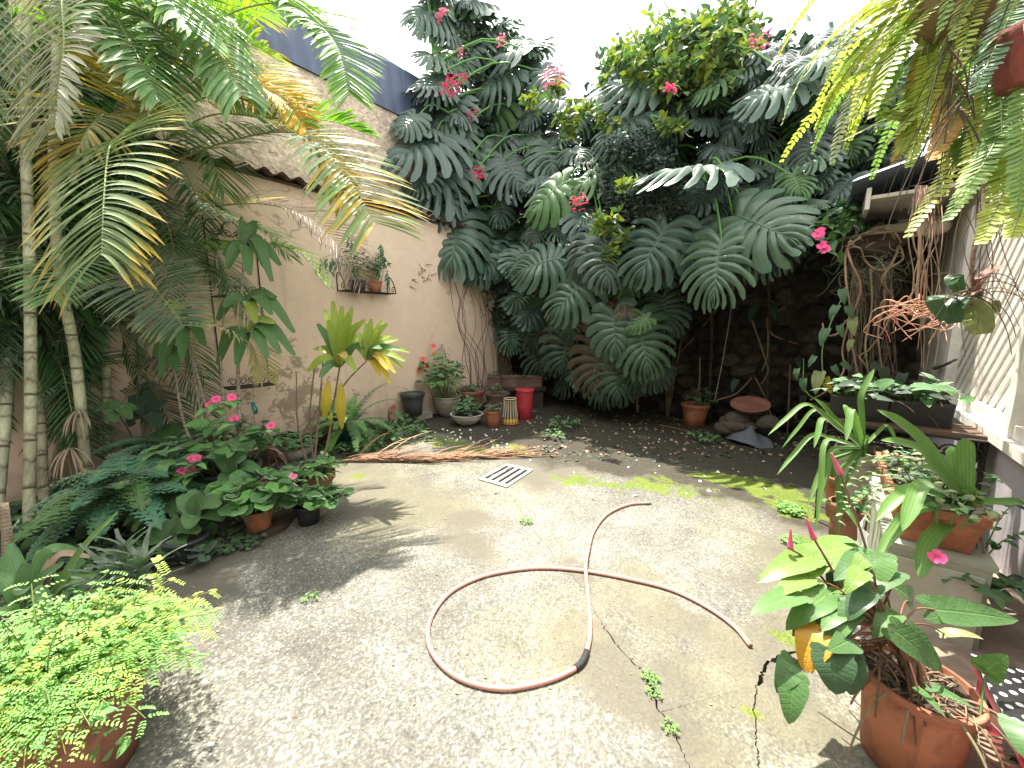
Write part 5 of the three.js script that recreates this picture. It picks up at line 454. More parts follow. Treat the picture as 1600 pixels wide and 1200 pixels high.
{ const t = thing('strap_leaf_plant', 'strap leaved lily clump with yellowing tips behind the lime herb', 'lily', G(45, 985)); const d = depthOf(t.position); for (const [x, y, dz, m, ar, w] of [[15, 850, .1, 1, .1, .03], [75, 905, .1, 1, .4, .032], [185, 800, 0, 0, .1, .02], [120, 860, .1, 1, .5, .03], [40, 880, 0, 1, .2, .03], [-20, 900, 0, 1, .3, .03], [98, 1000, -.1, 1, .7, .03], [10, 1010, -.1, 1, .6, .03], [60, 860, .2, 0, .1, .02], [140, 870, .1, 2, .5, .02], [150, 900, 0, 0, .2, .028], [-10, 960, -.1, 0, .3, .03], [100, 880, 0, 1, .2, .03], [30, 930, -.15, 1, .35, .03], [75, 950, -.1, 2, .4, .02], [5, 870, .2, 1, .1, .03], [130, 930, .1, 1, .3, .025]]) { const b = new B(), p = D(50 + rr(-14, 14), 985, d), e = D(x, y, d + dz); ribbon(b, curve([p, p.clone().lerp(e, .55).add(V(0, ar * p.distanceTo(e), 0)), e], 14), w, s => .45 + .55 * Math.sin(Math.PI * Math.min(1, s * .6 + .35)) * (s > .85 ? (1 - s) / .15 + .05 : 1), UP.clone().add(EYE.clone().sub(p).normalize()), .35); part(t, 'leaf', b.geo(), [M.strap, M.strapD, M.dry][m]); } }
{ const t = thing('spiky_plant', 'upright grey green spiky plant at the edge of the concrete', 'plant', G(205, 1000)); const d = depthOf(t.position); for (let s = 0; s < 4; s++) { const c = D([190, 178, 215, 200][s], [935, 960, 930, 975][s], d), top = D([192, 165, 225, 196][s], [850, 890, 870, 905][s], d), b = new B(); tube(b, [t.position.clone(), c, top], .009, .005, 6); part(t, 'stem', b.geo(), M.stem); for (let k = 0; k < 20; k++) { const q = k / 20, p = c.clone().lerp(top, q), a = k * 2.4 + s, l = new B(); ribbon(l, sag(p, V(Math.cos(a), .4 + q * 1.4, Math.sin(a)), rr(.10, .2), .7, 6), .013, s2 => .5 + .5 * Math.sin(Math.PI * Math.min(1, s2 + .3)) * (s2 > .9 ? .3 : 1), UP, .4); part(t, 'leaf', l.geo(), k % 5 ? M.grey : M.mid); } } const b2 = new B(); for (let k = 0; k < 26; k++) { const a = k * 2.4; ribbon(b2, sag(t.position.clone().add(V(0, .05, 0)), V(Math.cos(a), rr(.2, .6), Math.sin(a)), rr(.15, .28), 1.2, 6), .012, blade, UP, .4, () => [.5, .55, .5]); } stuff(part(t, 'lower_leaves', b2.geo(), M.grey)); }
{ const t = thing('cut_stump', 'thin cut brown stump stake at the left edge above the lilies', 'stump', G(12, 905)); const b = new B(); tube(b, curve([t.position, D(12, 850, depthOf(t.position)), D(6, 786, depthOf(t.position))], 10), .026, .018, 8, [1, .9, .8], .25); part(t, 'stake', b.geo(), M.bark); }
{ const t = thing('bed_fern', 'round leaved seedlings on stalks between the dark creeper and lilies', 'plant', G(110, 930)); t.top = t.position.clone(); bushy(t, { n: 30, R: .3, H: .16, leaf: [roundL], mats: [M.mid, M.ger[2]], size: .06, per: 3, single: true, spread: 1.4 }); }
// ---------------------------------------------------------------- right side: hanging fern, root mass, vines
{ const t = thing('hanging_fern', 'huge yellow green sword fern hanging from the eave of the house', 'fern', D(1530, -20, 1.6)); const c = t.position; const tints = { y: [.52, .62, .07], o: [.68, .42, .08], g: [.22, .40, .07], b: [.09, .24, .11], p: [.50, .52, .18] };
  const L = [[1425, 120, 1395, 150, 1304, 196, 1.75, 'y', .055], [1435, 130, 1405, 168, 1314, 222, 1.7, 'y', .055], [1445, 60, 1432, 150, 1396, 258, 1.7, 'o', .05], [1450, 70, 1448, 150, 1420, 262, 1.62, 'y', .055], [1490, 80, 1478, 150, 1466, 232, 1.55, 'o', .05], [1520, 120, 1500, 230, 1416, 372, 1.5, 'y', .055], [1575, 130, 1555, 220, 1478, 346, 1.35, 'g', .058], [1585, 190, 1578, 270, 1532, 382, 1.3, 'y', .06], [1600, -30, 1575, 30, 1522, 146, 1.3, 'b', .062], [1615, 60, 1605, 180, 1590, 330, 1.25, 'g', .055], [1430, 20, 1370, 40, 1288, 92, 1.9, 'p', .05], [1440, 0, 1380, 5, 1300, 62, 1.9, 'p', .05], [1460, 30, 1400, 90, 1350, 150, 1.8, 'y', .05], [1500, 30, 1470, 100, 1440, 200, 1.6, 'y', .055], [1520, 60, 1510, 160, 1500, 260, 1.5, 'g', .06], [1530, 40, 1470, 130, 1380, 230, 1.65, 'y', .05], [1470, 60, 1450, 160, 1400, 210, 1.7, 'g', .05], [1540, 100, 1540, 200, 1500, 320, 1.4, 'y', .06], [1480, 180, 1475, 210, 1455, 250, 1.5, 'o', .05], [1440, 110, 1428, 190, 1405, 240, 1.65, 'y', .05], [1560, 80, 1565, 200, 1560, 300, 1.35, 'g', .06], [1500, 130, 1490, 190, 1462, 240, 1.5, 'o', .045], [1620, 200, 1612, 280, 1580, 372, 1.25, 'y', .06], [1470, 10, 1420, -10, 1350, 30, 1.8, 'p', .05], [1450, 140, 1420, 180, 1380, 175, 1.7, 'y', .05]];
  const fr = (P, k, len, n = 30) => fernFrond(t, P, { len, n, w: .0092, sag: .25, tint: (s, x, q) => tints[k].map(v => v * (.8 + .4 * q)) }, M.fernAny);
  for (const [x0, y0, x1, y1, x2, y2, d, k, len] of L) fr([D(x0, y0, d + .05), D(x1, y1, d), D(x2, y2, d - .03)], k, len * .95, 34);
  for (let i = 0; i < 95; i++) { const a = i * 2.4, s = c.clone().add(V(rr(-.25, .3), rr(-.15, .25), rr(-.4, .3))); fr(sag(s, V(Math.cos(a) * .9 - .15, rr(.1, .9), Math.sin(a) * .9), rr(.4, .8), rr(1.8, 3.2), 8), pick(['y', 'y', 'g', 'p', 'g', 'y', 'p']), rr(.045, .06), 28); }
  const b = new B(); for (let i = 0; i < 60; i++) { const p = D(rr(1480, 1550), rr(20, 180), rr(1.4, 1.6)); tube(b, sag(p, V(rr(-.6, .6), -.6, rr(-.6, .6)), rr(.2, .55), 1.5, 6), .0035, .001, 4, [rr(.5, .9), .8, .8]); } stuff(part(t, 'old_roots', b.geo(), M.twig));
  const bk = new THREE.SphereGeometry(.2, 20, 10, 0, 6.283, 1.3, 1.84); part(t, 'basket', jit(bk.translate(c.x, c.y + .02, c.z), .03, 8), M.twig); for (const s of [-.15, .15]) { const w = new B(); tube(w, [c.clone().add(V(s, -.02, 0)), V(c.x, 3.1, c.z)], .003, .003, 4); part(t, 'wire', w.geo(), M.iron); } }
{ const c = D(1603, 92, 1.28), t = thing('hanging_pot', 'red brown pot hanging among the fern fronds at the right edge', 'pot', c); const g = new THREE.LatheGeometry([[.001, -.09], [.055, -.085], [.085, .05], [.092, .055], [.092, .085], [.08, .085], [.07, .04], [.001, .03]].map(p => new THREE.Vector2(...p)), 28); part(t, 'pot', g.translate(c.x, c.y, c.z), clay([.24, .06, .05])); const w = new B(); tube(w, [c.clone().add(V(-.08, .08, 0)), c.clone().add(V(0, .5, 0))], .002, .002, 4); tube(w, [c.clone().add(V(.08, .08, 0)), c.clone().add(V(0, .5, 0))], .002, .002, 4); part(t, 'wire', w.geo(), M.iron); const p = new B(); for (let i = 0; i < 14; i++) ribbon(p, sag(c.clone().add(V(0, .06, 0)), V(Math.cos(i * 2.4), 1, Math.sin(i * 2.4)), .2, 2, 5), .01, blade, UP, .3); part(t, 'leaf', p.geo(), M.fernMid); }
const strand = (t, n, pts, r, mat = M.root, knob = .25, r1) => { const b = new B(); tube(b, curve(pts, 28), r, r1 ?? r * .6, 6, [rr(.75, 1.1), rr(.8, 1), rr(.8, 1)], knob); return part(t, n, b.geo(), mat); };
{ const d = 3.75, P = (x, y, e = 0) => D(x, y, d + e), c = P(1366, 372), t = thing('root_basket', 'old hanging basket overgrown with a tangle of woody roots and vines', 'basket', c); const rim = new THREE.TorusGeometry(.27, .014, 6, 40); rim.rotateX(1.5708); part(t, 'basket_rim', jit(rim.translate(c.x, c.y, c.z), .02, 6), M.root); const bowl = new THREE.SphereGeometry(.26, 24, 10, 0, 6.283, 1.57, 1.5); part(t, 'basket_body', jit(bowl.translate(c.x, c.y, c.z), .07, 6), M.soil);
  for (let k = 0; k < 3; k++) { const a = k * 2.1, w = new B(); tube(w, [c.clone().add(V(Math.cos(a) * .27, 0, Math.sin(a) * .27)), V(c.x + .02, c.y + .75, c.z)], .002, .002, 4); part(t, 'wire', w.geo(), M.iron); }
  const TH = [[[1330, 375], [1322, 395], [1322, 440], [1328, 490], [1316, 545], [1318, 580], [1290, 612], [1266, 625]], [[1392, 362], [1411, 398], [1402, 412], [1372, 422], [1352, 408], [1344, 388], [1332, 385]], [[1400, 362], [1403, 388], [1385, 425], [1376, 437], [1394, 462], [1392, 490], [1378, 520], [1356, 548], [1342, 558], [1352, 570], [1356, 590], [1345, 620]], [[1345, 370], [1326, 385], [1330, 410], [1345, 450], [1330, 500], [1335, 560], [1345, 600]], [[1350, 365], [1380, 358], [1400, 366], [1408, 380]], [[1360, 420], [1362, 480], [1352, 540], [1360, 600]], [[1380, 420], [1382, 470], [1372, 520], [1380, 590]], [[1322, 500], [1310, 520], [1290, 522], [1285, 505]]];
  for (const l of TH) strand(t, 'root', l.map(([x, y], i) => P(x, y, -.22 + .05 * Math.sin(i * 2))), .011);
  const b = new B(); for (let i = 0; i < 100; i++) { let p = P(rr(1325, 1405), rr(365, 440), rr(-.25, .2)); const pts = [p]; for (let k = 0; k < 5; k++) { p = p.clone().add(V(rr(-.09, .09), rr(-.14, .06), rr(-.09, .09))); pts.push(p); } tube(b, curve(pts, 14), rr(.002, .006), .002, 4, [rr(.4, .9), .85, .85]); } for (let i = 0; i < 46; i++) { const x = rr(1328, 1400); tube(b, curve([P(x, 420, rr(-.2, .2)), P(x + rr(-10, 10), 480, rr(-.2, .2)), P(x + rr(-12, 12), 540, 0), P(x + rr(-16, 16), rr(560, 640), 0)], 12), rr(.002, .006), .0015, 4, [rr(.5, 1), .85, .85]); } stuff(part(t, 'root_tangle', b.geo(), M.root)); }
{ const t = thing('pothos_vine', 'pothos climbing the root tangle with heart shaped, partly yellow leaves', 'vine', D(1320, 640, 3.6)); const d = 3.45; for (const [x, y, s, m, a] of [[1316, 466, .13, 0, .2], [1306, 492, .14, 0, -.3], [1325, 492, .12, 0, .4], [1290, 528, .15, 0, -.2], [1312, 522, .11, 0, .3], [1332, 512, .15, 1, .1], [1280, 596, .19, 1, -.1], [1290, 605, .14, 2, .4], [1255, 606, .12, 0, .1], [1303, 585, .10, 0, .5], [1318, 579, .1, 0, .9], [1272, 570, .1, 0, -.4], [1245, 590, .1, 0, 0], [1380, 590, .15, 3, .3], [1410, 598, .15, 3, -.2], [1365, 580, .1, 3, .8], [1330, 545, .1, 1, -.2]]) { const p = D(x, y - 12, d); put(t, 'leaf', pick(heartL), [M.pothos, M.pothosP, M.cordY, M.dark][m], p, V(a, -1, .35), V(-.4, .35, 1), s * 1.0); } strand(t, 'stem', [D(1320, 640, 3.6), D(1290, 600, d), D(1285, 545, d), D(1300, 500, d), D(1318, 460, d)], .006, M.stem); strand(t, 'stem', [D(1330, 640, 3.6), D(1262, 615, d), D(1255, 560, d + .3)], .005, M.stem); }
{ const t = thing('woody_vine', 'bare woody vines hanging loose in the dark right of the stone wall', 'vine', D(1270, 640, 5.0)); const P = (l, r) => strand(t, 'vine_stem', l.map(([x, y, e]) => D(x, y, 5.0 + (e || 0))), r); P([[1300, 380], [1250, 420], [1240, 455], [1215, 475], [1205, 470]], .016); P([[1240, 430], [1232, 475], [1200, 495], [1204, 520], [1255, 545], [1262, 590]], .018); P([[1250, 440], [1248, 500], [1246, 540]], .012); P([[1250, 470], [1270, 520], [1285, 540], [1290, 600]], .012); P([[1175, 500], [1195, 560], [1200, 580], [1190, 600]], .011); P([[1200, 500], [1198, 560], [1190, 580]], .01); P([[1235, 560], [1232, 640], [1230, 680]], .011); P([[1180, 590], [1195, 620], [1205, 650]], .009); P([[1120, 625], [1150, 615], [1175, 590]], .01); P([[1270, 520], [1300, 560], [1300, 640], [1240, 660]], .01); for (const [x, y, s] of [[1180, 478, .22], [1208, 478, .2], [1200, 375, .2], [1246, 560, .14], [1255, 620, .14], [1150, 595, .16], [1240, 640, .14]]) put(t, 'leaf', pick(heartL), M.dark, D(x, y, 4.9), V(rr(-.4, .4), -1, .5), V(-.3, .5, 1), s); }
{ const t = thing('rope', 'thin cord hanging straight down in front of the stone wall', 'rope', D(1116, 628, 5.2)); const b = new B(); tube(b, [D(1147, 440, 5.2), D(1140, 500, 5.2), D(1128, 570, 5.2), D(1116, 628, 5.2)], .005, .005, 5); part(t, 'rope_line', b.geo(), std([.4, .38, .34])); }
{ const t = thing('string', 'thin pale string stretched from the fern across the dark leaves', 'string', D(1270, 217, 4.2)); const b = new B(); tube(b, [D(1395, 70, 2.6), D(1270, 217, 4.2), D(1205, 300, 4.7)], .002, .003, 4); part(t, 'string_line', b.geo(), std([.6, .6, .58])); }
{ const t = thing('flowering_vine', 'leafy vine with pink flowers draped over the top of the root basket', 'vine', D(1330, 372, 3.8)); const sb = new B(); for (let i = 0; i < 10; i++) { const P = curve([D(rr(1340, 1365), rr(330, 375), 3.9), D(rr(1310, 1340), rr(320, 350), 3.7), D(rr(1276, 1320), rr(330, 395), 3.6)], 10); tube(sb, P, .005, .003, 4); for (let k = 2; k < 11; k += 1) for (let q = 0; q < 2; q++) put(t, 'leaf', pick(oval), pick([M.mid, M.mid, M.ger[0]]), P[k], V(rr(-1, .4), rr(-.6, .3), rr(-.2, .8)), V(-.2, 1, .4), rr(.09, .14)); } part(t, 'stem', sb.geo(), M.stem); for (const [x, y] of [[1277, 365], [1282, 362], [1280, 368], [1284, 383], [1289, 390]]) flower(t, D(x, y, 3.5), .04, M.pink); }
{ const t = thing('heart_leaf_vine', 'pale green vine trailing from the eave corner towards the monsteras', 'vine', D(1345, 290, 4.4)); const sb = new B(); for (const l of [[[1370, 250], [1300, 270], [1250, 305], [1206, 325]], [[1400, 290], [1340, 300], [1290, 305], [1270, 330]], [[1360, 230], [1330, 260], [1270, 280]], [[1340, 225], [1290, 262], [1260, 300]], [[1420, 310], [1360, 310], [1330, 330]]]) { const P = curve(l.map(([x, y]) => D(x, y, rr(4.0, 4.5))), 14); tube(sb, P, .005, .003, 4); for (let k = 0; k < 15; k++) put(t, 'leaf', pick(heartL), pick([M.ger[2], M.pothos, M.ger[0]]), P[k], V(rr(-1, .6), rr(-.8, .1), rr(0, .8)), V(-.2, 1, .4), rr(.1, .17)); } part(t, 'stem', sb.geo(), M.stem); }
// hanging air roots before the boards
{ const t = thing('air_roots', 'curly reddish roots dangling before the cream wall boards', 'roots', D(1430, 330, 2.9)); const d = 2.9; strand(t, 'root', [D(1440, 300, d), D(1436, 400, d), D(1432, 480, d)], .012, M.root); for (let i = 0; i < 15; i++) { const x = rr(1430, 1470); strand(t, 'root', [D(x, 290, d + rr(-.1, .2)), D(x + rr(-14, 10), 370, d), D(x + rr(-24, 20), 430, d), D(x + rr(-30, 14), rr(470, 600), d)], rr(.003, .005), M.root); } for (let i = 0; i < 26; i++) { const a = rr(0, 6.28), p = D(1428, 488, d).add(V(rr(-.04, .04), rr(-.05, .05), rr(-.04, .04))), r = rr(.08, .22); strand(t, 'curl', [p, p.clone().add(V(Math.cos(a) * r, rr(.0, .1), Math.sin(a) * r)), p.clone().add(V(Math.cos(a + .9) * r * 1.3, rr(-.12, .02), Math.sin(a + .9) * r * 1.3)), p.clone().add(V(Math.cos(a + 1.7) * r, rr(-.24, -.05), Math.sin(a + 1.7) * r))], .0045, M.curl); } }
{ const t = thing('hanging_bromeliad', 'half dead bromeliad with pale and rusty leaves hanging before the lattice', 'bromeliad', D(1520, 455, 2.1)); const d = 2.1, w = (pts, wd, m) => { const b = new B(); ribbon(b, curve(pts.map(([x, y, e]) => D(x, y, d + (e || 0))), 10), wd, s => .5 + .5 * Math.sin(Math.PI * clamp(s * .85 + .1)), V(-.5, .6, .6), .2, null, .1); part(t, 'leaf', b.geo(), m); }; strand(t, 'stem', [D(1530, 200, d), D(1540, 330, d), D(1522, 390, d), D(1517, 480, d)], .014, M.bark); w([[1518, 460], [1535, 432], [1566, 415]], .035, M.stemRedLeaf); w([[1515, 470], [1530, 500], [1535, 522]], .06, M.pothosP); w([[1517, 478], [1510, 500], [1508, 490]], .03, M.pothosP); w([[1525, 480], [1548, 488], [1553, 470]], .04, M.pothosP); w([[1500, 470], [1480, 465], [1460, 468], [1478, 500]], .04, M.pothos); w([[1505, 465], [1490, 480], [1492, 505]], .05, M.pothos); w([[1500, 455], [1490, 432], [1486, 445]], .035, M.pothos); w([[1515, 460], [1535, 470], [1552, 478]], .02, M.dry); w([[1512, 462], [1520, 455], [1535, 460]], .04, M.dry); for (let i = 0; i < 22; i++) { const p = D(1520 + rr(-10, 10), 455 + rr(-12, 12), d); strand(t, 'root', sag(p, V(rr(-1, 1), rr(-.2, .9), rr(-.6, .6)), rr(.12, .4), 2, 6), .0028, M.twig); } for (let i = 0; i < 12; i++) { const x = rr(1490, 1590); strand(t, 'root', [D(x, 250, d), D(x + rr(-20, 20), 320, d), D(x + rr(-40, 40), 380, d), D(x + rr(-50, 50), rr(400, 560), d)], .0026, M.twig); } }
// ---------------------------------------------------------------- iron plant table with black troughs
{ const A = V(.06, .76, -3.42), Bq = V(.80, .76, -3.55), t = thing('iron_plant_table', 'wrought iron table with scrolls and a brown top against the plinth', 'table', V(.4, 0, -3.5)); const bar = (n, p, r = .009) => { const b = new B(); tube(b, p.length > 2 ? curve(p, 20) : p, r, r, 6); part(t, n, b.geo(), M.iron); }; const w = .3;
  for (let k = 0; k < 6; k++) part(t, 'board', metric(box(.06, .80, .745, .765, -3.42 - (k + 1) * .056 + .004, -3.42 - k * .056), 2), M.wood);
  for (const x of [.07, .79]) for (const z of [-3.43, -3.75]) bar('leg', [V(x, .744, z), V(x, .02, z)], .012);
  for (const z of [-3.415, -3.765]) { bar('rail', [V(.06, .735, z), V(.8, .735, z)], .011); bar('rail', [V(.06, .56, z), V(.8, .56, z)], .011); }
  for (let k = 0; k < 4; k++) for (const s of [-1, 1]) { const c = V(.155 + k * .18 + s * .042, .65, -3.415), p = []; for (let i = 0; i <= 18; i++) { const q = i / 18 * 10, r = .048 * (1 - i / 24); p.push(V(c.x + s * Math.cos(q) * r, c.y + Math.sin(q) * r, c.z)); } bar('scroll', p, .0055); }
  for (const z of [-3.5, -3.6, -3.7]) bar('zigzag', [V(.8, .735, z + .05), V(.8, .56, z), V(.8, .735, z - .05)], .006); }
for (const [x0, x1, z, lab] of [[.08, .36, -3.56, 'black trough of weeds at the left end of the iron table'], [.38, .66, -3.6, 'black trough with silvery crumpled liner in the middle of the iron table']]) { const t = thing('black_trough', lab, 'planter', V((x0 + x1) / 2, .766, z)); const s = new THREE.Shape([[-.09, .14], [-.07, 0], [.07, 0], [.09, .14], [.105, .14], [.105, .155], [.08, .155], [.065, .09], [-.065, .09], [-.08, .155], [-.105, .155], [-.105, .14]].map(p => new THREE.Vector2(...p))), g = new THREE.ExtrudeGeometry(s, { depth: x1 - x0, bevelEnabled: true, bevelSize: .004, bevelThickness: .004, bevelSegments: 1 }); const caps = [0, x1 - x0 - .01].map(q => new THREE.ExtrudeGeometry(new THREE.Shape([[-.088, .15], [-.069, .003], [.069, .003], [.088, .15]].map(p => new THREE.Vector2(...p))), { depth: .01, bevelEnabled: false }).translate(0, 0, q + (q ? .006 : -.006))); const a = mergeGeometries([g, ...caps]); a.rotateY(Math.PI / 2); a.translate(x0, .766, z); part(t, 'trough', metric(a), M.black); part(t, 'soil', metric(jit(new THREE.BoxGeometry(x1 - x0 - .03, .02, .14, 8, 1, 5).translate((x0 + x1) / 2, .875, z), .015, 9), 3), M.soil); t.top = V((x0 + x1) / 2, .88, z); bushy(t, { n: 20, R: .2, H: .18, leaf: [...oval, ...heartL], mats: [M.mid, M.dark, M.ger[2]], size: .10, per: 3, single: true }); const b = new B(); for (let i = 0; i < 12; i++) tube(b, sag(t.top.clone().add(V(rr(-.1, .1), 0, 0)), V(rr(-1, 1), rr(.2, 1), rr(-.5, .8)), rr(.12, .3), 1.5, 6), .003, .001, 4); part(t, 'dry_stem', b.geo(), M.twig); }
// ---------------------------------------------------------------- pale cabinet, terracotta trough, lilies
{ const t = thing('pale_cabinet', 'pale greenish box cabinet under the long terracotta trough', 'cabinet', V(.42, 0, -2.5)); const cm = std([.36, .38, .31], { map: mott, roughness: .6 }); part(t, 'cabinet_body', metric(jit(new THREE.BoxGeometry(.29, .45, .92, 4, 4, 8).translate(.442, .236, -2.68), .004, 5)), cm); part(t, 'cabinet_top', metric(box(.285, .60, .462, .486, -3.16, -2.215)), cm); part(t, 'door_panel', metric(box(.32, .57, .06, .43, -2.218, -2.206)), std([.48, .48, .42], { map: mott, roughness: .5 })); }
{ const t = thing('plastic_sheet', 'crumpled whitish plastic sheet hanging on the corner of the pale cabinet', 'sheet', V(.26, .2, -2.3)); const b = new B(), n = 14, m = 16; const id = []; for (let i = 0; i <= n; i++) for (let j = 0; j <= m; j++) { const u = i / n, v = j / m; id.push(b.v(V(.245 - .03 * Math.sin(u * 16 + v * 2) * v - .03 * vn(u * 7, v * 6), .46 - v * .42, -2.56 + u * .36 + .03 * Math.sin(v * 7)), [1, 1, 1], u, v)); } for (let i = 0; i < n; i++) for (let j = 0; j < m; j++) b.q(id[i * (m + 1) + j], id[(i + 1) * (m + 1) + j], id[(i + 1) * (m + 1) + j + 1], id[i * (m + 1) + j + 1]); part(t, 'film', b.geo(), new THREE.MeshPhysicalMaterial({ color: col(.75, .77, .76), roughness: .6, transmission: .55, thickness: 0, side: THREE.DoubleSide, clearcoat: .5 })); }
{ const x0 = .30, x1 = .57, z0 = -3.1, z1 = -2.24, y = .488, h = .17, t = thing('terracotta_trough', 'long terracotta trough of pale creeping plants between the two lilies', 'planter', V(.44, y, -2.6)); const s = (a, b, d) => { const q = new THREE.Shape([[a, d], [b, d], [b, -d], [a, -d]].map(p => new THREE.Vector2(...p))); return q; };
  const wall = (p0, p1, top, bot) => {}; const outer = [[x0, z0], [x1, z0], [x1, z1], [x0, z1]], g = []; const ring = (k, yy) => outer.map(([x, z]) => V(x + (x < .44 ? k : -k), yy, z + (z < -2.6 ? k : -k))); const L = [ring(.035, y), ring(.012, y + h - .035), ring(0, y + h - .034), ring(0, y + h), ring(.02, y + h), ring(.03, y + h - .05)]; const b = new B(); for (let l = 0; l < L.length - 1; l++) for (let i = 0; i < 4; i++) { const j = (i + 1) % 4, q = [L[l][i], L[l][j], L[l + 1][j], L[l + 1][i]].map(p => b.v(p, [1, 1, 1], p.x + p.z, p.y)); b.q(...q); } const fl = ring(.034, y + .002).map(p => b.v(p)); b.q(...fl); const geo = b.geo().toNonIndexed(); geo.computeVertexNormals(); part(t, 'trough', metric(geo, 2), M.terra); part(t, 'soil', metric(jit(new THREE.BoxGeometry(.2, .02, .78, 8, 1, 24).translate(.435, y + h - .045, -2.67), .015, 8), 2), M.soil);
  for (let q = 0; q < 5; q++) { t.top = V(.44, y + h - .04, -2.26 - q * .17); bushy(t, { n: 13, R: .15, H: .13, leaf: oval, mats: [M.ger[0], M.pothosP, M.grey], size: .045, per: 5, spread: 1 }); } 
  for (let i = 0; i < 12; i++) { const p = V(rr(.3, .36), y + h, rr(-3, -2.3)), b2 = new B(), P = sag(p, V(-1, .5, rr(-.3, .3)), rr(.15, .35), 2.6, 8); tube(b2, P, .002, .001, 4); part(t, 'trailing_stem', b2.geo(), M.stem); for (let k = 2; k < 9; k++) put(t, 'leaf', oval[0], pick([M.ger[0], M.pothosP]), P[k], V(rr(-1, 1), rr(-.3, .3), rr(-1, 1)), UP, .035); } }
{ const t = pot('white_pot', 'whitish tub behind the long terracotta trough holding the taller lily', 'pot', D(1335, 790, 2.75).setY(.0), .14, .56, M.white, { taper: .9 }); const u = pot('brick_pot', 'weathered brick red pot with flaking paint left of the pale cabinet', 'pot', G(1330, 870).add(V(0, 0, -.1)), .13, .30, M.terraD, { taper: .85 }); bushy(u, { n: 10, R: .14, H: .1, leaf: oval, mats: [M.ger[0]], size: .05, per: 4 }); const w = pot('brick_pot', 'plain terracotta pot hidden behind the weathered brick red one', 'pot', G(1305, 815).add(V(.05, 0, -.1)), .14, .32, M.terra, {}); }
function lily(t, p, list, W) { for (const [mx, my, x, y, dz, w] of list) { const d = depthOf(p), e = D(x, y, d + dz), m = D(mx, my, d + dz * .6), b = new B(); ribbon(b, curve([p, p.clone().lerp(m, .6).add(V(0, .01, 0)), m, m.clone().lerp(e, .55).add(V(0, .012, 0)), e], 20), W * (w ?? 1), s => (s < .06 ? .8 : 1) * (.8 + .2 * Math.sin(s * 3)) * (s > .78 ? Math.pow((1 - s) / .22, .6) + .03 : 1), UP.clone().multiplyScalar(.8).add(EYE.clone().sub(p).normalize()), .42); part(t, 'leaf', b.geo(), M.strap); } const b = new B(); for (let i = 0; i < 8; i++) ribbon(b, [p.clone().add(V(0, -.06, 0)), p, p.clone().add(V(rr(-.03, .03), .08, rr(-.03, .03)))], .022, s => 1 - s * .4, V(Math.cos(i), .1, Math.sin(i)), .4, () => [1.3, 1.3, 1]); part(t, 'bulb_neck', b.geo(), M.strap); }
{ const p = D(1348, 700, 2.45), t = thing('spider_lily', 'spider lily with arching strap leaves, the one farther back on the right', 'lily', p); lily(t, p, [[1345, 620, 1366, 576, 0, 1.15], [1260, 632, 1200, 680, -.05], [1275, 640, 1222, 700, .1, .8], [1270, 680, 1214, 742, -.1], [1330, 640, 1322, 690, -.2, 1.3], [1285, 655, 1272, 700, -.15, 1.1], [1290, 720, 1262, 790, -.15], [1300, 705, 1285, 770, -.2, 1.2], [1312, 740, 1310, 838, -.2], [1300, 725, 1330, 812, -.15, .8], [1325, 650, 1318, 632, .1], [1300, 650, 1272, 622, .1], [1338, 660, 1340, 650, .05], [1310, 780, 1345, 830, -.25, .9], [1385, 665, 1400, 690, 0, .8], [1290, 690, 1275, 830, -.25]], .0145); }
{ const p = D(1508, 792, 1.62), t = thing('spider_lily', 'spider lily with broad strap leaves on the near corner of the terracotta trough', 'lily', p); lily(t, p, [[1508, 720, 1506, 684, 0, 1.3], [1490, 730, 1486, 697, .05, 1.1], [1440, 690, 1370, 640, .1, 1.2], [1440, 705, 1376, 688, .05, 1.1], [1420, 765, 1368, 815, -.1, 1.1], [1440, 760, 1410, 830, -.15, 1.3], [1425, 800, 1368, 872, -.1, 1.1], [1450, 850, 1437, 905, -.15, 1.3], [1560, 785, 1610, 792, -.05, .8], [1455, 790, 1400, 800, .05, .9], [1470, 745, 1440, 730, 0, 1]], .021); for (let i = 0; i < 34; i++) { const q = p.clone().add(V(rr(-.03, .03), -.03, rr(-.03, .03))); strand(t, 'root', sag(q, V(rr(-.5, .5), -1, rr(-.5, .5)), rr(.14, .34), .6, 6), .0042, M.root); } }
{ const t = thing('bamboo_pole', 'weathered bamboo pole end poking out beside the near lily', 'pole', D(1535, 803, 1.55)); const b = new B(), a = D(1553, 808, 1.5), e = D(1490, 782, 2.3); tube(b, [a, a.clone().lerp(e, .33), a.clone().lerp(e, .66), e], .0165, .0165, 12); part(t, 'pole_body', b.geo(), M.bamboo); const r = new B(); for (const s of [.12, .5]) tube(r, [a.clone().lerp(e, s), a.clone().lerp(e, s + .015)], .019, .019, 12); part(t, 'node_ring', r.geo(), M.bamboo); }
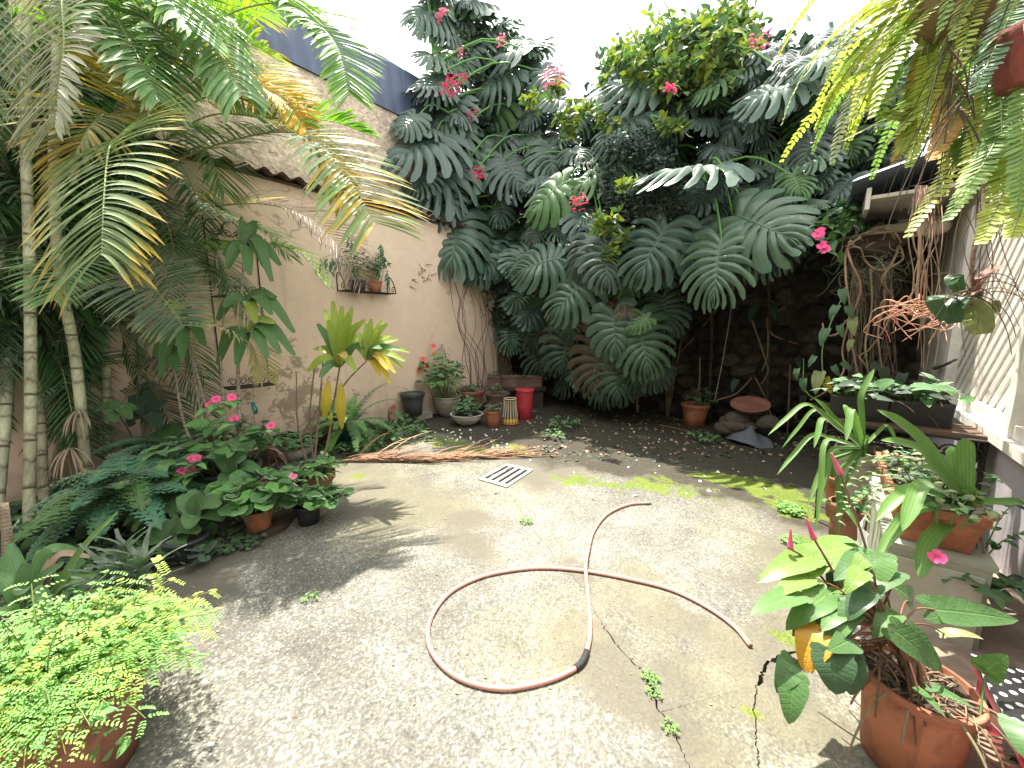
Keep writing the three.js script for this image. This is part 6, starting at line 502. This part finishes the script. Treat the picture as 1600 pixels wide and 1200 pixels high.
{ const t = thing('trailing_impatiens', 'leafy impatiens with one pink flower under the near lily roots', 'plant', D(1490, 945, 1.55)); t.top = D(1500, 905, 1.6); const P = []; bushy(t, { n: 14, R: .16, H: .07, leaf: oval, mats: [M.cordG, M.mid], size: .075, per: 4, single: true, spread: 1 }); flower(t, D(1464, 870, 1.45), .026, M.pink); for (const l of [[[1520, 900], [1560, 850], [1600, 830]], [[1530, 880], [1570, 800], [1610, 775]], [[1520, 910], [1560, 920], [1600, 905]], [[1500, 860], [1540, 770], [1560, 745]]]) { const c = curve(l.map(([x, y]) => D(x, y, 1.75)), 10), b = new B(); tube(b, c, .003, .002, 4); part(t, 'stem', b.geo(), M.stem); for (let k = 2; k < 11; k++) put(t, 'leaf', pick(oval), pick([M.mid, M.dark]), c[k], V(rr(-1, 1), rr(-.2, .5), rr(-1, 1)), V(0, 1, .4), rr(.04, .06)); } for (let i = 0; i < 20; i++) strand(t, 'root', [D(1500 + rr(-12, 12), 890, 1.58), D(1492 + rr(-12, 12), 920, 1.58), D(1490 + rr(-14, 14), 945, 1.58)], .004, M.root); }
// ---------------------------------------------------------------- anthurium
{ const c = D(1425, 1120, 1.22).setY(.012), t = pot('potted_anthurium', 'leggy anthurium with pink flower spikes in a large orange brown pot', 'anthurium', c, .135, .3, M.terra, { lip: 1.03, taper: .8, rim: .1, fill: .93 }); const cr = D(1385, 985, 1.2), tp = t.top;
  for (let i = 0; i < 9; i++) strand(t, 'woody_stem', [tp.clone().add(V(rr(-.05, .05), -.02, rr(-.05, .05))), tp.clone().lerp(cr, .5).add(V(rr(-.03, .03), .02, rr(-.03, .03))), cr.clone().add(V(rr(-.03, .03), rr(-.05, .05), rr(-.03, .03)))], .009, M.root, .5);
  const debris = new B(); for (let i = 0; i < 140; i++) { const p = tp.clone().add(V(rr(-.1, .1), rr(-.005, .03), rr(-.1, .1))); tube(debris, sag(p, V(rr(-1, 1), rr(-.1, .3), rr(-1, 1)), rr(.03, .09), .8, 4), .0028, .001, 4, [rr(.6, 1.4), rr(.8, 1.2), 1]); } stuff(part(t, 'litter', debris.geo(), M.root));
  for (let i = 0; i < 26; i++) { const a = i * 2.4, rim = tp.clone().add(V(Math.cos(a) * .13, .03, Math.sin(a) * .13)); if (i % 2) strand(t, 'root', sag(cr.clone().add(V(rr(-.05, .05), -.05, rr(-.05, .05))), V(Math.cos(a), -.4, Math.sin(a)), rr(.12, .28), 1.4, 6), .004, M.twig); else strand(t, 'root', sag(tp.clone().add(V(Math.cos(a) * .09, .01, Math.sin(a) * .09)), V(Math.cos(a), .5, Math.sin(a)), rr(.12, .3), 2.8, 8), .0045, M.root); }
  for (let i = 0; i < 6; i++) strand(t, 'root', [D(1460, 1120, 1.15), D(1500, 1140, 1.1), D(1540, 1150 + i * 8, 1.08), D(1610, 1160 + i * 14, 1.05)], .005, M.root);
  // base x,y, tip x,y, depth, width, material (0-2 greens, 3 dark, 4 amber), facing
  const LV = [[1372, 868, 1368, 922, 1.25, .95, 0, 0], [1270, 868, 1185, 902, 1.3, .5, 2, 1], [1330, 855, 1232, 872, 1.35, .5, 2, 1], [1262, 902, 1210, 925, 1.25, .6, 2, 1], [1245, 930, 1172, 952, 1.2, .5, 0, 1], [1290, 930, 1228, 975, 1.2, .55, 0, 0], [1325, 930, 1262, 960, 1.22, .55, 2, 1], [1290, 870, 1245, 905, 1.3, .7, 2, 1], [1310, 880, 1300, 930, 1.3, .7, 3, 0], [1335, 950, 1300, 985, 1.2, .6, 0, 0], [1318, 960, 1292, 1012, 1.15, .6, 0, 0], [1330, 945, 1318, 1000, 1.15, .6, 1, 0], [1352, 925, 1325, 960, 1.15, .7, 3, 0], [1460, 952, 1606, 968, 1.2, .42, 1, 0], [1475, 990, 1540, 988, 1.3, .4, 5, 1], [1420, 985, 1478, 1052, 1.15, .55, 1, 0], [1398, 985, 1490, 1060, 1.12, .5, 1, 0], [1280, 985, 1252, 1048, 1.15, .9, 4, 0], [1300, 1020, 1310, 1095, 1.1, 1.1, 3, 0], [1325, 1025, 1335, 1095, 1.12, .9, 3, 0], [1240, 1035, 1215, 1080, 1.15, .8, 1, 0], [1240, 1060, 1232, 1135, 1.12, .75, 1, 0], [1435, 1078, 1482, 1120, 1.1, .5, 0, 1], [1455, 1075, 1524, 1102, 1.1, .5, 1, 1], [1540, 1050, 1570, 1025, 1.1, .8, 0, 0], [1590, 1130, 1600, 1180, 1.0, 1, 1, 0], [1425, 940, 1412, 920, 1.35, .9, 0, 0], [1330, 1000, 1305, 1010, 1.12, .8, 1, 0], [1320, 900, 1345, 935, 1.3, .6, 2, 0], [1300, 850, 1340, 838, 1.4, .7, 0, 1], [1345, 890, 1355, 940, 1.3, .7, 2, 0], [1280, 955, 1240, 990, 1.22, .6, 1, 0]];
  for (let i = 0; i < 14; i++) { const x = rr(1270, 1400), y = rr(870, 1000), s = rr(-1, .5); LV.push([x, y, x + s * 46, y + rr(15, 50), rr(1.15, 1.35), .6, Math.floor(rnd() * 3), i % 2]); }
  const mats = [...M.anth, M.anthD, M.amber, M.pothosP];
  for (const [bx, by, tx, ty, d, w, m, lie] of LV) { const p = D(bx, by, d), e = D(tx, ty, d - .05), dir = e.clone().sub(p), L = dir.length(), up = EYE.clone().sub(p).normalize().multiplyScalar(lie ? .25 : .9).add(V(rr(-.2, .2), lie ? .9 : .35, rr(-.2, .2))); up.addScaledVector(dir, -up.dot(dir) / dir.lengthSq()).normalize(); put(t, 'leaf', pick(heartL), mats[m], p, dir, up, [L * w / .62, L, L]); const st = bx > 1500 ? null : strand(t, 'petiole', [cr.clone().add(V(rr(-.03, .03), rr(-.06, .03), rr(-.03, .03))), cr.clone().lerp(p, .6).add(V(0, .03, 0)), p], .0035, M.stemRed, 0, .0025); }
  strand(t, 'petiole', [D(1530, 1135, 1.08), D(1535, 1090, 1.1), D(1540, 1050, 1.1)], .003, M.stem, 0);
  for (const [x0, y0, x1, y1, x2, y2, d] of [[1385, 970, 1345, 830, 1313, 740, 1.28], [1340, 970, 1300, 890, 1272, 842, 1.25], [1330, 960, 1255, 870, 1235, 858, 1.3]]) { strand(t, 'flower_stalk', [D(x0, y0, d), D(x1, y1, d), D(x2, y2, d)], .0042, M.stemRed, 0, .0035); const b = new B(), q = D(x2, y2, d), dir = D(x2 - (x1 - x2) * .45 * (x0 === 1330 ? .0 : 1), y2 - 32, d).sub(q); tube(b, curve([q, q.clone().addScaledVector(dir, .5), q.clone().add(dir)], 8), .0095, .003, 8); part(t, 'spathe', b.geo(), M.spathe); } }
// ---------------------------------------------------------------- red box with polka dot lid
{ const c = D(1562, 1085, 1.12), yt = .26, t = thing('polka_dot_box', 'red box with a black and white polka dot lid in the near right corner', 'box', V(.56, .124, -1.62)); const q = V(.668, 0, -1.69), a = .04, dm = tex(256, 256, (u, v) => { const f = 5, x = u * f, y = v * f * 2, row = Math.floor(y), dx = ((x + (row % 2) * .5) % 1) - .5, dy = ((y % 1) - .5) * .5; return Math.hypot(dx, dy) < .17 ? [.72, .72, .7] : [.012, .012, .014]; }); const lm = new THREE.MeshPhysicalMaterial({ map: dm, roughness: .35, clearcoat: .4 }); dm.repeat.set(4, 4);
  const rot = g => { g.rotateY(a); g.translate(q.x, 0, q.z); return g; }; const rm = std([.36, .012, .045], { roughness: .35, map: mott });
  const body = new THREE.BoxGeometry(.29, .14, .42, 6, 4, 6); part(t, 'box_body', rot(body.translate(0, .123 + .071, 0)), rm); const lid = new THREE.BoxGeometry(.33, .012, .46, 12, 1, 12), p = lid.attributes.position; for (let i = 0; i < p.count; i++) p.setY(i, p.getY(i) + .02 * Math.cos(p.getX(i) * 7) * Math.cos(p.getZ(i) * 6)); lid.computeVertexNormals(); part(t, 'lid', metric(rot(lid.translate(0, .272, 0)), 1), lm); for (const s of [-.1, .08]) part(t, 'latch', rot(new THREE.CylinderGeometry(.028, .03, .02, 18).rotateZ(1.571).translate(-.152, .215, s)), M.black); part(t, 'lid_edge', rot(new THREE.BoxGeometry(.322, .026, .452, 1, 1, 1).translate(0, .262 - .008, 0)), rm); }
// ---------------------------------------------------------------- things on the paving
{ const pts = [[1012, 788], [985, 790], [950, 805], [928, 832], [919, 865], [915, 895], [918, 930], [922, 972], [920, 1008], [908, 1040], [880, 1058], [835, 1073], [785, 1080], [730, 1069], [692, 1045], [670, 1010], [673, 970], [702, 930], [750, 905], [800, 894], [850, 890], [914, 895], [980, 907], [1050, 925], [1110, 955], [1150, 985], [1172, 1012]].map(p => G(...p)), r = .0105; pts.forEach((p, i) => { p.y = r + .001 + (i > 3 && i < 7 ? [.012, .024, .012][i - 4] : 0); }); const P = curve(pts, 260), t = thing('garden_hose', 'faded pink garden hose looped on the concrete with a black joint', 'hose', pts[9].clone().setY(0));
  const hm = tex(64, 64, (u, v) => { const s = Math.pow(.5 + .5 * Math.cos((u * 4) * 6.2832), 6); const k = .9 + .2 * vn(u * 16, v * 30, 16); return [lerp(.46, .58, s) * k, lerp(.21, .4, s) * k, lerp(.17, .33, s) * k]; }); const b = new B(); tube(b, P, r, r, 14); part(t, 'hose_tube', b.geo(), new THREE.MeshStandardMaterial({ map: hm, roughness: .5 })); const i0 = P.findIndex(p => p.distanceTo(pts[8]) < .02), a = P.reduce((m, p, i) => p.distanceTo(pts[9]) < P[m].distanceTo(pts[9]) ? i : m, 0); const j = new B(); tube(j, P.slice(a - 6, a + 5), r * 1.3, r * 1.3, 12, [1, 1, 1], .1); part(t, 'joint', j.geo(), M.black); const e = new B(), d0 = P[0].clone().sub(P[1]).normalize(); tube(e, [P[0].clone().addScaledVector(d0, -.02), P[0].clone().addScaledVector(d0, .025)], r * 1.35, r * 1.35, 12); part(t, 'coupling', e.geo(), M.steel); const f = new B(), n = P.length - 1; tube(f, [P[n], P[n].clone().addScaledVector(P[n].clone().sub(P[n - 1]).normalize(), .004)], r * 1.08, r * .8, 12); part(t, 'open_end', f.geo(), std([.25, .12, .1])); }
{ const c = GR.reduce((a, p) => a.add(p), V(0, 0, 0)).multiplyScalar(.25), t = thing('drain_grate', 'pale metal drain grate with four slots set in the concrete', 'grate', c); const m = (u, v) => GR[0].clone().lerp(GR[1], u).lerp(GR[3].clone().lerp(GR[2], u), v); const slab = (n, u0, u1, v0, v1, y1) => { const b = new B(), k = [[u0, v0], [u1, v0], [u1, v1], [u0, v1]], lo = k.map(q => m(...q).setY(-.012)), hi = k.map(q => m(...q).setY(y1)), A = lo.map(p => b.v(p, undefined, p.x * 2, p.z * 2)), H = hi.map(p => b.v(p, undefined, p.x * 2, p.z * 2)); b.q(H[3], H[2], H[1], H[0]); b.q(A[0], A[1], A[2], A[3]); for (let i = 0; i < 4; i++) { const j = (i + 1) % 4; b.q(A[j], A[i], H[i], H[j]); } const g = b.geo().toNonIndexed(); g.computeVertexNormals(); part(t, n, g, gm); };
  const gm = std([.46, .45, .42], { metalness: .15, roughness: .6, map: fleck, bumpMap: grainB, bumpScale: .001 }); slab('frame', 0, .1, 0, 1, .012); slab('frame', .9, 1, 0, 1, .012); slab('frame', .1, .9, 0, .1, .012); slab('frame', .1, .9, .9, 1, .012); const bw = .106, gp = (.8 - 3 * bw) / 4; for (let k = 0; k < 3; k++) { const v0 = .1 + gp * (k + 1) + bw * k; slab('bar', .1, .9, v0, v0 + bw, .011); }
  const w = new B(); tube(w, [m(.95, .3).setY(.013), m(.75, .3).setY(.016), m(.6, .36).setY(.014)], .003, .003, 4); part(t, 'twig_caught', w.geo(), M.twig); const pitb = new B(), L = [[.1, .1], [.9, .1], [.9, .9], [.1, .9]].map(q => m(...q)); L.forEach((p, i) => { const n = L[(i + 1) % 4]; const q = [p.clone().setY(-.118), n.clone().setY(-.118), n.clone().setY(-.6), p.clone().setY(-.6)].map(v => pitb.v(v)); pitb.q(...q); }); part(t, 'drain_pit', pitb.geo(), std([.03, .03, .028])); }
{ const t = thing('dry_palm_frond', 'dry fallen palm frond lying across the concrete beside the drain grate', 'palm frond', G(640, 715)); const pts = [[520, 722], [580, 722], [660, 722], [730, 718], [800, 714]].map(p => G(...p).setY(.012)), P = curve(pts, 30), b = new B(); tube(b, P, .011, .004, 6, [1.2, 1, .8], .2); part(t, 'rachis', b.geo(), M.dry); for (let k = 0; k < 150; k++) { const s = rr(.05, .98), p = P[Math.floor(s * 30)], far = k % 3 !== 0, l = new B(), T = P[30].clone().sub(P[0]).normalize(), dir = T.clone().multiplyScalar(rr(.7, 1)).add(V(-T.z, 0, T.x).multiplyScalar(far ? -rr(.05, .75) : rr(.0, .15))).add(V(0, rr(.02, .5), 0)), q = sag(p, dir, rr(.25, .7), rr(.3, .8), 6); q.forEach(v => { v.y = Math.max(v.y, .008 + rnd() * .01); }); ribbon(l, q, .006, blade, UP, .6, () => rnd() < .5 ? [1.3, 1.1, 1] : [.8, .55, .45]); part(t, 'leaflet', l.geo(), M.dry); }
  for (const [x0, y0, x1, y1] of [[560, 715, 625, 668], [580, 718, 660, 680], [600, 715, 680, 672], [560, 712, 615, 675], [590, 715, 640, 690], [610, 718, 690, 690]]) { const l = new B(), a = G(x0, y0).setY(.02), e = D(x1, y1, depthOf(G(x1, y1 + 22))); ribbon(l, curve([a, a.clone().lerp(e, .5).add(V(0, .05, 0)), e], 8), .007, blade, UP, .5, () => [1.5, 1.35, 1.1]); part(t, 'leaflet', l.geo(), M.dry); } }
{ const t = thing('dry_palm_frond', 'smaller dry grey frond slumped behind the geranium and pale bowl', 'palm frond', G(420, 745)); for (let k = 0; k < 44; k++) { const l = new B(), a = D(rr(395, 415), rr(668, 700), 3.5), e = G(rr(420, 458), rr(716, 745)).setY(rr(.02, .1)); ribbon(l, curve([a, a.clone().lerp(e, .5).add(V(rr(-.05, .05), .08, rr(-.05, .05))), e], 8), .007, blade, UP, .5, () => [rr(.7, 1.3), rr(.8, 1.1), 1.05]); part(t, 'leaflet', l.geo(), M.dry); } }
const litter = (name, label, cat, geo, mat, n, at, s) => { const t = thing(name, label, cat, at(0).clone().setY(0)); t.userData.kind = 'stuff'; const I = new THREE.InstancedMesh(geo, mat, n), m = new THREE.Matrix4(), C = col(1, 1, 1); for (let i = 0; i < n; i++) { const p = at(i), k = s * rr(.6, 1.4); m.compose(p.sub(t.position), new THREE.Quaternion().setFromEuler(new THREE.Euler(rr(-.4, .4), rr(0, 6.28), rr(-.4, .4))), V(k, k, k)); I.setMatrixAt(i, m); const q = rr(.7, 1.2); I.setColorAt(i, C.setRGB(q, q, q)); } I.name = 'litter'; t.add(stuff(I)); };
const crumb = leafShape({ W: .75, prof: ovate, droop: 1.1, n: 3, fold: .3 });
litter('fallen_petals', 'white fallen petals scattered on the damp paving before the pots', 'petals', crumb, M.petal, 120, i => i < 70 ? G(rr(680, 800), rr(670, 700), .008) : G(rr(720, 1240), rr(670, 780), .008), .035);
litter('leaf_litter', 'brown leaf litter in the shade along the foot of the stone wall', 'leaf litter', crumb, M.dry, 420, i => { const p = G(rr(820, 1330), rr(640, 712), .006); p.z = Math.max(p.z, -6.0); return p.setY(rr(.004, .02)); }, .045);
litter('leaf_litter', 'dark rotting leaves on the ground beneath the monstera clump', 'leaf litter', crumb, M.dark, 300, i => { const p = G(rr(840, 1330), rr(640, 720), .006); p.z = Math.max(p.z, -6.0); return p.setY(rr(.004, .02)); }, .06);
litter('grit', 'small bits of grit and leaf crumbs strewn over the sunny concrete', 'debris', crumb, M.dry, 120, i => G(rr(300, 1200), rr(780, 1190), .003), .014);
for (const [x, y, n, r, lab] of [[880, 668, 20, .26, 'leafy weed seedlings growing before the dark recess'], [868, 685, 10, .16, 'low weed seedling nearest the fallen petals'], [822, 816, 14, .05, 'tiny green weed tuft in the crack near the drain grate'], [486, 937, 8, .04, 'tiny weed on the concrete right of the spiky plant'], [1016, 1062, 14, .035, 'small weeds sprouting from the wide part of the long crack'], [1022, 1085, 10, .03, 'small weeds lower down the long crack'], [1048, 1140, 10, .03, 'small weeds nearest the bottom in the long crack'], [1240, 850, 24, .07, 'mossy weeds at the paving edge beside the anthurium leaves'], [1235, 800, 30, .09, 'creeping weeds at the mossy right edge of the paving'], [1100, 690, 14, .2, 'sparse seedlings on the ground left of the grey bag'], [1268, 880, 20, .08, 'weeds between the brick red pot and the moss']]) { const t = thing('weed_patch', lab, 'weeds', G(x, y)); t.top = t.position.clone().add(V(0, .004, 0)); bushy(t, { n, R: r, H: Math.min(.16, r * .7), leaf: oval, mats: r < .1 ? [M.lime, M.limeB] : [M.ger[0], M.ger[2]], size: Math.min(.06, r * .36), per: 4, spread: 1.5, stemR: .0015 }); }
{ const t = potPx('potted_sapling', 'red clay pot with a bare sapling in the dark at the stone wall', 'plant pot', 1090, 668, 42, 36, M.terra, {}); const b = new B(); tube(b, curve([t.top, t.top.clone().add(V(.03, .35, 0)), t.top.clone().add(V(.0, .7, -.05))], 8), .014, .008, 6); part(t, 'stem', b.geo(), M.twig); bushy(t, { n: 10, R: .2, H: .3, leaf: oval, mats: [M.mid, M.dark], size: .09, per: 4, from: t.top.clone().add(V(.1, 0, 0)) }); }
{ const c = D(1172, 634, 4.75), t = thing('clay_saucer', 'empty terracotta saucer tilted on stones in the dark corner', 'saucer', c); const g = new THREE.LatheGeometry([[.001, 0], [.16, 0], [.2, .05], [.215, .05], [.215, .065], [.195, .065], [.16, .015], [.001, .014]].map(p => new THREE.Vector2(...p)), 36); g.rotateX(.3); g.translate(c.x, c.y - .03, c.z); part(t, 'dish', g, M.terraD); const rubM = clay([.10, .085, .065]); const s = thing('rubble_heap', 'heap of loose stones under the tilted terracotta saucer', 'stones', c.clone().setY(0)); for (let i = 0; i < 16; i++) { const q = new THREE.IcosahedronGeometry(rr(.07, .13), 1); q.scale(1.2, .8, 1); q.translate(c.x + rr(-.25, .25), rr(.04, Math.max(.06, c.y - .16)), c.z + rr(-.2, .15)); part(s, 'stone', metric(jit(q, .05, 6)), rubM); } }
{ const c = G(1172, 692), t = thing('grey_bag', 'crumpled grey sheet of plastic heaped in the dark corner', 'bag', c); const g = new THREE.ConeGeometry(.26, .2, 22, 8); g.translate(c.x, .1, c.z); part(t, 'sheet', jit(g, .09, 5), std([.13, .15, .17], { roughness: .4 })); }
{ const t = thing('fallen_stick', 'thin fallen stick on the dark ground left of the grey bag', 'stick', G(1050, 690)); const b = new B(); tube(b, curve([G(1030, 665).setY(.012), G(1060, 672).setY(.016), G(1078, 676).setY(.012)], 8), .012, .008, 6, [1, 1, 1], .3); part(t, 'stick_body', b.geo(), M.twig); }
scene.traverse(o => { if (o.isMesh) o.castShadow = o.receiveShadow = true; });
renderer.render(scene, camera);
